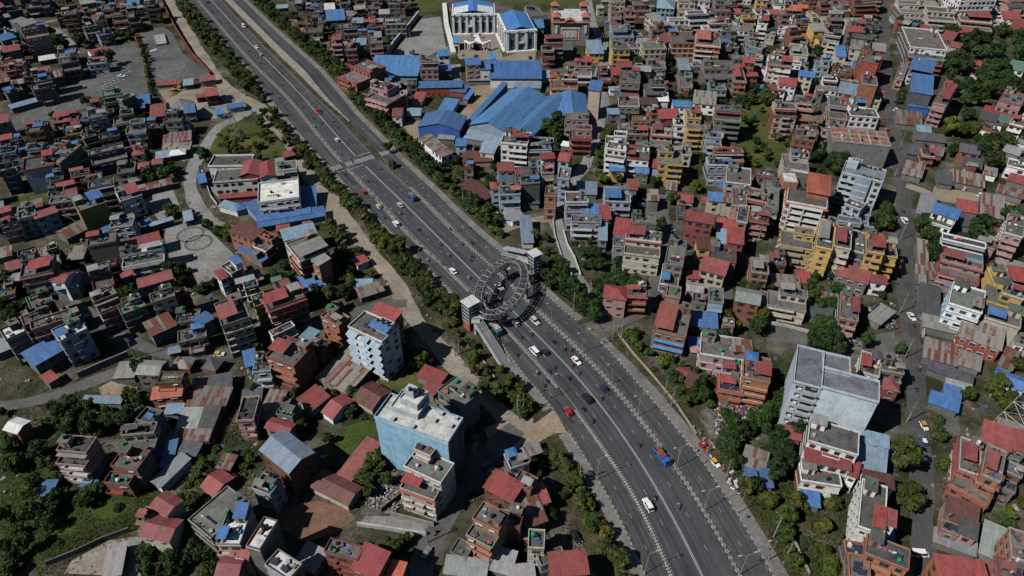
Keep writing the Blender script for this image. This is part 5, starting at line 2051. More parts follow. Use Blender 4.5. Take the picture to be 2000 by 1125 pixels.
# ------------------------------------------------------------------ the white palace hall
WH = (0.72, 0.72, 0.7)
def facade(root, w, d, z, side, bays, doors, color=WH):
    """pilasters, tall windows and a raised parapet on one face"""
    L = w if side == 'f' else d
    rz = 0 if side == 'f' else -math.pi / 2
    ox, oy = (0, -d / 2) if side == 'f' else (-w / 2, 0)
    def put(name, me, col, t, zz):
        c, s = math.cos(rz), math.sin(rz)
        return add(name, me, root, col, (ox + t * c, oy + t * s, zz), rz)
    b = MB(); b.box(-.75, .75, -1.1, 0, 0, z + 1.2); b.box(-1.0, 1.0, -1.5, 0, z + .2, z + 1.0)
    pil = b.mesh('pilaster', ['trim'])
    b = MB(); b.box(-1.35, 1.35, -.28, 0, -2.9, 2.9, 0); b.face([(-1.1, -.3, -2.6), (1.1, -.3, -2.6), (1.1, -.3, 2.6), (-1.1, -.3, 2.6)], 1)
    win = b.mesh('window', ['trim', 'pane'])
    b = MB(); b.box(-2, 2, -.5, 0, 0, 9.5, 0); b.face([(-1.4, -.52, 0), (1.4, -.52, 0), (1.4, -.52, 4.2), (-1.4, -.52, 4.2)], 1); b.box(-1.6, 1.6, -1.2, -.5, 5.2, 6.4, 0)
    dr = b.mesh('doorway', ['trim', 'pane'])
    for i in range(bays + 1):
        put('pilaster', pil, color, -L / 2 + .8 + (L - 1.6) * i / bays, 0)
    for i in range(bays):
        t = -L / 2 + .8 + (L - 1.6) * (i + .5) / bays
        if i in doors:
            put('doorway', dr, color, t, 0)
        else:
            put('window', win, color, t, z * .45)
    b = MB(); b.box(-L / 2, L / 2, -.7, .6, 0, 1.6)
    put('parapet', b.mesh('parapet', ['trim']), color, 0, z - .4)
    b = MB(); b.box(-L / 2, L / 2, -2.2, 0, -.1, .9)
    put('plinth', b.mesh('plinth', ['trim']), color, 0, 0)

def wing(p1, p2, p3, z, label, bays, doors, left=None):
    cen, an, w, d = rect3(p1, p2, p3, z + 1)
    r = empty('palace_hall', (cen[0], cen[1], 0), an)
    tag(r, label, 'hall', 'white palace halls')
    FOOT.append((cen[0], cen[1], an, w + 2, d + 2))
    boxobj('wall', r, WH, -w / 2, w / 2, -d / 2, d / 2, -.2, z, 'trim')
    facade(r, w, d, z, 'f', bays, doors)
    if left:
        facade(r, w, d, z, 'l', left[0], left[1])
    rf = prism(w - 1.2, d - 1.2, 0, 2.6, 'g', 0, .15)
    o = add('roof', rf.mesh('roof', ['tin']), r, (0.05, 0.17, 0.42, 1), (0, .6, z + .1))
    return r, w, d
r1_, w1, d1 = wing((878, 29), (963, 25), (969, 2), 12.5, 'white palace wing with cobalt roof and white patches, facing the court', 6, (2,))
for sx, ww in ((-1, .34), (1, .36)):
    b = MB()
    h1 = 2.6
    x0, x1 = (-.46 * w1, -.46 * w1 + ww * w1) if sx < 0 else (.46 * w1 - ww * w1, .46 * w1)
    zf = lambda x: 12.78 + h1 * (1 - abs(x) / (w1 / 2 - .6))
    b.face([(x0, -d1 * .4, zf(x0)), (x1, -d1 * .4, zf(x1)), (x1, d1 * .12, zf(x1)), (x0, d1 * .12, zf(x0))])
    add('roof_patch', b.mesh('roof_patch', ['trim']), r1_, (0.55, 0.57, 0.56))
r2_, w2, d2 = wing((992, 59), (1053, 58), (1026, 24), 12.5, 'white palace wing with long blue roof on the right of the court', 3, (1,), (5, (0,)))
# gate pavilion with a curved white canopy
c = un(933, 98)
gp = empty('gate_pavilion', (c[0], c[1], 0))
tag(gp, 'curved white canopy gate with dark opening in the palace court', 'gate')
b = MB()
prev = None
for i in range(33):
    t = i / 32
    x = (t - .5) * 17
    y = 1.8 * math.cos(t * 4 * math.pi) - 1.0
    cur = [(x, y - 1.1, 5.2), (x, y + 1.1, 5.2), (x, y - 1.1, 5.9), (x, y + 1.1, 5.9)]
    if prev:
        b.hexa([prev[0], cur[0], cur[1], prev[1], prev[2], cur[2], cur[3], prev[3]])
    prev = cur
add('canopy', b.mesh('canopy', ['trim']), gp, WH)
b = MB(); b.cyl(0, 0, 0, 5.2, .28, None, 8)
me = b.mesh('column', ['trim'])
for x, y in ((-8, 0), (-6, -1.2), (-4.2, 0), (-2.4, .6), (2.4, .6), (4.2, 0), (6, -1.2), (8, 0)):
    add('column', me, gp, WH, (x, y, 0))
boxobj('screen', gp, (0.03, 0.03, 0.035), -2.6, 2.6, -.6, -.3, 0, 4.6, 'plain')
for q, (lx, ly) in enumerate(((928, 66), (935, 86))):
    pass
a, c = un(928, 64), un(935, 84)
b = MB(); b.hexa([(a[0] - 1.5, a[1], 0), (c[0] - 2, c[1], 0), (c[0] + 2, c[1], 0), (a[0] + 1.5, a[1], 0), (a[0] - 1.5, a[1], .35), (c[0] - 2, c[1], .35), (c[0] + 2, c[1], .35), (a[0] + 1.5, a[1], .35)])
struct(add('court_walkway', b.mesh('court_walkway', ['trim']), None, WH))

def kiosk(p1, p2, p3, z, wc, rc, label, name='kiosk'):
    cen, an, w, d = rect3(p1, p2, p3, z)
    r = empty(name, (cen[0], cen[1], 0), an)
    tag(r, label, name)
    FOOT.append((cen[0], cen[1], an, w, d))
    boxobj('wall', r, wc, -w / 2, w / 2, -d / 2, d / 2, -.1, z, 'trim')
    b = prism(w, d, z, .5, 'S', .4, .1)
    add('roof', b.mesh('roof', ['tin']), r, (*rc, 1))
    boxobj('doorway', r, GLASSC0, -w * .3, w * .3, -d / 2 - .05, -d / 2 + .05, 0, z * .6, 'plain')
GLASSC0 = (0.03, 0.03, 0.035)
kiosk((886, 84), (897, 84), (896, 73), 5, WH, (0.09, 0.2, 0.36), 'white kiosk with blue roof at the left of the palace court')
kiosk((957, 116), (969, 116), (968, 106), 5, WH, (0.06, 0.2, 0.45), 'white kiosk with blue roof at the front of the palace court')

# ------------------------------------------------------------------ turreted orange-roofed hall
cen, an, w, d = rect3((1079, 41), (1146, 39), (1147, 14), 16)
hl = empty('turreted_hall', (cen[0], cen[1], 0), an)
tag(hl, 'grey turreted hall with orange tiled gables and orange framed front', 'hall')
FOOT.append((cen[0], cen[1], an, w, d))
GR, OR = (0.22, 0.21, 0.2), (0.33, 0.11, 0.06)
boxobj('wall', hl, GR, -w / 2, w / 2, -d / 2, d / 2, -.2, 15, 'wall')
boxobj('roof_deck', hl, (0.5, 0.5, 0.48), -w / 2, w / 2, -d / 2, d / 2, 15, 15.2, 'conc')
eave(hl, w, d, 15.3, OR, 1.4)
boxobj('front_panel', hl, (0.55, 0.54, 0.52), -w * .3, w * .26, -d / 2 - .3, -d / 2 + .1, 3.5, 11.5, 'trim')
b = MB()
x0, x1, y0, y1 = -w * .26, w * .22, 4.2, 10.8
b.box(x0, x1, -.1, 0, y0, y0 + .9); b.box(x0, x1, -.1, 0, y1 - .9, y1); b.box(x0, x0 + 1, -.1, 0, y0, y1); b.box(x1 - 1, x1, -.1, 0, y0, y1)
add('orange_frame', b.mesh('orange_frame', ['trim']), hl, OR, (0, -d / 2 - .32, 0))
for i in range(3):
    boxobj('window', hl, (0.5, 0.5, 0.5), -w * .2 + i * w * .14 - .9, -w * .2 + i * w * .14 + .9, -d / 2 - .5, -d / 2 - .3, 5.6, 9.4, 'trim')
for sx, sy in ((-1, -1), (1, -1), (-1, 1), (1, 1)):
    t = boxobj('turret', hl, GR, -2.2, 2.2, -2.2, 2.2, 0, 18.5, 'wall')
    t.location = (sx * (w / 2 - 1.6), sy * (d / 2 - 1.6), 0)
    add('roof', prism(4.4, 4.4, 18.5, 2.6, 'H', .8).mesh('roof', ['tin']), t, (*OR, 1))
    boxobj('window', t, (0.5, 0.5, 0.5), -.8, .8, -2.75, -2.15, 8, 13, 'trim')
add('gable', prism(6, 4, 0, 1.8, 'g', .4).mesh('gable', ['tin']), hl, (*OR, 1), (-1, -d / 2 + .8, 15.4))

# ------------------------------------------------------------------ ring footbridge
RC, RA, RB = Vector((-3.8, 200.0)), 17.0, 8.8
RU = Vector((0.297, 0.955)); RV = Vector((0.955, -0.297))
DZ = 6.4
STEEL, DECK = (0.14, 0.145, 0.15), (0.11, 0.11, 0.11)
rb = empty('ring_footbridge', (RC.x, RC.y, 0))
tag(rb, 'oval steel truss footbridge ring standing on round piers above the highway', 'footbridge')
def ringp(t, dr, z):
    p = RU * ((RA + dr) * math.cos(t)) + RV * ((RB + dr) * math.sin(t))
    return (p.x, p.y, z)
NS = 64
b = MB()
for i in range(NS):
    t0, t1 = 2 * math.pi * i / NS, 2 * math.pi * (i + 1) / NS
    b.hexa([ringp(t0, -2.7, DZ), ringp(t1, -2.7, DZ), ringp(t1, 0, DZ), ringp(t0, 0, DZ), ringp(t0, -2.7, DZ + .16), ringp(t1, -2.7, DZ + .16), ringp(t1, 0, DZ + .16), ringp(t0, 0, DZ + .16)])
b2 = MB()
for i in range(NS):
    t0, t1 = 2 * math.pi * i / NS, 2 * math.pi * (i + .7) / NS
    b2.hexa([ringp(t0, -2.15, DZ), ringp(t1, -2.15, DZ), ringp(t1, -.15, DZ), ringp(t0, -.15, DZ), ringp(t0, -2.15, DZ + .1), ringp(t1, -2.15, DZ + .1), ringp(t1, -.15, DZ + .1), ringp(t0, -.15, DZ + .1)])
o = add('deck_grating', b2.mesh('deck_grating', ['metal']), rb, DECK); o['kind'] = 'stuff'
for dr in (0.0, -2.7):
    for z, r_ in ((DZ - .05, .2), (DZ + 2.3, .17)):
        b = MB()
        for i in range(NS):
            b.tube(ringp(2 * math.pi * i / NS, dr, z), ringp(2 * math.pi * (i + 1) / NS, dr, z), r_, 6)
        add('chord', b.mesh('chord', ['metal']), rb, (0.3, 0.31, 0.31) if z > DZ + 1 else STEEL)
for i in range(0, NS):
    t0, t1 = 2 * math.pi * i / NS, 2 * math.pi * (i + 1) / NS
    for dr in (0.0, -2.7):
        b = MB()
        b.tube(ringp(t0, dr, DZ), ringp(t0, dr, DZ + 2.3), .11, 4)
        a_, c_ = (DZ, DZ + 2.3) if i % 2 else (DZ + 2.3, DZ)
        b.tube(ringp(t0, dr, a_), ringp(t1, dr, c_), .1, 4)
        add('brace', b.mesh('brace', ['metal']), rb, STEEL)
    if i % 2 == 0:
        b = MB()
        b.tube(ringp(t0, 0, DZ + 2.3), ringp(t0, -2.7, DZ + 2.3), .14, 4); b.tube(ringp(t0, 0, DZ + 2.3), ringp(2 * math.pi * (i + 2) / NS, -2.7, DZ + 2.3), .11, 4)
        add('cross_beam', b.mesh('cross_beam', ['metal']), rb, (0.15, 0.155, 0.16))
for x, y in ((989, 547), (1028, 584), (949, 597), (978, 636), (930, 652), (1035, 556)):
    g = un(x, y)
    b = MB()
    b.cyl(0, 0, -.2, DZ - .7, .75, .7, 14); b.box(-1.5, 1.5, -.9, .9, DZ - .7, DZ - .12)
    add('pier', b.mesh('pier', ['conc']), rb, (0.38, 0.37, 0.35), (g[0] - RC.x, g[1] - RC.y, 0))
def walkway(p, q, w, name='walkway'):
    p, q = Vector(p), Vector(q)
    dv = (q - p); L = dv.length; dv.normalize()
    n = Vector((-dv.y, dv.x, 0)).normalized() * (w / 2)
    z = Vector((0, 0, .2))
    b = MB(); b.hexa([tuple(p - n), tuple(q - n), tuple(q + n), tuple(p + n), tuple(p - n + z), tuple(q - n + z), tuple(q + n + z), tuple(p + n + z)])
    return b.mesh(name, ['conc'])
def gpt(x, y, z):
    g = un(x, y, z)
    return (g[0] - RC.x, g[1] - RC.y, z)
add('landing', walkway(gpt(922, 616, DZ), gpt(950, 617, DZ), 3.4, 'landing'), rb, (0.4, 0.4, 0.38))
add('landing', walkway(gpt(1010, 505, DZ), gpt(1036, 512, DZ), 3.4, 'landing'), rb, (0.4, 0.4, 0.38))
def stair(top, bot, w, label, roof=False):
    r = empty('footbridge_stair', (top[0], top[1], 0))
    tag(r, label, 'stair')
    t, q = Vector((0, 0, top[2])), Vector((bot[0] - top[0], bot[1] - top[1], bot[2]))
    dv = q - t
    L = math.hypot(dv.x, dv.y)
    an = math.atan2(dv.y, dv.x)
    n = int(L / .42)
    b = MB(); b.box(-.17, .17, -w / 2, w / 2, -.09, 0)
    me = b.mesh('tread', ['metal'])
    for i in range(n):
        p = t + dv * ((i + .5) / n)
        add('tread', me, r, (0.3, 0.3, 0.3), tuple(p), an)
    side = Vector((-math.sin(an), math.cos(an), 0)) * (w / 2 + .05)
    for sg in (-1, 1):
        b = MB()
        b.tube(t + side * sg - Vector((0, 0, .25)), q + side * sg - Vector((0, 0, .25)), .2, 4)
        add('stringer', b.mesh('stringer', ['metal']), r, (0.3, 0.31, 0.32))
        b = MB()
        up = Vector((0, 0, 1.05))
        b.tube(t + side * sg + up, q + side * sg + up, .07, 4)
        for i in range(0, n, 4):
            p = t + dv * (i / n) + side * sg
            b.tube(p, p + up, .04, 4)
        add('handrail', b.mesh('handrail', ['metal']), r, (0.4, 0.41, 0.41))
    for f in (.35, .7):
        p = t + dv * f
        for sg in (-1, 1):
            b = MB(); b.cyl(0, 0, -.2, p.z - .2, .16, None, 6)
            add('support', b.mesh('support', ['conc']), r, (0.33, 0.33, 0.32), tuple((p + side * sg)[:2]) + (0,))
    if roof:
        up = Vector((0, 0, 2.6)); s2 = side * 1.15
        for i in range(4):
            a_, c_ = t + dv * (i / 4) + up, t + dv * ((i + .97) / 4) + up + Vector((0, 0, .25))
            b = MB(); zz = Vector((0, 0, .08))
            b.hexa([tuple(a_ - s2), tuple(c_ - s2), tuple(c_ + s2), tuple(a_ + s2), tuple(a_ - s2 + zz), tuple(c_ - s2 + zz), tuple(c_ + s2 + zz), tuple(a_ + s2 + zz)])
            add('canopy', b.mesh('canopy', ['tin']), r, (0.3, 0.33, 0.35, 1))
g0, g1 = un(934, 630, DZ), un(988, 716, .2)
stair((*g0, DZ), (*g1, .2), 3.0, 'long grey steel stair descending from the left end of the ring footbridge')
g0, g1 = un(1028, 504, DZ), un(984, 494, .2)
stair((*g0, DZ), (*g1, .2), 2.6, 'grey canopied stair descending from the right end of the ring footbridge', True)
def lift(p1, p2, p3, z, label):
    cen, an, w, d = rect3(p1, p2, p3, z)
    w, d = max(w, 3.2), max(d, 3.2)
    r = empty('lift_tower', (cen[0], cen[1], 0), an)
    tag(r, label, 'lift tower')
    FOOT.append((cen[0], cen[1], an, w, d))
    boxobj('base', r, (0.34, 0.09, 0.06), -w / 2, w / 2, -d / 2, d / 2, -.2, 3.4, 'wall')
    for sx in (-1, 1):
        for sy in (-1, 1):
            boxobj('column', r, (0.3, 0.3, 0.3), sx * w / 2 - .15, sx * w / 2 + .15, sy * d / 2 - .15, sy * d / 2 + .15, 3.4, z, 'metal')
    for k in range(6):
        zz = 3.6 + k * (z - 4) / 5
        b = MB(); b.box(-w / 2, w / 2, -d / 2 - .08, -d / 2 + .08, zz, zz + .35); b.box(-w / 2, w / 2, d / 2 - .08, d / 2 + .08, zz, zz + .35)
        b.box(-w / 2 - .08, -w / 2 + .08, -d / 2 + .1, d / 2 - .1, zz, zz + .35); b.box(w / 2 - .08, w / 2 + .08, -d / 2 + .1, d / 2 - .1, zz, zz + .35)
        add('frame_ring', b.mesh('frame_ring', ['metal']), r, (0.45, 0.45, 0.44))
    boxobj('glass_shaft', r, (0.06, 0.07, 0.08), -w / 2 + .25, w / 2 - .25, -d / 2 + .25, d / 2 - .25, 3.4, z - .2, 'glass')
    boxobj('roof', r, (0.5, 0.5, 0.48), -w / 2 - .5, w / 2 + .5, -d / 2 - .5, d / 2 + .5, z, z + .25, 'trim')
lift((904, 589), (915, 601), (933, 589), 12, 'steel lift tower with red base at the left stair of the ring footbridge')
lift((1032, 493), (1043, 502), (1057, 496), 12, 'steel lift tower with red base at the right stair of the ring footbridge')

# ------------------------------------------------------------------ lattice pylons and the yellow crane
def lattice(name, x, y, h, w0, w1, col, label, cat, arms=(), r=.12, levels=7):
    root = empty(name, (x, y, 0), .4)
    tag(root, label, cat)
    lv = [(h * (1 - (1 - i / levels) ** 1.25)) for i in range(levels + 1)]
    wd = lambda z: w0 + (w1 - w0) * (z / h)
    cs = ((-1, -1), (1, -1), (1, 1), (-1, 1))
    P = lambda k, z: (cs[k][0] * wd(z) / 2, cs[k][1] * wd(z) / 2, z)
    for k in range(4):
        b = MB(); b.tube(P(k, -.2), P(k, h), r, 5)
        add('leg', b.mesh('leg', ['metal']), root, col)
    for i in range(levels):
        for k in range(4):
            j = (k + 1) % 4
            b = MB(); b.tube(P(k, lv[i]), P(j, lv[i + 1]), r * .6, 4); b.tube(P(j, lv[i]), P(k, lv[i + 1]), r * .6, 4); b.tube(P(k, lv[i + 1]), P(j, lv[i + 1]), r * .6, 4)
            add('brace', b.mesh('brace', ['metal']), root, col)
    for z, L in arms:
        b = MB()
        for sg in (-1, 1):
            b.tube((-wd(z) / 2, sg * wd(z) / 2, z), (L, 0, z + .4), r * .7, 4); b.tube((wd(z) / 2, sg * wd(z) / 2, z), (-L, 0, z + .4), r * .7, 4)
            b.tube((0, 0, z + 1.6), (sg * L, 0, z + .4), r * .6, 4)
        add('arm', b.mesh('arm', ['metal']), root, col)
    return root
g = un(1985, 835)
lattice('lattice_pylon', g[0], g[1], 34, 9, 2, (0.3, 0.31, 0.3), 'tall grey lattice pylon standing in scrub at the right edge', 'pylon', ((24, 5), (29, 4)), .16, 8)
g = un(463, 270)
lattice('lattice_pylon', g[0], g[1], 18, 4.5, 1.2, (0.27, 0.28, 0.27), 'slim grey lattice pylon on the knoll above the curved hill road', 'pylon', ((13, 3.5), (16, 3)), .1)
g = un(133, 24)
lattice('crane_mast', g[0], g[1], 30, 2.2, 2.2, (0.5, 0.3, 0.02), 'yellow lattice crane mast far off at the upper left', 'crane', ((28, 14),), .2, 12)
# ------------------------------------------------------------------ foliage prototypes
def crown_mesh(name, r, h, nl, nleaf, leaf, seed, base=0.0, flat=1.0):
    """leaf-sized quads spread over and through many uneven lobes"""
    rnd = random.Random(seed)
    lobes = []
    for i in range(nl):
        a, t = rnd.uniform(0, 6.283), rnd.random()
        rr = r * 0.68 * math.sqrt(rnd.random())
        z = base + h * (0.25 + 0.62 * rnd.random() * (1 - 0.5 * (rr / r)))
        lobes.append((rr * math.cos(a), rr * math.sin(a), z, r * rnd.uniform(.26, .46)))
    lobes.append((0, 0, base + h * .5, r * .5))
    v, f = [], []
    for i in range(nleaf):
        cx, cy, cz, lr = rnd.choice(lobes)
        n = Vector((rnd.gauss(0, 1), rnd.gauss(0, 1), rnd.gauss(0.25, .9)))
        n.normalize()
        rad = lr * (0.72 + 0.36 * rnd.random())
        p = Vector((cx, cy, cz)) + Vector((n.x, n.y, n.z * .85 * flat)) * rad
        nn = (n + Vector((rnd.gauss(0, .55), rnd.gauss(0, .55), rnd.gauss(.2, .5)))).normalized()
        u = nn.cross(Vector((rnd.gauss(0, 1), rnd.gauss(0, 1), rnd.gauss(0, 1))))
        if u.length < 1e-3:
            continue
        u.normalize()
        w = nn.cross(u)
        s = leaf * rnd.uniform(.6, 1.3)
        i0 = len(v)
        v += [tuple(p - u * s), tuple(p - w * s * .55), tuple(p + u * s), tuple(p + w * s * .55)]
        f.append((i0, i0 + 1, i0 + 2, i0 + 3))
    me = bpy.data.meshes.new(name)
    me.from_pydata(v, [], f)
    me.materials.append(M['leaf'])
    me.update()
    return me

def trunk_mesh(h, r, spread, seed):
    rnd = random.Random(seed)
    b = MB()
    b.tube((0, 0, -.2), (rnd.uniform(-.15, .15), rnd.uniform(-.15, .15), h * .55), r, 6, 0, r * .7)
    for i in range(5):
        a = i * 1.26 + rnd.uniform(-.3, .3)
        b.tube((0, 0, h * rnd.uniform(.35, .55)), (spread * math.cos(a), spread * math.sin(a), h * rnd.uniform(.8, 1.05)), r * .5, 4, 0, r * .15)
    return b.mesh('trunk', ['bark'])

CROWNS = []
for i in range(7):
    R_ = [2.0, 2.6, 3.0, 3.3, 3.7, 2.3, 2.8][i]
    CROWNS.append((R_, crown_mesh('crown', R_, R_ * [1.7, 1.5, 1.6, 1.35, 1.4, 2.2, 1.9][i], 11 + i, 1150 + 120 * i, 0.34 + .02 * i, 100 + i, base=R_ * .45), trunk_mesh(R_ * 1.3, .16 + .02 * i, R_ * .5, 200 + i)))
CROWNS_LO = [(R_, crown_mesh('crown', R_, R_ * h_, 9 + i, 380, .62 + .03 * i, 150 + i, base=R_ * .45), trunk_mesh(R_ * 1.3, .18, R_ * .5, 250 + i)) for i, (R_, h_) in enumerate(((2.0, 1.7), (2.6, 1.5), (3.0, 1.6), (2.3, 2.1)))]
CONIFER = (1.6, crown_mesh('crown', 1.3, 6.5, 16, 1300, .3, 300, base=.6), trunk_mesh(6, .14, .5, 301))
PROTO_BUSH += [crown_mesh('foliage', 1.0, 1.0, 6, 260, .2, 400 + i, base=-.1) for i in range(4)]
BIGBUSH = [crown_mesh('foliage', 1.5, 1.3, 8, 520, .26, 420 + i, base=-.15) for i in range(4)]
def palm_mesh():
    b = MB()
    rnd = random.Random(5)
    for i in range(16):
        a = i * .3927 + rnd.uniform(-.15, .15)
        el = rnd.uniform(-.1, .7)
        prev = Vector((0, 0, 0))
        L = 2.2
        for k in range(4):
            t = (k + 1) / 4
            q = Vector((math.cos(a) * L * t, math.sin(a) * L * t, math.sin(el) * L * t - 1.3 * t * t))
            d = Vector((-math.sin(a), math.cos(a), 0)) * (.42 * (1 - t * .7))
            e = Vector((-math.sin(a), math.cos(a), 0)) * (.42 * (1 - (t - .25) * .7))
            b.face([tuple(prev - e), tuple(q - d), tuple(q + d), tuple(prev + e)])
            prev = q
    return b.mesh('fronds', ['leaf'])
PALM = palm_mesh()
bb = MB(); bb.tube((0, 0, -.2), (.2, .1, 4.0), .2, 6, 0, .13)
PALMTRUNK = bb.mesh('trunk', ['bark'])
GREENS = [(0.05, 0.085, 0.022), (0.065, 0.1, 0.02), (0.04, 0.068, 0.022), (0.085, 0.11, 0.02), (0.07, 0.085, 0.032)]
# ------------------------------------------------------------------ occupancy tests
def seg_dist(x, y, line):
    a = LINE_CACHE.get(id(line))
    if a is None:
        a = LINE_CACHE[id(line)] = np.array([(p[0], p[1]) for p in line])
    d = (a[:, 0] - x) ** 2 + (a[:, 1] - y) ** 2
    return math.sqrt(float(d.min()))
LINE_CACHE = {}

_LP = {}
def clear(x, y, big=True):
    """metres from a point to the edge of the nearest road, track or wall (negative on it)"""
    a = _LP.get(big)
    if a is None:
        q = [(p[0], p[1], hw) for line, hw in NOBUILD_LINE if big or hw < 20 for p in line]
        a = _LP[big] = np.array(q)
    return float((np.hypot(a[:, 0] - x, a[:, 1] - y) - a[:, 2]).min())

def inpoly(x, y, poly):
    c = False
    j = len(poly) - 1
    for i in range(len(poly)):
        xi, yi = poly[i]
        xj, yj = poly[j]
        if (yi > y) != (yj > y) and x < (xj - xi) * (y - yi) / (yj - yi) + xi:
            c = not c
        j = i
    return c

def rect_pts(cx, cy, a, w, d, m=3):
    c, s = math.cos(a), math.sin(a)
    out = []
    for i in range(m):
        for j in range(m):
            u, v = (i / (m - 1) - .5) * w, (j / (m - 1) - .5) * d
            out.append((cx + u * c - v * s, cy + u * s + v * c))
    return out

def in_rect(x, y, R, pad=0.0):
    cx, cy, a, w, d = R
    c, s = math.cos(a), math.sin(a)
    u, v = (x - cx) * c + (y - cy) * s, -(x - cx) * s + (y - cy) * c
    return abs(u) < w / 2 + pad and abs(v) < d / 2 + pad

def hits(cx, cy, a, w, d, pad=0.3):
    me = (cx, cy, a, w, d)
    rr = math.hypot(w, d) / 2
    pts = rect_pts(*me)
    for R in FOOT:
        if (R[0] - cx) ** 2 + (R[1] - cy) ** 2 > (rr + math.hypot(R[3], R[4]) / 2 + 1) ** 2:
            continue
        if any(in_rect(x, y, R, pad) for x, y in pts) or any(in_rect(x, y, me, pad) for x, y in rect_pts(*R)):
            return True
    return False

def blocked(x, y, pad=0.0, polys=True):
    if clear(x, y) < pad + .6:
        return True
    if polys:
        for P in NOBUILD_POLY:
            if inpoly(x, y, P):
                return True
    return False

def near_ang(x, y):
    best, bd = 0.0, 1e9
    for R in FOOT_DATA:
        q = (R[0] - x) ** 2 + (R[1] - y) ** 2
        if q < bd:
            best, bd = R[2], q
    return best

# --- the town that can be read house by house
seed = 1000
for P, n, typ, wk, rk, opt in parse(DATA):
    seed += 1
    z = n * 3.0 + (0.5 if typ in 'FR' else 0.1)
    cen, ang, w, d = rect3(*P, z)
    building(cen, ang, min(w, 60), min(d, 75), n, typ, wk, rk, seed, opt)
FOOT_DATA = list(FOOT)

N_HOUSE = [sum(1 for o in bpy.data.objects if o.parent is None and o.name.startswith('house'))]
FAR = []
print('read houses', N_HOUSE)
# --- infill between them
def infill(px, size, palette, roofs, fl, dens, seed, ang=None, jitter=.3):
    """houses on an uneven grid inside a pixel polygon, only where nothing stands yet"""
    global SINK
    rnd = random.Random(seed)
    poly = [un(x, y) for x, y in px]
    xs, ys = [p[0] for p in poly], [p[1] for p in poly]
    y = min(ys)
    cnt = 0
    while y < max(ys):
        x = min(xs) + rnd.uniform(0, size)
        while x < max(xs):
            X, Y = x + rnd.uniform(-jitter, jitter) * size, y + rnd.uniform(-jitter, jitter) * size
            x += size * rnd.uniform(.85, 1.1)
            if rnd.random() > dens or not inpoly(X, Y, poly):
                continue
            u, v = proj(X, Y, 4)
            if not (-25 < u < 2025 and -22 < v < 1150):
                continue
            a = (near_ang(X, Y) if ang is None else ang) + rnd.uniform(-.12, .12)
            for sc in (1.0, .72, .5):
                w, d = size * rnd.uniform(.68, .95) * sc, size * rnd.uniform(.65, .98) * sc
                if w < 3 or d < 3:
                    continue
                if hits(X, Y, a, w, d) or any(blocked(px_, py_) for px_, py_ in rect_pts(X, Y, a, w, d)):
                    continue
                n = rnd.choice(fl)
                if sc < .8:
                    n = min(n, 2)
                typ = rnd.choice('FFFRRRSG') if n > 1 else rnd.choice('SSSG')
                rk = rnd.choice(roofs)
                if typ in 'SG' and rk == 'C':
                    rk = rnd.choice('RTSB')
                seed += 1
                if n > 1 and (N_HOUSE[0] >= 296 or v < 150):
                    SINK = FAR
                elif n > 1:
                    N_HOUSE[0] += 1
                building((X, Y), a, w, d, n, typ, rnd.choice(palette), rk, seed * 7 + cnt)
                SINK = None
                cnt += 1
                break
        y += size * rnd.uniform(.85, 1.1)
    return cnt
_n = 0
_n += infill([(-40, -22), (330, -22), (310, 60), (280, 90), (150, 100), (60, 120), (-40, 120)], 10.5, 'gggcookkb', 'CCCCRTBTS', [2, 3, 3, 4], .7, 11)
_n += infill([(-40, 110), (110, 110), (150, 170), (60, 200), (-40, 210)], 10.5, 'ggocpk', 'CCRTRC', [2, 3, 4], .85, 12)
_n += infill([(-40, 250), (120, 255), (240, 230), (300, 215), (330, 280), (300, 330), (100, 330), (-40, 330)], 10.5, 'ggkocbl', 'CCCCRCB', [2, 3, 3, 4], .92, 13)
_n += infill([(525, -22), (790, -22), (800, 20), (760, 70), (740, 118), (640, 125), (600, 90)], 9.5, 'ggggmoko', 'CCCCRTTSBL', [2, 2, 3, 3], .92, 14)
_n += infill([(1165, -22), (1735, -22), (1730, 90), (1640, 110), (1560, 100), (1480, 110), (1380, 60), (1170, 40)], 10.5, 'gcgwcogy', 'CCCRRTCD', [3, 3, 4, 4], .9, 15)
_n += infill([(1180, 60), (1480, 110), (1730, 120), (1730, 240), (1540, 240), (1440, 190), (1200, 250), (1170, 160)], 10, 'gcgwcogb', 'CCCCRTCB', [2, 3, 3, 4], .8, 16)
_n += infill([(1745, -22), (2040, -22), (2040, 60), (1990, 60), (1850, 60), (1745, 50)], 11.5, 'wcopg', 'CRRDC', [2, 3, 3], .8, 17)
_n += infill([(1750, 60), (1860, 70), (1870, 140), (1755, 130)], 11, 'wgoc', 'CRCS', [2, 3], .7, 18)
_n += infill([(1180, 250), (1440, 210), (1470, 340), (1300, 380), (1200, 340)], 10.5, 'gcgwcb', 'CCCCRB', [2, 3, 3], .7, 19)
_n += infill([(-40, 330), (400, 330), (400, 600), (300, 640), (-40, 640)], 8.5, 'gggwkco', 'CCCRTTS', [1, 2, 3], .6, 20)
_n += infill([(1300, 380), (1530, 340), (1530, 620), (1400, 620), (1310, 560)], 8.5, 'ggcpo', 'CCRTSD', [1, 1, 2, 3], .65, 21)
_n += infill([(1540, 240), (1740, 240), (1740, 330), (1560, 320)], 10, 'ogcp', 'CCRT', [2, 3, 3], .6, 22)
_n += infill([(1790, 240), (2040, 240), (2040, 480), (1800, 470)], 9.5, 'ggwog', 'TTSDRC', [1, 1, 1, 2], .36, 23)
_n += infill([(1790, 480), (2040, 480), (2040, 760), (1810, 760)], 9, 'ggwpy', 'TTSDRC', [1, 1, 2, 3], .5, 24)
_n += infill([(400, 520), (640, 560), (720, 640), (700, 780), (520, 860), (380, 840), (300, 740)], 8.5, 'gggopb', 'TTSRDC', [1, 1, 2], .5, 25)
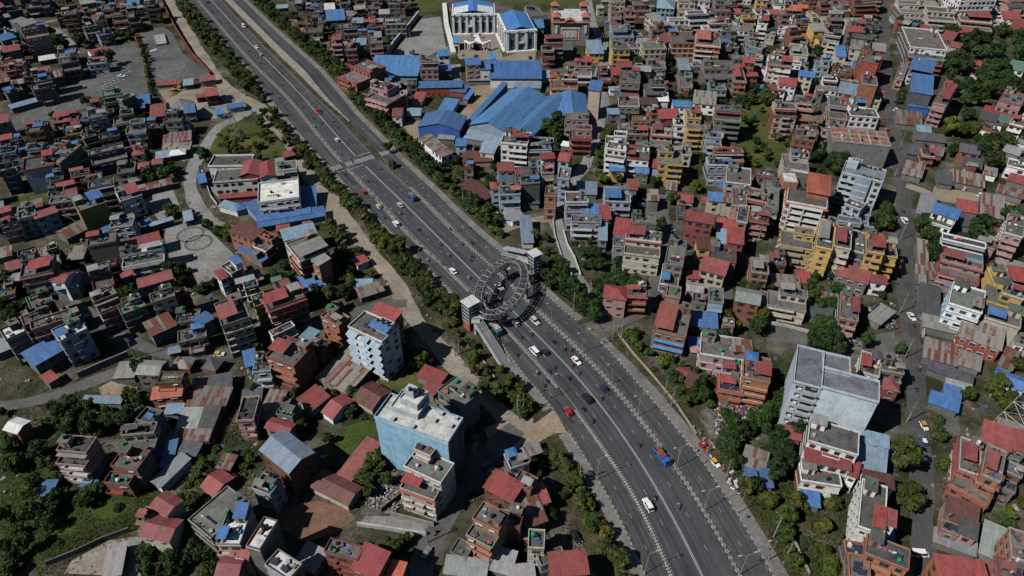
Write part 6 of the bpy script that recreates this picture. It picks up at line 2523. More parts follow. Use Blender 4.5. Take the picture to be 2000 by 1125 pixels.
_n += infill([(-40, 640), (300, 640), (300, 760), (-40, 760)], 9, 'gggpo', 'CTSDR', [1, 1, 2], .35, 26)
_n += infill([(850, 870), (1080, 880), (1160, 1150), (880, 1150), (860, 1050)], 8, 'ggoc', 'TTSCR', [1, 2, 2], .45, 27)
_n += infill([(380, 900), (640, 900), (680, 1150), (300, 1150)], 8, 'ggpo', 'CTRS', [1, 2], .3, 28)
_n += infill([(1820, 760), (2040, 760), (2040, 1150), (1830, 1150)], 8, 'ggop', 'TSRCD', [1, 1, 2], .32, 29)
_n += infill([(1480, 440), (1740, 470), (1740, 660), (1500, 660)], 8.5, 'ggcpo', 'TTSRCD', [1, 1, 2], .5, 30)
_n += infill([(1280, 620), (1500, 620), (1520, 760), (1380, 740)], 8, 'ggpc', 'CRTS', [1, 2], .3, 31)
_n += infill([(640, 110), (830, 120), (820, 250), (960, 290), (1000, 420), (930, 400), (760, 260)], 8, 'ggcp', 'CBTS', [1, 2], .3, 32)
print('infill houses', _n, 'all', len(FOOT))

far = flush(FAR, 'distant_houses')
tag(far, 'dense mass of small far houses in the gaps between the larger ones', 'houses', kind='stuff')
# ------------------------------------------------------------------ extra parts of the buildings that stand out
def find(px, py, z):
    x, y = un(px, py, z)
    return min((r for r in ROOTS if abs(r[2] - z) < 4), key=lambda r: math.hypot(r[0] - x, r[1] - y))
def rootbox(rec, name, px, z0, h, color, material='wall', cap=None, p=None):
    """a block on a roof, given by three roof-level pixels"""
    cx, cy, H, root, w, d = rec
    cen, an, w_, d_ = rect3(*px, z0 + h)
    o = boxobj(name, root, color, -w_ / 2, w_ / 2, -d_ / 2, d_ / 2, 0, h, material)
    c, s = math.cos(-root.rotation_euler[2]), math.sin(-root.rotation_euler[2])
    dx, dy = cen[0] - cx, cen[1] - cy
    o.location = (dx * c - dy * s, dx * s + dy * c, z0)
    o.rotation_euler = (0, 0, an - root.rotation_euler[2])
    if cap:
        b = MB(); X, Y, t = w_ / 2 + .1, d_ / 2 + .1, .2
        b.box(-X, X, -Y, -Y + t, h, h + .5); b.box(-X, X, Y - t, Y, h, h + .5); b.box(-X, -X + t, -Y + t, Y - t, h, h + .5); b.box(X - t, X, -Y + t, Y - t, h, h + .5)
        add('parapet', b.mesh('parapet', ['trim']), o, cap)
        boxobj('roof_slab', o, ROOFC['W'][0], -X + .2, X - .2, -Y + .2, Y - .2, h, h + .04, 'conc')
    return o
def zz(pts, ox, oy, sc):
    return [(ox + x / sc, oy + y / sc) for x, y in pts]
T = find(812, 812, 21)
SB = (0.4, 0.45, 0.49)
rootbox(T, 'roof_pavilion', zz([(242, 205), (435, 278), (515, 150)], 700, 740, 3.75), 21.1, 1.6, SB, cap=SB)
rootbox(T, 'roof_pavilion', zz([(300, 145), (430, 200), (515, 100)], 700, 740, 3.75), 22.7, 2.0, SB, cap=SB)
rootbox(T, 'stair_tower', zz([(330, 75), (400, 100), (440, 60)], 700, 740, 3.75), 24.7, 2.6, SB)
for i in range(3):
    add('water_tank', SH['tank'], T[3], (0.015, 0.015, 0.017), (-4 + i * 1.4, 3.5, 27.4))
for px, py in ((560, 310), (680, 350), (720, 290), (610, 260), (400, 355), (255, 300)):
    x, y = un(700 + px / 3.75, 740 + py / 3.75, 21.2)
    c, s = math.cos(-T[3].rotation_euler[2]), math.sin(-T[3].rotation_euler[2])
    dx, dy = x - T[0], y - T[1]
    b = MB(); b.box(-.5, .5, -.5, .5, 0, .9)
    add('vent', b.mesh('vent', ['trim']), T[3], (0.4, 0.4, 0.4), (dx * c - dy * s, dx * s + dy * c, 21.1))
# windows down the shaded side of the blue-walled tower
rnd = random.Random(3)
windows(T[3], T[4], T[5], 21, 7, rnd, (0.12, 0.14, 0.16), True, 'r', dens=4.5)
# grey hotel slab: parapet blocks, air-conditioning balconies
Hh = find(1650, 765, 21)
for k in range(6):
    rec = find(1578, 720, 21)
    w_, d_ = rec[4], rec[5]
    b = MB(); b.box(-w_ * .1, w_ * .42, -1.2, -.005, 0, .15); b.box(-w_ * .1, w_ * .42, -1.2, -1.1, .15, .9)
    add('balcony', b.mesh('balcony', ['trim']), rec[3], (0.3, 0.31, 0.33), (0, -d_ / 2 - .02, 2.8 + k * 3.0))
    b = MB(); b.box(-.5, .5, -.5, 0, 0, .8)
    add('air_conditioner', b.mesh('air_conditioner', ['trim']), rec[3], (0.6, 0.6, 0.6), (-w_ * .22, -d_ / 2, 3.4 + k * 3.0))
    b = MB(); b.box(-w_ * .05, w_ * .4, -.06, .02, 0, 1.6)
    add('window', b.mesh('window', ['glass']), rec[3], GLASSC, (0, -d_ / 2, 3.8 + k * 3.0))
# brick floor grid on the big rooftop
Bk = find(1682, 268, 12)
w_, d_ = Bk[4], Bk[5]
for i in range(1, 6):
    boxobj('roof_beam', Bk[3], (0.36, 0.35, 0.33), -w_ / 2 + w_ * i / 6 - .3, -w_ / 2 + w_ * i / 6 + .3, -d_ / 2 + .3, d_ / 2 - .3, 12.08, 12.2, 'conc')
for i in range(1, 3):
    boxobj('roof_beam', Bk[3], (0.36, 0.35, 0.33), -w_ / 2 + .3, w_ / 2 - .3, -d_ / 2 + d_ * i / 3 - .25, -d_ / 2 + d_ * i / 3 + .25, 12.08, 12.17, 'conc')

# red brick tower: terracotta eaves, stepped rooms on the roof, open concrete frame at the front
BT = find(1575, 375, 15)
TC = (0.3, 0.085, 0.05)
eave(BT[3], BT[4], BT[5], 15.0, TC, .9)
o = rootbox(BT, 'roof_room', zz([(655, 445), (985, 505), (1000, 200)], 1500, 320, 8.333), 15.1, 3.0, (0.33, 0.14, 0.08))
add('roof_cover', prism(o.dimensions.x or 6, o.dimensions.y or 8, 3.0, .9, 'H', .8).mesh('roof_cover', ['tin']), o, (*TC, 1))
rootbox(BT, 'roof_room', zz([(265, 300), (495, 320), (430, 160)], 1500, 320, 8.333), 15.1, 3.2, (0.33, 0.14, 0.08), cap=(0.4, 0.2, 0.14))
for i in range(3):
    add('water_tank', SH['tank'], BT[3], (0.015, 0.015, 0.017), (-1 + i * 1.5, 2, 15.1))
    add('solar_panel', SH['panel'], BT[3], (0.02, 0.025, 0.04), (-3 + i * 2.2, -1.5, 15.1))
w_, d_ = BT[4], BT[5]
for k in range(1, 6):
    boxobj('terrace_slab', BT[3], (0.5, 0.49, 0.47), -w_ * .42, w_ * .42, -d_ / 2 - 2.6, -d_ / 2 - .17, k * 3 - .35, k * 3 - .15, 'trim')
for sx in (-.4, -.05, .4):
    boxobj('terrace_column', BT[3], (0.5, 0.49, 0.47), w_ * sx - .2, w_ * sx + .2, -d_ / 2 - 2.55, -d_ / 2 - 2.15, -.2, 14.6, 'trim')
# blue-grey hotel: metal-clad stair front and a planted roof terrace
GH = find(1688, 342, 15)
w_, d_ = GH[4], GH[5]
boxobj('metal_cladding', GH[3], (0.26, 0.31, 0.35), -w_ * .14, w_ * .24, -d_ / 2 - 1.3, -d_ / 2 - .2, 3, 15.6, 'tin')
boxobj('roof_room', GH[3], (0.36, 0.4, 0.44), -w_ / 2 + .5, -w_ * .2, 0, d_ / 2 - .5, 15.08, 18, 'wall')
rnd = random.Random(12)
for i in range(26):
    add('potted_plant', rnd.choice(PROTO_BUSH), GH[3], jit(rnd.choice([(0.05, 0.08, 0.02), (0.05, 0.08, 0.02), (0.2, 0.04, 0.06)]), rnd, .3), (rnd.uniform(-w_ * .1, w_ * .46), rnd.choice((-1, 1)) * (d_ / 2 - rnd.uniform(.4, 1.4)), 15.5), rnd.uniform(0, 6), rnd.uniform(.4, .8))
for i in range(4):
    add('water_tank', SH['tank'], GH[3], (0.3, 0.3, 0.3), (-w_ * .35 + i * 1.2, d_ * .3, 18))

# dark cement side of the blue-walled tower
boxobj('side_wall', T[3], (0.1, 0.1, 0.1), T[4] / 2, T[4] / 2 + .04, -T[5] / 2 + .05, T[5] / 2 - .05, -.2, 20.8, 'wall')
# white balconied tower: pale blue awnings over every floor, stepped bays
WT = find(729, 637, 18)
w_, d_ = WT[4], WT[5]
for k in range(1, 6):
    for i, (a, c) in enumerate(((-.48, -.2), (-.08, .14), (.22, .48))):
        b = MB(); p = [(a * w_, -2.0, -.5), (c * w_, -2.0, -.5), (c * w_, 0, .15), (a * w_, 0, .15)]
        b.hexa(p + [(q[0], q[1], q[2] + .07) for q in p])
        add('awning', b.mesh('awning', ['tin']), WT[3], (0.27, 0.37, 0.45, 1), (0, -d_ / 2 - .2, k * 3 + 2.2))
boxobj('bay', WT[3], (0.66, 0.66, 0.64), -w_ * .18, w_ * .02, -d_ / 2 - 1.4, -d_ / 2 - .02, -.2, 16.5, 'wall')
boxobj('roof_room', WT[3], (0.4, 0.42, 0.45), w_ * .1, w_ * .46, -d_ * .1, d_ * .4, 18.08, 20.6, 'wall')
for i in range(5):
    add('water_tank', SH['tank'], WT[3], (0.015, 0.015, 0.017), (w_ * .12 + i * 1.1, d_ * .1 + (i % 2), 20.6))
# ------------------------------------------------------------------ vehicles
CAR_GLASS = (0.015, 0.018, 0.02)
def loft(sections, m=0, b=None):
    """rings of points along the length, each mirrored about y = 0"""
    b = b or MB()
    n = len(sections[0])
    i0 = len(b.v)
    for s in sections:
        b.v.extend(s)
    for k in range(len(sections) - 1):
        for j in range(n):
            a = i0 + k * n + j
            c = i0 + k * n + (j + 1) % n
            b.f.append((a, c, c + n, a + n)); b.m.append(m)
    b.f.append(tuple(i0 + j for j in reversed(range(n)))); b.m.append(m)
    b.f.append(tuple(i0 + (len(sections) - 1) * n + j for j in range(n))); b.m.append(m)
    return b
def ring(x, w, z0, z1, t=.86):
    return [(x, -w, z0), (x, w, z0), (x, w, z0 + (z1 - z0) * .62), (x, w * t, z1), (x, -w * t, z1), (x, -w, z0 + (z1 - z0) * .62)]
b = MB()
for s in (-1, 1):
    pass
def wheel_mesh(r, w):
    b = MB(); n = 12
    i = 0
    for y in (-w / 2, w / 2):
        for k in range(n):
            a = 2 * math.pi * k / n
            b.v.append((r * math.cos(a), y, r * math.sin(a)))
    for k in range(n):
        b.f.append((k, (k + 1) % n, n + (k + 1) % n, n + k)); b.m.append(0)
    b.f.append(tuple(range(n))); b.f.append(tuple(n + n - 1 - k for k in range(n))); b.m += [0, 0]
    return b.mesh('wheel', ['plain'])
WHEEL = wheel_mesh(.31, .2)
WHEELB = wheel_mesh(.45, .28)
def car_proto(kind):
    L, W, H, hood, wind, roof0, roof1, rear, belt = {
        'sedan': (4.3, .86, 1.42, .82, .95, .35, -.95, -1.6, .86), 'hatch': (3.6, .78, 1.46, .86, .85, .35, -1.25, -1.72, .9),
        'suv': (4.6, .93, 1.78, 1.0, .95, .45, -1.75, -2.22, 1.05), 'van': (4.7, .9, 1.98, 1.02, 1.75, 1.2, -2.1, -2.3, 1.1)}[kind]
    f, r = L / 2, -L / 2
    body = loft([ring(f, W * .82, .3, .58), ring(f - .12, W * .95, .22, hood * .82), ring(wind, W, .2, hood), ring(rear * .98, W, .2, belt), ring(r + .1, W * .97, .22, belt * .96), ring(r, W * .86, .32, .66)])
    d = {'body': body.mesh('body', ['paint'])}
    cab = MB()
    zt = H
    g0, g1 = W * .95, W * .76
    cab.hexa([(rear, -g0, belt - .06), (wind, -g0, hood - .06), (wind, g0, hood - .06), (rear, g0, belt - .06), (roof1, -g1, zt - .06), (roof0, -g1, zt - .06), (roof0, g1, zt - .06), (roof1, g1, zt - .06)])
    d['glasshouse'] = cab.mesh('glasshouse', ['glass'])
    rf = MB()
    rf.hexa([(roof1 - .06, -g1 - .03, zt - .07), (roof0 + .06, -g1 - .03, zt - .07), (roof0 + .06, g1 + .03, zt - .07), (roof1 - .06, g1 + .03, zt - .07), (roof1 + .05, -g1 + .07, zt), (roof0 - .08, -g1 + .07, zt), (roof0 - .08, g1 - .07, zt), (roof1 + .05, g1 - .07, zt)])
    xm = (roof0 + roof1) / 2
    for xx in ((xm,) if kind in ('sedan', 'hatch') else (xm + .5, xm - .6)):
        for sg in (-1, 1):
            rf.hexa([(xx - .06, sg * g0 - .02, belt - .05), (xx + .06, sg * g0 - .02, belt - .05), (xx + .06, sg * g0 + .02, belt - .05), (xx - .06, sg * g0 + .02, belt - .05),
                     (xx - .06, sg * g1 - .02, zt - .05), (xx + .06, sg * g1 - .02, zt - .05), (xx + .06, sg * g1 + .02, zt - .05), (xx - .06, sg * g1 + .02, zt - .05)])
    d['roof'] = rf.mesh('roof', ['paint'])
    lp = MB(); lp.box(f - .1, f + .02, -.16, .16, .55, .7)
    d['headlight'] = lp.mesh('headlight', ['plain'])
    lp = MB(); lp.box(r - .02, r + .1, -.14, .14, .65, .82)
    d['tail_light'] = lp.mesh('tail_light', ['plain'])
    d['axles'] = (f - .75, r + .72, W - .08)
    d['W'] = W
    return d
CARP = {k: car_proto(k) for k in ('sedan', 'hatch', 'suv', 'van')}
def car(x, y, rz, kind, col, head, roofcol=None, z=.1, label=None):
    p = CARP[kind]
    r = empty('car' if kind != 'van' else 'van', (x, y, z), rz)
    tag(r, label, 'car' if kind != 'van' else 'van', 'vehicles on the roads')
    if not label:
        defer(r, head, 'car' if kind != 'van' else 'van', x, y)
    add('body', p['body'], r, col)
    add('glasshouse', p['glasshouse'], r, CAR_GLASS)
    add('roof', p['roof'], r, roofcol or col)
    for a in p['axles'][:2]:
        for s in (-1, 1):
            add('wheel', WHEEL, r, (0.012, 0.012, 0.012), (a, s * p['axles'][2], .31))
    for s in (-1, 1):
        add('headlight', p['headlight'], r, (0.6, 0.6, 0.58), (0, s * p['W'] * .62, 0))
        add('tail_light', p['tail_light'], r, (0.3, 0.01, 0.01), (0, s * p['W'] * .66, 0))
    return r
COLS = {'white': (0.68, 0.68, 0.67), 'silver': (0.4, 0.41, 0.42), 'black': (0.015, 0.015, 0.018), 'navy': (0.02, 0.025, 0.06), 'red': (0.33, 0.02, 0.015), 'grey': (0.17, 0.18, 0.19), 'blue': (0.02, 0.08, 0.25), 'maroon': (0.15, 0.01, 0.01)}
def hwy_pose(px, py):
    x, y = un(px, py, .7)
    s, o = to_s(x, y)
    z = .1
    if o > R1(s):
        z = ZR(s) + .1
        x, y = un(px, py, z + .7)
        s, o = to_s(x, y)
    h = head_s(s)
    if o < 0:
        h += math.pi
    where = 'on the main carriageway' if L2(s) < o < R2(s) else 'on the left service road' if o < L2(s) else 'on the right service road'
    return x, y, h, z, where
for px, py, kind, cn in [(405, 4, 'suv', 'blue'), (476, 51, 'van', 'white'), (501, 92, 'sedan', 'white'), (510, 107, 'hatch', 'silver'), (622, 218, 'suv', 'red'), (658, 273, 'hatch', 'white'),
                         (710, 375, 'hatch', 'red'), (740, 403, 'hatch', 'taxi'), (774, 437, 'suv', 'white'), (782, 400, 'sedan', 'silver'), (885, 529, 'sedan', 'white'), (976, 560, 'suv', 'white'),
                         (1007, 631, 'hatch', 'silver'), (1045, 627, 'suv', 'silver'), (1044, 686, 'van', 'white'), (1064, 687, 'hatch', 'navy'), (1126, 704, 'sedan', 'white'), (1181, 761, 'sedan', 'navy'),
                         (1147, 778, 'suv', 'black'), (1111, 804, 'hatch', 'red'), (1266, 986, 'suv', 'white')]:
    x, y, h, z, where = hwy_pose(px, py)
    nm = {'suv': 'off-roader', 'sedan': 'saloon car', 'hatch': 'hatchback', 'van': 'van'}[kind]
    if cn == 'taxi':
        car(x, y, h, kind, COLS['white'], f'white taxi with yellow roof {where}', (0.5, 0.3, 0.03), z)
    else:
        car(x, y, h, kind, COLS[cn], f'{cn} {nm} driving {where}', None, z)
for px, py, kind, cn, rz, wh in [(1375, 872, 'hatch', 'red', -1.05, 'parked below the highway footpath'), (1397, 903, 'hatch', 'taxi', -1.1, 'parked below the highway footpath'), (1178, 602, 'suv', 'white', -.75, 'parked by the villa gate'),
                                 (1205, 603, 'hatch', 'silver', .15, 'parked by the villa gate'), (1767, 430, 'suv', 'white', 1.55, 'on the market street'), (1781, 618, 'sedan', 'white', -1.5, 'on the market street'),
                                 (1670, 669, 'sedan', 'grey', -.25, 'parked in the pink house yard'), (1805, 831, 'hatch', 'taxi', -1.5, 'on the market street'), (1804, 861, 'hatch', 'navywhite', 1.5, 'on the market street'),
                                 (1803, 890, 'hatch', 'white', -1.5, 'on the market street'), (1796, 1081, 'van', 'white', -.08, 'turning across the market street'), (1751, 214, 'hatch', 'white', .4, 'at the edge of the market street'),
                                 (1751, 199, 'sedan', 'black', 1.5, 'on the market street'), (237, 148, 'sedan', 'white', .1, 'on the practice lot'), (428, 691, 'hatch', 'taxi', .05, 'parked in the alley'),
                                 (392, 707, 'sedan', 'black', .3, 'parked in the alley'), (833, 1082, 'suv', 'grey', 1.25, 'on the tower road'), (949, 909, 'hatch', 'blue', .9, 'parked in tower shade'),
                                 (1125, 1048, 'sedan', 'black', -1.0, 'parked behind the roadside trees'), (1162, 461, 'suv', 'white', .1, 'parked behind the row house'), (1257, 401, 'suv', 'grey', .2, 'parked in the shaded yard'),
                                 (1884, 368, 'hatch', 'silver', .9, 'parked by the tin sheds'), (929, 109, 'sedan', 'black', 1.2, 'in the palace court'), (67, 453, 'sedan', 'white', .2, 'parked under a shed edge'),
                                 (91, 17, 'hatch', 'white', .3, 'far off on the upper left track'), (1150, 303, 'hatch', 'black', 1.2, 'on the back street'), (1188, 95, 'suv', 'navy', 1.4, 'on the back street'),
                                 (1915, 380, 'hatch', 'white', .4, 'parked by the tin sheds'), (1950, 392, 'hatch', 'white', -.3, 'parked by the tin sheds'), (1935, 386, 'sedan', 'blue', .5, 'parked by the tin sheds'),
                                 (1035, 112, 'sedan', 'black', 1.5, 'beside the palace wall')]:
    x, y = un(px, py, .7)
    nm = {'suv': 'off-roader', 'sedan': 'saloon car', 'hatch': 'hatchback', 'van': 'van'}[kind]
    if cn == 'taxi':
        car(x, y, rz, kind, COLS['white'], f'white taxi with yellow roof {wh}', (0.5, 0.3, 0.03), .08)
    elif cn == 'navywhite':
        car(x, y, rz, kind, COLS['blue'], f'blue hatchback with white roof {wh}', COLS['white'], .08)
    else:
        car(x, y, rz, kind, COLS[cn], f'{cn} {nm} {wh}', None, .08)

def truck(px, py, col, load, label, L=6.4):
    x, y, h, z, where = hwy_pose(px, py)
    r = empty('truck', (x, y, z), h)
    tag(r, label, 'truck', 'vehicles on the roads')
    W = 1.05
    cab = loft([ring(L / 2, W * .9, .5, 1.2), ring(L / 2 - .1, W, .45, 1.5), ring(L / 2 - .45, W, .45, 2.35, .9), ring(L / 2 - 1.7, W, .45, 2.4, .9)])
    add('cab', cab.mesh('cab', ['paint']), r, col)
    b = MB(); b.hexa([(L / 2 - .14, -.85, 1.45), (L / 2 - .02, -.85, 1.45), (L / 2 - .02, .85, 1.45), (L / 2 - .14, .85, 1.45), (L / 2 - .5, -.75, 2.2), (L / 2 - .34, -.75, 2.2), (L / 2 - .34, .75, 2.2), (L / 2 - .5, .75, 2.2)])
    add('windscreen', b.mesh('windscreen', ['glass']), r, CAR_GLASS)
    b = MB(); f, q = L / 2 - 1.85, -L / 2
    b.box(q, f, -W, W, .75, .95); b.box(q, f, -W, -W + .07, .95, 1.8); b.box(q, f, W - .07, W, .95, 1.8); b.box(q, q + .07, -W + .07, W - .07, .95, 1.8); b.box(f - .07, f, -W + .07, W - .07, .95, 2.0)
    add('cargo_bed', b.mesh('cargo_bed', ['paint']), r, col)
    for a in (L / 2 - 1.0, -L / 2 + 1.2):
        for s in (-1, 1):
            add('wheel', WHEELB, r, (0.012, 0.012, 0.012), (a, s * .92, .45))
    if load:
        rnd = random.Random(px)
        b = MB()
        for i in range(70):
            cx, cy, cz = rnd.uniform(q + .4, f - .4), rnd.uniform(-W + .3, W - .3), rnd.uniform(1.5, 2.25)
            b.box(cx - .22, cx + .22, cy - .14, cy + .14, cz, cz + .22)
        o = add('brick_load', b.mesh('brick_load', ['plain']), r, load)
        o['kind'] = 'stuff'
truck(1293, 893, (0.02, 0.12, 0.4), (0.3, 0.09, 0.05), 'blue truck loaded with red bricks on the main carriageway', 6.6)
truck(806, 387, (0.02, 0.06, 0.22), (0.25, 0.24, 0.22), 'blue pickup truck with grey load behind the zebra crossing', 5.6)
# teal bus under the stair
x, y, h, z, _ = hwy_pose(963, 641)
r = empty('bus', (x, y, z), h)
tag(r, 'teal city bus on the left service road under the footbridge stair', 'bus', 'vehicles on the roads')
add('body', loft([ring(4.6, 1.1, .4, 2.6, .93), ring(4.4, 1.22, .35, 2.95, .93), ring(-4.4, 1.22, .35, 2.95, .93), ring(-4.6, 1.15, .4, 2.7, .93)]).mesh('body', ['paint']), r, (0.03, 0.16, 0.2))
b = MB(); b.box(-4.2, 4.3, -1.235, 1.235, 1.35, 2.15)
add('window_band', b.mesh('window_band', ['glass']), r, CAR_GLASS)
b = MB(); b.box(-3.6, 3.6, -.85, .85, 2.95, 3.0); b.box(-3.6, 3.6, -.95, -.85, 2.95, 3.25); b.box(-3.6, 3.6, .85, .95, 2.95, 3.25); b.box(-3.7, -3.6, -.95, .95, 2.95, 3.25); b.box(3.6, 3.7, -.95, .95, 2.95, 3.25)
add('roof_rack', b.mesh('roof_rack', ['plain']), r, (0.42, 0.32, 0.25))
for a in (2.9, -2.7):
    for s in (-1, 1):
        add('wheel', WHEELB, r, (0.012, 0.012, 0.012), (a, s * 1.1, .45))
# yellow excavator and small machines on the gravel yard
def excavator(px, py, col, label, rz):
    x, y = un(px, py)
    r = empty('excavator', (x, y, 0), rz)
    tag(r, label, 'excavator')
    for s in (-1, 1):
        boxobj('track', r, (0.03, 0.03, 0.03), -1.8, 1.8, s * 1.1 - .35, s * 1.1 + .35, 0.05, .85, 'plain')
    boxobj('body', r, col, -2.0, 1.0, -1.25, 1.25, .95, 2.1, 'plain')
    boxobj('cab', r, (0.05, 0.06, 0.06), .1, 1.5, .2, 1.25, 2.1, 3.1, 'glass')
    b = MB(); b.tube((1.0, -.3, 1.8), (3.6, -.3, 4.6), .25, 6); b.tube((3.6, -.3, 4.6), (5.8, -.3, 2.4), .2, 6)
    add('arm', b.mesh('arm', ['plain']), r, col)
    boxobj('bucket', r, (0.1, 0.09, 0.07), 5.3, 6.2, -.9, .3, 1.2, 2.3, 'plain')
excavator(352, 172, (0.5, 0.3, 0.02), 'yellow excavator working beside the gravel heaps', 2.6)
excavator(342, 180, (0.42, 0.17, 0.04), 'orange excavator beside the yellow one on the gravel yard', .6)

# ------------------------------------------------------------------ riders and walkers
def skin_body(joints, edges, radii, name):
    me = bpy.data.meshes.new(name + '_bones')
    me.from_pydata(joints, edges, [])
    o = bpy.data.objects.new(name + '_bones', me)
    COL.objects.link(o)
    md = o.modifiers.new('s', 'SKIN')
    md.use_smooth_shade = True
    for i, r in enumerate(radii):
        me.skin_vertices[0].data[i].radius = (r, r)
    me.skin_vertices[0].data[0].use_root = True
    sb = o.modifiers.new('d', 'SUBSURF'); sb.levels = 1
    dg = bpy.context.evaluated_depsgraph_get()
    ev = o.evaluated_get(dg)
    out = bpy.data.meshes.new_from_object(ev)
    bpy.data.objects.remove(o)
    out.name = name
    out.materials.clear()
    out.materials.append(M['plain'])
    return out
# seated rider, x forward: pelvis first
RJ = [(-.15, 0, .85), (-.1, 0, 1.1), (0, 0, 1.35), (.02, 0, 1.5), (.05, 0, 1.66), (0, .2, 1.38), (.2, .3, 1.15), (.48, .28, 1.08), (0, -.2, 1.38), (.2, -.3, 1.15), (.48, -.28, 1.08),
      (-.1, .13, .82), (.28, .22, .78), (.1, .2, .4), (.25, .2, .33), (-.1, -.13, .82), (.28, -.22, .78), (.1, -.2, .4), (.25, -.2, .33)]
RE = [(0, 1), (1, 2), (2, 3), (3, 4), (2, 5), (5, 6), (6, 7), (2, 8), (8, 9), (9, 10), (0, 11), (11, 12), (12, 13), (13, 14), (0, 15), (15, 16), (16, 17), (17, 18)]
RR = [.16, .15, .17, .07, .12, .09, .07, .05, .09, .07, .05, .12, .1, .08, .06, .12, .1, .08, .06]
RIDER = skin_body(RJ, RE, RR, 'rider')
WJ = [(0, 0, .92), (0, 0, 1.15), (0, 0, 1.4), (0, 0, 1.52), (.03, 0, 1.66), (0, .2, 1.4), (.04, .24, 1.12), (.14, .22, .88), (0, -.2, 1.4), (-.04, -.24, 1.12), (.02, -.22, .87),
      (0, .1, .88), (.12, .11, .48), (.1, .11, .08), (.24, .11, .05), (0, -.1, .88), (-.04, -.11, .48), (-.2, -.11, .1), (-.08, -.11, .05)]
WALKER = skin_body(WJ, RE, [.15, .14, .16, .06, .11, .08, .06, .045, .08, .06, .045, .11, .085, .06, .05, .11, .085, .06, .05], 'walker')
b = MB()
loft([[(x, r_ * math.cos(k * math.pi / 4), z + r_ * math.sin(k * math.pi / 4)) for k in range(8)] for x, r_, z in ((-.95, .05, .82), (-.7, .16, .8), (-.2, .17, .78), (.1, .2, .82), (.35, .19, .85), (.55, .1, .95))], 0, b)
b.tube((.5, 0, .95), (.78, 0, .35), .06, 5)
BIKE = b.mesh('frame', ['paint'])
BWH = wheel_mesh(.31, .1)
b = MB(); b.tube((.48, -.36, 1.08), (.48, .36, 1.08), .03, 5)
BBAR = b.mesh('handlebar', ['metal'])
b = MB(); n_ = 8
loft([[(.05 + .16 * math.sin(a) * math.cos(k * math.pi / 4) * 1.1, .145 * math.sin(a) * math.sin(k * math.pi / 4), 1.7 + .15 * math.cos(a)) for k in range(8)] for a in (2.2, 1.6, 1.1, .6, .1)], 0, b)
HELM = b.mesh('helmet', ['paint'])
JACK = [('dark', (0.02, 0.02, 0.025)), ('dark', (0.03, 0.03, 0.04)), ('red', (0.3, 0.02, 0.02)), ('blue', (0.03, 0.06, 0.2)), ('pale', (0.4, 0.4, 0.38)), ('olive', (0.07, 0.08, 0.03)), ('brown', (0.12, 0.06, 0.03)), ('red', (0.35, 0.04, 0.03))]
def bike(px, py, i, rz=None):
    rnd = random.Random(i * 13 + 5)
    x, y, h, z, where = hwy_pose(px, py)
    if rz is not None:
        h, z, where = rz, .08, 'on a side street'
    h += rnd.uniform(-.08, .08)
    cn, cc = rnd.choice([('red', (0.3, 0.02, 0.015)), ('black', (0.015, 0.015, 0.015)), ('black', (0.02, 0.02, 0.03)), ('blue', (0.03, 0.06, 0.25)), ('grey', (0.2, 0.2, 0.2))])
    r = empty('motorcycle', (x, y, z), h)
    tag(r, None, 'motorcycle', 'motorcycles on the roads')
    defer(r, f'{cn} motorcycle {where}', 'motorcycle', x, y)
    add('frame', BIKE, r, cc)
    for a in (.72, -.62):
        add('wheel', BWH, r, (0.012, 0.012, 0.012), (a, 0, .31))
    add('handlebar', BBAR, r, (0.1, 0.1, 0.1))
    jn, jc = rnd.choice(JACK)
    hn, hc = rnd.choice([('white', (0.6, 0.6, 0.6)), ('black', (0.015, 0.015, 0.015)), ('black', (0.02, 0.02, 0.02)), ('red', (0.35, 0.03, 0.02))])
    p = add('person', RIDER, None, jc, (x, y, z), h)
    tag(p, None, 'person', 'motorcycle riders')
    defer(p, f'rider in {jn} jacket and {hn} helmet', 'rider', x, y)
    add('helmet', HELM, p, hc)
for i, (px, py) in enumerate([(415, 22), (430, 45), (450, 55), (449, 66), (462, 71), (461, 80), (485, 99), (508, 122), (515, 124), (524, 110), (528, 116), (547, 131), (549, 142), (526, 149), (550, 165), (582, 176), (545, 190),
                              (590, 209), (611, 230), (650, 236), (627, 240), (614, 247), (659, 249), (665, 301), (687, 313), (742, 330), (717, 353), (781, 417), (817, 448), (751, 425), (859, 477), (876, 498), (835, 507),
                              (902, 476), (879, 447), (922, 501), (919, 508), (942, 530), (916, 542), (932, 557), (1016, 658), (1037, 652), (1081, 668), (1102, 681), (1115, 683), (1117, 712), (1129, 728), (1082, 717),
                              (1072, 724), (1110, 738), (1049, 728), (1061, 752), (1069, 744), (1009, 693), (1174, 777), (1139, 799), (1156, 822), (1248, 868), (1278, 972), (1325, 988), (673, 340), (921, 474), (727, 385)]):
    bike(px, py, i)
for i, (px, py, rz) in enumerate([(1785, 634, 1.5), (1765, 412, -1.5), (1790, 760, 1.5), (1760, 330, 1.4), (1240, 612, .3), (1162, 240, 1.2), (850, 1040, 1.2), (1795, 720, -1.5), (1740, 250, 1.5)]):
    bike(px, py, 200 + i, rz)
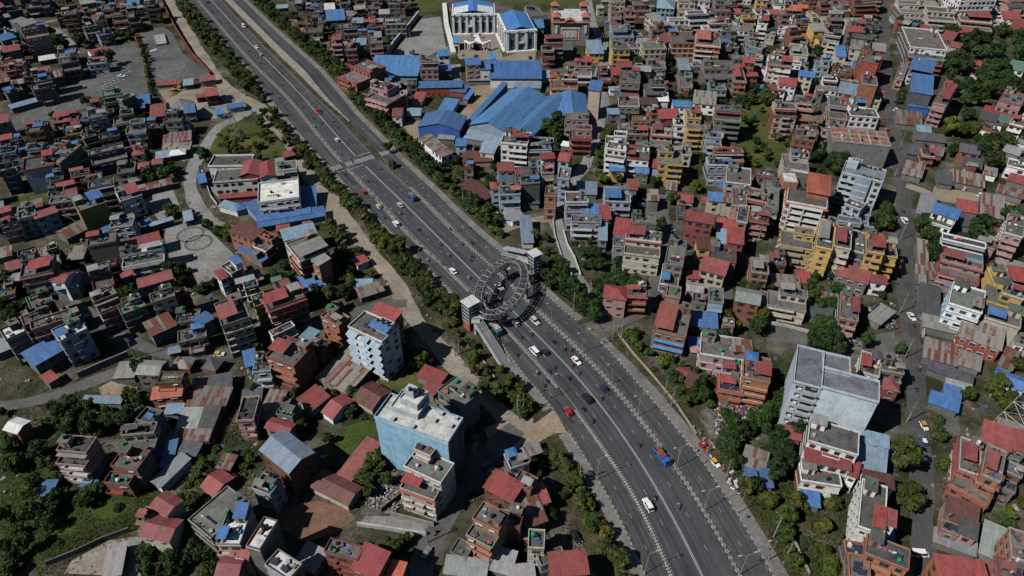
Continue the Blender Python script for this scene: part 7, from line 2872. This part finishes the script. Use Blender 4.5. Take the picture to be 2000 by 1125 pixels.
for i, (px, py) in enumerate([(1131, 633), (1137, 636), (1153, 643), (865, 516), (1360, 880), (1180, 668), (689, 318), (1058, 762), (776, 470), (1459, 1010), (940, 700), (1175, 640), (430, 244), (362, 45), (1812, 700), (1755, 640), (905, 980)]):
    rnd = random.Random(i + 900)
    x, y = un(px, py, .8)
    jn, jc = rnd.choice(JACK)
    p = add('person', WALKER, None, jc, (x, y, .12), rnd.uniform(0, 6.28))
    tag(p, None, 'person', 'people on foot')
    defer(p, f'person on foot in {jn} clothes', 'walker', x, y)
    b = MB()
    add('hair', HELM, p, (0.015, 0.012, 0.01), (-.02, 0, -.02), None, .92)
# ------------------------------------------------------------------ trees and shrubs
TREES, BUSHES = [], []
def free(x, y, pad=.4):
    for R in FOOT:
        if abs(R[0] - x) < 45 and abs(R[1] - y) < 45 and in_rect(x, y, R, pad):
            return False
    return True
def roadside(x, y, pad=0.0):
    s, o = to_s(x, y)
    return L0(s) - 3.0 - pad < o < RF(s) + pad
TR = random.Random(77)
STA, STB = un(934, 630, 3), un(988, 716, .2)
def tree_line(px, sp, jt, r0, r1, seed, zf=None, rows=1, gap=0.0, greens=GREENS):
    rnd = random.Random(seed)
    g = smooth([un(x, y, 2.5) for x, y in px], 1.0)
    acc = 0.0
    for i in range(1, len(g)):
        acc += (g[i] - g[i - 1]).length
        if acc >= sp:
            acc = rnd.uniform(-.35, .35) * sp
            for k in range(rows):
                if rnd.random() < gap:
                    continue
                x, y = g[i].x + rnd.gauss(0, jt), g[i].y + rnd.gauss(0, jt)
                if roadside(x, y, .8) or not free(x, y, .2):
                    continue
                z = 0.0
                s, o = to_s(x, y)
                if s < S_W0 and o > R0(s):
                    z = ZR(s)
                    x, y = x * (CAMH - z) / CAMH, y * (CAMH - z) / CAMH
                    if roadside(x, y, .8):
                        continue
                rr = rnd.uniform(r0, r1) * 1.22
                if min(math.hypot(x - STA[0] - (STB[0] - STA[0]) * t / 10, y - STA[1] - (STB[1] - STA[1]) * t / 10) for t in range(-3, 12)) < rr + 2.0:
                    continue
                TREES.append((x, y, z, rr, rnd.choice(greens)))
def tree_poly(px, n, r0, r1, seed, greens=GREENS, bush=0.0, pad=.6, road=1.0):
    rnd = random.Random(seed)
    P = [un(x, y, 2.0) for x, y in px]
    xs, ys = [p[0] for p in P], [p[1] for p in P]
    k = t = 0
    while k < n and t < n * 30:
        t += 1
        x, y = rnd.uniform(min(xs), max(xs)), rnd.uniform(min(ys), max(ys))
        if not inpoly(x, y, P) or not free(x, y, pad) or roadside(x, y, 1.0):
            continue
        if road > 0 and clear(x, y, False) < road:
            continue
        if any(inpoly(x, y, q) for q in YARDS):
            continue
        k += 1
        if rnd.random() < bush:
            BUSHES.append((x, y, 0, rnd.uniform(.8, 1.7), rnd.choice(greens)))
        else:
            TREES.append((x, y, 0, rnd.uniform(r0, r1), rnd.choice(greens)))
OL = [(0.09, 0.095, 0.022), (0.1, 0.11, 0.023), (0.065, 0.088, 0.022), (0.075, 0.08, 0.03), (0.055, 0.075, 0.025)]
DK = [(0.028, 0.055, 0.018), (0.036, 0.066, 0.021), (0.044, 0.075, 0.02), (0.024, 0.046, 0.018)]
tree_line([(530, 205), (566, 262), (612, 316), (660, 362)], 2.6, 1.8, 1.2, 2.2, 2, greens=OL, rows=2)
tree_line([(870, 620), (905, 672), (945, 722)], 4.0, 2.2, 1.0, 1.8, 4, greens=OL + GREENS, rows=2, gap=.1)
tree_line([(950, 745), (985, 775), (1030, 800)], 3.0, 1.5, 1.2, 2.1, 5, greens=GREENS, rows=2)
tree_line([(1078, 868), (1110, 930), (1150, 990), (1185, 1050), (1215, 1110), (1228, 1150)], 2.7, 1.3, 1.2, 2.3, 6, greens=GREENS + OL, rows=2)
tree_line([(1062, 528), (1100, 568), (1150, 606), (1166, 612)], 3.0, 1.6, 2.0, 3.1, 8, greens=DK, rows=2)
rnd = random.Random(55)
ST0, ST1 = un(934, 630, 3), un(988, 716, .2)
def verge_tree(s, off, r, c):
    z = ZR(s) if (off > 0 and s < S_W0) else 0.0
    x, y, _ = at_s(s, off)
    if S_RING - 12 < s < S_RING + 30 and off < 0 and min(math.hypot(x - ST0[0] - (ST1[0] - ST0[0]) * t / 10, y - ST0[1] - (ST1[1] - ST0[1]) * t / 10) for t in range(-3, 12)) < r + 2.2:
        return
    if free(x, y, .3) and (z or clear(x, y, False) > .6):
        TREES.append((x, y, z, r, c))
s = S_TOP - 15
while s < S_JR0 - 2:
    for a, c in ((1.6, 3.6), (4.0, 8.0)):
        if not (S_RING - 30 < s < S_RING - 2):
            verge_tree(s + rnd.uniform(-1, 1), RF(s) + rnd.uniform(a, c), rnd.uniform(1.8, 2.9), rnd.choice(DK + GREENS[:2]))
    s += rnd.uniform(2.2, 3.6)
s = S_TOP - 15
S_B = to_s(*un(600, 290))[0]
S_C = to_s(*un(680, 350))[0]
while s < S_JL0 - 3:
    thin = to_s(*un(525, 200))[0] < s < S_C
    for a, c in (((1.0, 3.0),) if thin else ((1.0, 3.6), (4.0, 8.5))):
        if s > S_RING + 4 and rnd.random() < .45:
            continue
        verge_tree(s + rnd.uniform(-1, 1), L0(s) - 3.4 - rnd.uniform(a, c), rnd.uniform(1.1, 2.0) if thin or s > S_RING + 4 else rnd.uniform(1.8, 3.2), rnd.choice(OL + GREENS + DK[:1]))
    s += rnd.uniform(2.0, 3.4)
tree_line([(272, 78), (285, 118), (293, 178)], 2.6, .6, .9, 1.5, 91, greens=OL)
tree_poly([(415, 255), (470, 245), (560, 255), (560, 320), (440, 320)], 60, 1.3, 2.3, 10, OL, .55)
tree_poly([(385, 330), (395, 400), (440, 440), (500, 470), (470, 480), (400, 440), (375, 400)], 16, 1.6, 2.4, 11, DK)
tree_poly([(350, 360), (362, 350), (370, 400), (390, 430), (440, 470), (430, 480), (370, 430)], 14, 1.2, 1.9, 12, DK)
tree_poly([(400, 420), (480, 460), (470, 470), (390, 430)], 5, 1.8, 2.6, 13, GREENS)
tree_poly([(1850, 60), (1990, 50), (2010, 250), (1900, 250), (1830, 160)], 46, 3.5, 6.0, 14, DK)
tree_poly([(1840, 240), (2010, 250), (2010, 360), (1850, 340)], 22, 2.5, 4.5, 15, DK + OL)
tree_poly([(1570, 30), (1725, 40), (1725, 100), (1590, 105)], 18, 2.6, 4.2, 16, DK + OL[:2])
tree_poly([(1745, 40), (1800, 40), (1840, 60), (1800, 70), (1745, 65)], 9, 2.6, 3.8, 17, DK)
tree_poly([(1755, 150), (1785, 150), (1790, 200), (1760, 210)], 4, 2.4, 3.6, 18, DK)
tree_poly([(1225, 100), (1265, 100), (1265, 160), (1225, 150)], 7, 2.4, 3.4, 19, DK)
tree_poly([(1440, 170), (1540, 120), (1560, 200), (1450, 200)], 12, 2.2, 3.4, 20, DK + OL)
tree_poly([(1300, 100), (1500, 100), (1500, 210), (1340, 240)], 26, 1.8, 3.0, 21, DK)
tree_poly([(1445, 190), (1550, 190), (1550, 340), (1445, 330)], 20, 1.6, 3.0, 22, OL + DK, .5)
tree_poly([(1570, 280), (1660, 285), (1640, 350), (1575, 340)], 14, 2.6, 4.2, 23, DK)
tree_poly([(1050, 235), (1100, 240), (1100, 285), (1050, 280)], 5, 2.4, 3.4, 24, DK)
tree_poly([(1150, 290), (1200, 250), (1260, 330), (1190, 360), (1140, 350)], 16, 1.6, 2.8, 25, GREENS, .3)
tree_poly([(1250, 290), (1300, 310), (1330, 380), (1280, 380)], 9, 1.8, 3.0, 26, DK)
tree_poly([(1310, 370), (1400, 370), (1420, 440), (1310, 480)], 10, 2.0, 3.2, 27, GREENS)
tree_poly([(1040, 440), (1090, 470), (1130, 560), (1090, 570), (1050, 520)], 22, 1.6, 2.6, 28, GREENS, .4)
tree_poly([(1125, 490), (1230, 490), (1220, 560), (1150, 590)], 16, 2.0, 3.3, 29, DK)
tree_poly([(1110, 440), (1190, 450), (1190, 490), (1120, 500)], 12, 1.2, 2.0, 30, GREENS, .6)
tree_poly([(1190, 660), (1260, 640), (1340, 690), (1380, 780), (1340, 790), (1260, 720)], 26, 1.3, 2.4, 31, GREENS, .4)
tree_poly([(1350, 680), (1400, 720), (1390, 800), (1350, 780)], 9, 1.8, 2.8, 32, DK)
tree_poly([(1390, 820), (1480, 810), (1530, 760), (1560, 820), (1540, 960), (1500, 1000), (1420, 900)], 22, 2.2, 3.4, 33, DK)
tree_poly([(1480, 740), (1530, 740), (1535, 830), (1490, 830)], 6, 2.6, 3.6, 34, DK)
tree_poly([(1440, 930), (1540, 960), (1660, 960), (1650, 1125), (1540, 1125)], 40, 1.5, 2.8, 35, GREENS + OL, .45)
tree_poly([(1810, 800), (1850, 800), (1860, 920), (1820, 930)], 10, 1.3, 2.2, 37, GREENS, .4)
tree_poly([(1850, 700), (1990, 700), (2010, 830), (1900, 830)], 14, 1.8, 3.2, 38, OL + GREENS, .3)
tree_poly([(1790, 420), (1830, 420), (1830, 540), (1795, 540)], 5, 2.8, 3.6, 39, DK)
tree_poly([(1870, 400), (2000, 440), (1980, 520), (1880, 480)], 12, 2.0, 3.4, 40, DK)
tree_poly([(1700, 400), (1755, 410), (1750, 460), (1705, 455)], 5, 2.4, 3.2, 41, DK)
tree_poly([(1580, 560), (1640, 560), (1640, 690), (1580, 700)], 14, 2.2, 3.6, 42, DK)
tree_poly([(1410, 580), (1480, 560), (1490, 640), (1420, 660)], 12, 2.0, 3.4, 43, GREENS)
tree_poly([(0, 900), (60, 890), (170, 930), (250, 1000), (260, 1050), (100, 1100), (0, 1125)], 42, 1.5, 3.2, 44, DK + GREENS, .25)
tree_poly([(0, 800), (60, 860), (100, 860), (130, 930), (0, 900)], 14, 1.5, 2.6, 45, DK, .3)
tree_poly([(80, 780), (240, 760), (290, 780), (240, 830), (160, 860), (90, 830)], 28, 1.5, 3.0, 46, DK)
tree_poly([(260, 690), (300, 690), (300, 740), (262, 745)], 4, 2.6, 3.4, 47, DK)
tree_poly([(280, 1040), (400, 1010), (420, 1125), (280, 1125)], 16, 1.8, 3.0, 48, DK)
tree_poly([(350, 880), (500, 860), (480, 920), (380, 990), (340, 980)], 30, 1.0, 1.9, 49, GREENS, .5)
tree_poly([(690, 1040), (840, 1050), (800, 1100), (700, 1080)], 16, 1.0, 1.7, 50, GREENS, .6)
tree_poly([(690, 890), (750, 880), (760, 940), (700, 980)], 7, 1.8, 2.6, 51, GREENS)
tree_poly([(790, 680), (850, 680), (850, 720), (800, 725)], 3, 2.4, 3.0, 52, GREENS)
tree_poly([(600, 520), (720, 480), (740, 560), (640, 590)], 18, 1.8, 3.0, 53, OL + DK)
tree_poly([(520, 500), (640, 540), (620, 580), (540, 560)], 10, 2.0, 3.0, 54, DK)
tree_poly([(640, 440), (720, 460), (720, 500), (660, 490)], 7, 2.0, 2.8, 55, OL)
tree_poly([(0, 530), (60, 530), (60, 620), (0, 640)], 16, 2.0, 3.2, 56, DK)
tree_poly([(120, 540), (440, 480), (440, 560), (180, 600)], 24, 1.7, 2.8, 57, DK)
tree_poly([(230, 320), (340, 290), (340, 360), (260, 360)], 22, 1.8, 3.0, 58, DK)
tree_poly([(100, 80), (260, 60), (260, 130), (140, 160)], 18, 2.2, 3.4, 59, DK)
tree_poly([(0, 10), (320, 0), (320, 60), (0, 110)], 24, 2.2, 3.2, 60, DK)
tree_poly([(0, 210), (300, 190), (330, 300), (0, 340)], 22, 1.8, 2.8, 61, DK)
tree_poly([(525, 0), (800, 0), (780, 110), (640, 125)], 22, 1.8, 2.6, 62, DK)
tree_poly([(820, 240), (960, 270), (980, 430), (900, 390)], 16, 1.6, 2.6, 63, DK)
tree_poly([(460, 650), (720, 640), (700, 860), (480, 880)], 22, 1.6, 2.6, 64, DK)
tree_poly([(640, 760), (730, 740), (740, 800), (680, 830)], 8, 1.2, 2.0, 65, GREENS, .5)
tree_poly([(900, 860), (1080, 880), (1120, 1000), (940, 1080)], 10, 1.4, 2.2, 66, DK)
tree_poly([(1840, 1000), (2000, 980), (2000, 1125), (1860, 1125)], 14, 1.5, 2.4, 67, GREENS, .4)
tree_poly([(1210, 80), (1720, 100), (1720, 300), (1210, 330)], 70, 1.4, 2.4, 68, DK)
tree_poly([(1300, 420), (1740, 430), (1740, 640), (1320, 620)], 48, 1.3, 2.2, 69, DK, .3)
# single trees that stand out
for px, py, R, c in [(1613, 668, 5.0, DK[0]), (1606, 650, 4.0, DK[2]), (820, 705, 3.3, GREENS[1]), (731, 905, 3.4, GREENS[1]), (1800, 440, 4.0, DK[1]), (1825, 505, 4.6, DK[0]), (1075, 255, 4.6, DK[1]), (400, 305, 3.6, DK[1]), (335, 412, 3.2, DK[2]),
                     (1690, 672, 2.4, DK[2]), (1758, 680, 2.4, DK[1]), (1762, 905, 4.2, OL[2]), (1778, 978, 4.6, OL[2]), (1430, 850, 4.8, DK[1]), (645, 575, 3.6, OL[2]), (1728, 430, 4.6, DK[1]), (1410, 660, 3.0, DK[2]), (1480, 640, 3.4, DK[1]),
                     (1240, 555, 3.2, DK[1]), (1290, 440, 2.8, DK[0]), (215, 118, 4.0, DK[0]), (510, 240, 3.0, DK[2]), (760, 290, 2.5, DK[0]), (765, 320, 2.4, DK[0])]:
    x, y = un(px, py, R * .9)
    TREES.append((x, y, 0, R, c))
vis = []
for t in TREES:
    u, v = proj(t[0], t[1], t[2] + t[3])
    if -30 < u < 2030 and -40 < v < 1170:
        vis.append((t[3] * pxm(t[0], t[1]), t, u, v))
vis.sort(key=lambda q: -q[0])
def plant(x, y, z, R, col, rnd, ghost=False):
    global SINK
    pool = CROWNS_LO if SINK is not None else CROWNS
    R0_, cm, tm = pool[rnd.randrange(len(pool))]
    k = R / R0_
    an = rnd.uniform(0, 6.28)
    r = empty('tree', (x, y, z), an)
    add('crown', cm, r, jit(col, rnd, .22), None, None, (k * rnd.uniform(.85, 1.15), k * rnd.uniform(.85, 1.15), k * rnd.uniform(.8, 1.25)))
    add('trunk', tm, r, (0.06, 0.045, 0.03), None, None, (k, k, k))
    return r
print('trees', len(vis), 'bushes', len(BUSHES))
FART = []
for i, (sz, t, u, v) in enumerate(vis):
    rnd = random.Random(i * 7 + 3)
    if i < 295:
        r = plant(*t, rnd)
        tag(r, None, 'tree', 'trees of the town and the road verges')
        cn = 'dark green' if t[4] in DK else 'olive green' if t[4] in OL else 'leafy green'
        s, o = to_s(t[0], t[1])
        wh = ' by the left verge' if -22 < o - L0(s) < 0 else ' by the right verge' if 0 < o - RF(s) < 16 else ''
        sz_ = 'broad ' if t[3] > 3.4 else 'small ' if t[3] < 1.8 else ''
        defer(r, f'{sz_}{cn} tree{wh}', 'tree', t[0], t[1])
    else:
        SINK = FART
        plant(*t, rnd)
        SINK = None
if FART:
    o = flush(FART, 'treeline')
    tag(o, 'mass of smaller trees filling gaps between the houses', 'trees', kind='stuff')
for i, (x, y, z, R, c) in enumerate(BUSHES[:280]):
    u, v = proj(x, y, 1)
    if not (-10 < u < 2010 and -10 < v < 1140):
        continue
    rnd = random.Random(i + 5000)
    r = empty('bush', (x, y, 0), rnd.uniform(0, 6.28))
    tag(r, None, 'bush', 'bushes on rough ground')
    defer(r, 'low rounded bush', 'bush', x, y)
    add('foliage', rnd.choice(BIGBUSH), r, jit(c, rnd, .25), None, None, R / 1.5)
    b_ = MB(); b_.tube((0, 0, -.2), (0, 0, .6), .06, 5)
    add('stem', b_.mesh('stem', ['bark']), r, (0.06, 0.045, 0.03))
# palms and conifers
for px, py, h in [(176, 930, 1.1), (890, 330, 1.0), (905, 290, 1.0), (1455, 575, 1.1), (921, 66, .7), (938, 66, .7), (905, 108, .8), (640, 900, .9), (380, 925, .9), (395, 905, .8), (415, 890, .8), (430, 905, .8), (445, 880, .8)]:
    x, y = un(px, py, 3)
    rnd = random.Random(px)
    r = empty('palm_tree', (x, y, 0), rnd.uniform(0, 6))
    tag(r, None, 'palm', 'palms and banana plants')
    defer(r, 'drooping palm or banana plant', 'palm', x, y)
    add('fronds', PALM, r, (0.04, 0.075, 0.018), (.2 * h, .1 * h, 4.0 * h), None, h)
    add('trunk', PALMTRUNK, r, (0.09, 0.07, 0.05), None, None, h)
for px, py, h in [(510, 235, 1.1), (523, 232, .9), (836, 180, .45), (846, 181, .45), (858, 182, .45), (870, 183, .45), (1237, 330, .6), (640, 800, .6)]:
    x, y = un(px, py, 3)
    r = empty('cypress', (x, y, 0), px * .1)
    tag(r, None, 'cypress', 'narrow conifers')
    defer(r, 'narrow pointed conifer', 'conifer', x, y)
    add('crown', CONIFER[1], r, (0.03, 0.05, 0.015), None, None, h)
    add('trunk', CONIFER[2], r, (0.06, 0.045, 0.03), None, None, h)
# planting on the median and the wall foot
b = 0
rnd = random.Random(31)
UV_, UF_ = [], []
def leafclump(x, y, z, n, spread, size, hgt):
    for i in range(n):
        px_, py_, pz_ = x + rnd.gauss(0, spread), y + rnd.gauss(0, spread), z + abs(rnd.gauss(0, hgt))
        nn = Vector((rnd.gauss(0, .6), rnd.gauss(0, .6), 1)).normalized()
        u = nn.cross(Vector((rnd.gauss(0, 1), rnd.gauss(0, 1), .1))).normalized()
        w = nn.cross(u)
        s = size * rnd.uniform(.5, 1.3)
        p = Vector((px_, py_, pz_))
        i0 = len(UV_)
        UV_.extend([tuple(p - u * s), tuple(p - w * s * .5), tuple(p + u * s), tuple(p + w * s * .5)])
        UF_.append((i0, i0 + 1, i0 + 2, i0 + 3))
for s in np.arange(S_TOP, S_M1, .9):
    if abs(s - S_ZEB) < 4: continue
    w_ = R1(s) - R2(s)
    if w_ > 1 and rnd.random() < .8:
        x, y, _ = at_s(s, R2(s) + rnd.uniform(.3, .75) * w_)
        leafclump(x, y, .25, 10, .45, .22, .5)
und = [[(300, 0), (420, 0), (620, 260), (860, 560), (1060, 800), (1180, 1125), (1020, 1125), (940, 760), (780, 560), (600, 320), (480, 180)],
       [(1050, 540), (1200, 640), (1420, 860), (1600, 1125), (1480, 1125), (1380, 880), (1180, 660)],
       [(0, 0), (2000, 0), (2000, 1125), (0, 1125)], [(0, 770), (330, 740), (520, 860), (420, 1125), (0, 1125)], [(1400, 830), (1660, 900), (1660, 1125), (1480, 1125)]]
for pi, P in enumerate(und):
    g = [un(x, y) for x, y in P]
    xs, ys = [p[0] for p in g], [p[1] for p in g]
    n_ = (2600, 1600, 7000, 3000, 1800)[pi]
    for i in range(n_):
        u = rnd.uniform(min(p[0] for p in P), max(p[0] for p in P)); v = rnd.uniform(min(p[1] for p in P), max(p[1] for p in P))
        x, y = un(u, v)
        if not inpoly(u, v, P) or roadside(x, y, .3) or not free(x, y, .1):
            continue
        if clear(x, y, False) < .3:
            continue
        if any(inpoly(x, y, q) for q in NOBUILD_POLY[1:10]) or any(inpoly(x, y, q) for q in NOBUILD_POLY[16:]):
            continue
        s, o = to_s(x, y)
        zz = ZR(s) if (s < S_W0 and o > 0 and o < RF(s) + 13) else 0
        leafclump(x, y, zz + .05, rnd.randint(5, 12), rnd.uniform(.5, 1.1), rnd.uniform(.2, .34), .35)
me = bpy.data.meshes.new('undergrowth')
me.from_pydata(UV_, [], UF_)
me.materials.append(M['leaf'])
o = add('undergrowth', me, None, (0.055, 0.065, 0.02))
o['kind'] = 'stuff'; o['label'] = 'weeds and undergrowth on verges and open ground'; o['category'] = 'undergrowth'
# ------------------------------------------------------------------ street lights, poles, wires, heaps, scrap
b = MB(); b.tube((0, 0, -.2), (0, 0, 10), .13, 6, 0, .07)
LPOLE = b.mesh('pole', ['metal'])
b = MB(); b.tube((0, 0, 9.8), (2.0, 0, 10.5), .05, 5)
LARM = b.mesh('arm', ['metal'])
b = MB(); b.box(1.8, 2.6, -.14, .14, 10.42, 10.56)
LHEAD = b.mesh('lamp_head', ['plain'])
def lamp(px, py, rz, double, head):
    x, y = un(px, py)
    s, o = to_s(x, y)
    z = ZR(s) if o > R1(s) else 0
    if z:
        x, y = un(px, py, z)
    r = empty('street_light', (x, y, z + .1), rz)
    tag(r, None, 'street light', 'street lights along the highway')
    defer(r, head, 'street light', x, y)
    add('pole', LPOLE, r, (0.33, 0.34, 0.35))
    for k in range(2 if double else 1):
        a = add('arm', LARM, r, (0.33, 0.34, 0.35), None, k * math.pi)
        add('lamp_head', LHEAD, a, (0.45, 0.45, 0.44))
for px, py in [(1322, 914), (1374, 998), (1451, 1122), (1197, 749), (1082, 629), (1247, 812), (841, 403), (919, 478), (892, 453), (772, 333), (960, 521), (1140, 688), (800, 362), (722, 288)]:
    s, o = to_s(*un(px, py))
    c = at_s(s, (R1(s) + R2(s)) / 2)
    u, v = proj(c[0], c[1], 0)
    lamp(u, v, head_s(s) + math.pi / 2, True, 'double-armed grey street light on the right median')
for px, py in [(1165, 938), (1259, 1121), (1073, 779), (705, 388), (760, 451), (821, 526), (655, 336), (884, 592), (560, 236), (500, 160), (455, 100)]:
    s, o = to_s(*un(px, py))
    lamp(px, py, head_s(s) + math.pi / 2, False, 'single-armed grey street light on the left footpath')
for px, py in [(1441, 1003), (1375, 905), (1500, 1095), (780, 308), (680, 205), (607, 140), (540, 75)]:
    s, o = to_s(*un(px, py))
    lamp(px, py, head_s(s) - math.pi / 2, False, 'single-armed grey street light on the right footpath')

b = MB(); b.tube((0, 0, -.2), (0, 0, 9.5), .2, 6, 0, .13)
UPOLE = b.mesh('pole', ['conc'])
b = MB(); b.box(-.9, .9, -.06, .06, -.06, .06)
UARM = b.mesh('cross_arm', ['metal'])
def upole(px, py, rz, head, arms=2, tr=False):
    x, y = un(px, py)
    r = empty('utility_pole', (x, y, 0), rz)
    tag(r, None, 'utility pole', 'utility poles beside the streets')
    defer(r, head, 'pole', x, y)
    add('pole', UPOLE, r, (0.3, 0.29, 0.27))
    for k in range(arms):
        add('cross_arm', UARM, r, (0.2, 0.19, 0.17), (0, 0, 9.2 - k * .8))
    if tr:
        b = MB(); b.cyl(.5, 0, 5.6, 6.8, .45, None, 8)
        add('transformer', b.mesh('transformer', ['metal']), r, (0.2, 0.21, 0.2))
    return Vector((x, y, 9.2))
lines = [
    [(1752, 180), (1757, 290), (1747, 345), (1757, 470), (1745, 545), (1756, 612), (1766, 700), (1770, 825), (1830, 1040)],
    [(1311, 794), (1297, 774), (1416, 938)], [(889, 695), (897, 690)], [(1196, 663), (1213, 664)], [(1011, 812), (1022, 810)], [(905, 402), (918, 412)], [(835, 1060)],
    [(398, 690), (465, 688)], [(605, 740)], [(265, 700)], [(1131, 945)], [(1480, 473), (1476, 468)], [(930, 905)], [(1172, 100), (1162, 190), (1150, 330)], [(1510, 1050), (1530, 1100)], [(1120, 610), (1152, 590)]]
for li, L_ in enumerate(lines):
    tops = []
    for k, (px, py) in enumerate(L_):
        x, y = un(px, py)
        tops.append(upole(px, py, .2 + .3 * li, 'grey concrete utility pole with cross-arms', 2, (li + k) % 4 == 0))
    for a, c in zip(tops, tops[1:]):
        if (a - c).length < 12:
            continue
        b = MB()
        for off in (-.7, 0, .7):
            pr = None
            for q in range(9):
                t = q / 8
                p = a.lerp(c, t) + Vector((off, 0, -4 * 1.1 * t * (1 - t)))
                if pr is not None:
                    b.tube(pr, p, .035, 3)
                pr = p
        o = add('overhead_wires', b.mesh('overhead_wires', ['plain']), None, (0.02, 0.02, 0.02))
        tag(o, None, 'wires', 'overhead wires between poles')
        defer(o, 'sagging black overhead wires', 'wire span', *((a + c) / 2)[:2])

def heap(px, py, r_, h, col, label, seed):
    rnd = random.Random(seed)
    x, y = un(px, py)
    b = MB()
    n, m = 18, 6
    idx = []
    for i in range(m + 1):
        row = []
        for k in range(n):
            a = 2 * math.pi * k / n
            rr = r_ * i / m * (1 + .15 * math.sin(a * 2 + seed) + rnd.uniform(-.05, .05))
            b.v.append((rr * math.cos(a), rr * math.sin(a), h * (1 - i / m) ** 1.1 + rnd.uniform(-.12, .12) * (i < m) - (.1 if i == m else 0)))
            row.append(len(b.v) - 1)
        idx.append(row)
    for i in range(m):
        for k in range(n):
            b.f.append((idx[i][k], idx[i + 1][k], idx[i + 1][(k + 1) % n], idx[i][(k + 1) % n])); b.m.append(0)
    o = add('gravel_heap', b.mesh('gravel_heap', ['conc']), None, col, (x, y, 0))
    tag(o, label, 'heap')
heap(355, 203, 6, 3.2, (0.2, 0.2, 0.2), 'dark grey gravel heap in front of the yellow excavator', 1)
heap(404, 218, 7, 3.5, (0.26, 0.26, 0.26), 'large grey gravel heap beside the blue-roofed shed', 2)
heap(440, 195, 6, 3, (0.22, 0.22, 0.22), 'grey gravel heap at the bend of the sandy track', 3)
heap(335, 182, 5, 2.2, (0.22, 0.16, 0.1), 'brown earth heap left of the yellow excavator', 4)

def scrap(name, px, n, seed, label, cols, s0=.2, s1=.8):
    rnd = random.Random(seed)
    P = [un(x, y) for x, y in px]
    xs, ys = [p[0] for p in P], [p[1] for p in P]
    gs = []
    global SINK
    SINK = gs
    k = 0
    while k < n:
        x, y = rnd.uniform(min(xs), max(xs)), rnd.uniform(min(ys), max(ys))
        k += 1
        if not inpoly(x, y, P) or not free(x, y, .1):
            continue
        b = MB(); a, c, h = rnd.uniform(s0, s1), rnd.uniform(s0, s1), rnd.uniform(.08, .6)
        b.box(-a, a, -c * .5, c * .5, -h / 2, h / 2)
        add('scrap', b.mesh('scrap', ['plain']), None, rnd.choice(cols), (x, y, rnd.uniform(.1, .9)), (rnd.uniform(-.5, .5), rnd.uniform(-.5, .5), rnd.uniform(0, 6)))
    SINK = None
    o = flush(gs, name)
    tag(o, label, 'debris', kind='stuff')
GC = [(0.4, 0.4, 0.38), (0.25, 0.24, 0.22), (0.1, 0.1, 0.1), (0.05, 0.05, 0.05), (0.15, 0.07, 0.04), (0.5, 0.5, 0.48), (0.3, 0.05, 0.03), (0.05, 0.12, 0.25), (0.12, 0.11, 0.1)]
scrap('scrap_debris', [(1385, 800), (1400, 782), (1470, 785), (1480, 840), (1440, 870), (1400, 850)], 900, 5, 'scrap and rubbish heaped in the yard below the pink terraces', GC)
scrap('street_debris', [(1735, 60), (1765, 130), (1768, 170), (1745, 160), (1738, 110)], 160, 6, 'rubble on the street edge at the upper right', GC)
scrap('plot_debris', [(720, 945), (790, 925), (788, 985), (765, 1005), (715, 990)], 420, 7, 'stones scattered over the plot beside the cream house', [(0.35, 0.32, 0.28), (0.25, 0.22, 0.19), (0.45, 0.43, 0.4)], .1, .35)
scrap('roof_yard_debris', [(1695, 600), (1745, 595), (1748, 645), (1700, 640)], 300, 8, 'rusty sheets and rubbish in the yard beside the pink house', GC)
scrap('verge_debris', [(1350, 830), (1400, 870), (1440, 930), (1480, 960), (1430, 960), (1380, 890)], 260, 9, 'litter and rubble along the foot of the highway bank', GC)
scrap('shack_debris', [(920, 410), (960, 395), (980, 430), (940, 430)], 260, 10, 'brown debris around the sheds right of the highway', [(0.12, 0.07, 0.05), (0.2, 0.18, 0.15), (0.3, 0.28, 0.25)])
scrap('test_lot_debris', [(355, 445), (400, 440), (430, 510), (380, 500)], 40, 11, 'orange and white cones and stones on the practice yard', [(0.45, 0.12, 0.05), (0.5, 0.5, 0.48)], .15, .3)

# odds and ends lying in yards and lanes all over the town
rnd = random.Random(99)
gs = []
SINK = gs
cl = []
for k in range(5):
    b = MB(); a, c, h = [(.5, .3, .4), (.9, .15, .1), (.35, .35, .8), (1.2, .7, .08), (.3, .25, .3)][k]
    b.box(-a, a, -c, c, 0, h)
    cl.append(b.mesh('odds', ['plain']))
n_ = 0
for i in range(4500):
    u, v = rnd.uniform(0, 2000), rnd.uniform(60, 1000)
    x, y = un(u, v)
    if roadside(x, y, 4) or not free(x, y, .15):
        continue
    if clear(x, y, False) < -.8 or any(inpoly(x, y, q) for q in NOBUILD_POLY):
        continue
    add('odds', rnd.choice(cl), None, rnd.choice([(0.2, 0.19, 0.17), (0.12, 0.11, 0.1), (0.06, 0.055, 0.05), (0.16, 0.08, 0.05), (0.3, 0.29, 0.27), (0.09, 0.07, 0.05), (0.05, 0.1, 0.18)]), (x, y, .05), rnd.uniform(0, 6), rnd.uniform(.35, .9) if v > 600 else rnd.uniform(.6, 1.3))
    n_ += 1
SINK = None
o = flush(gs, 'yard_debris')
tag(o, 'crates, boards and rubbish lying about in yards and lanes', 'debris', kind='stuff')
print('odds', n_)
resolve_labels()
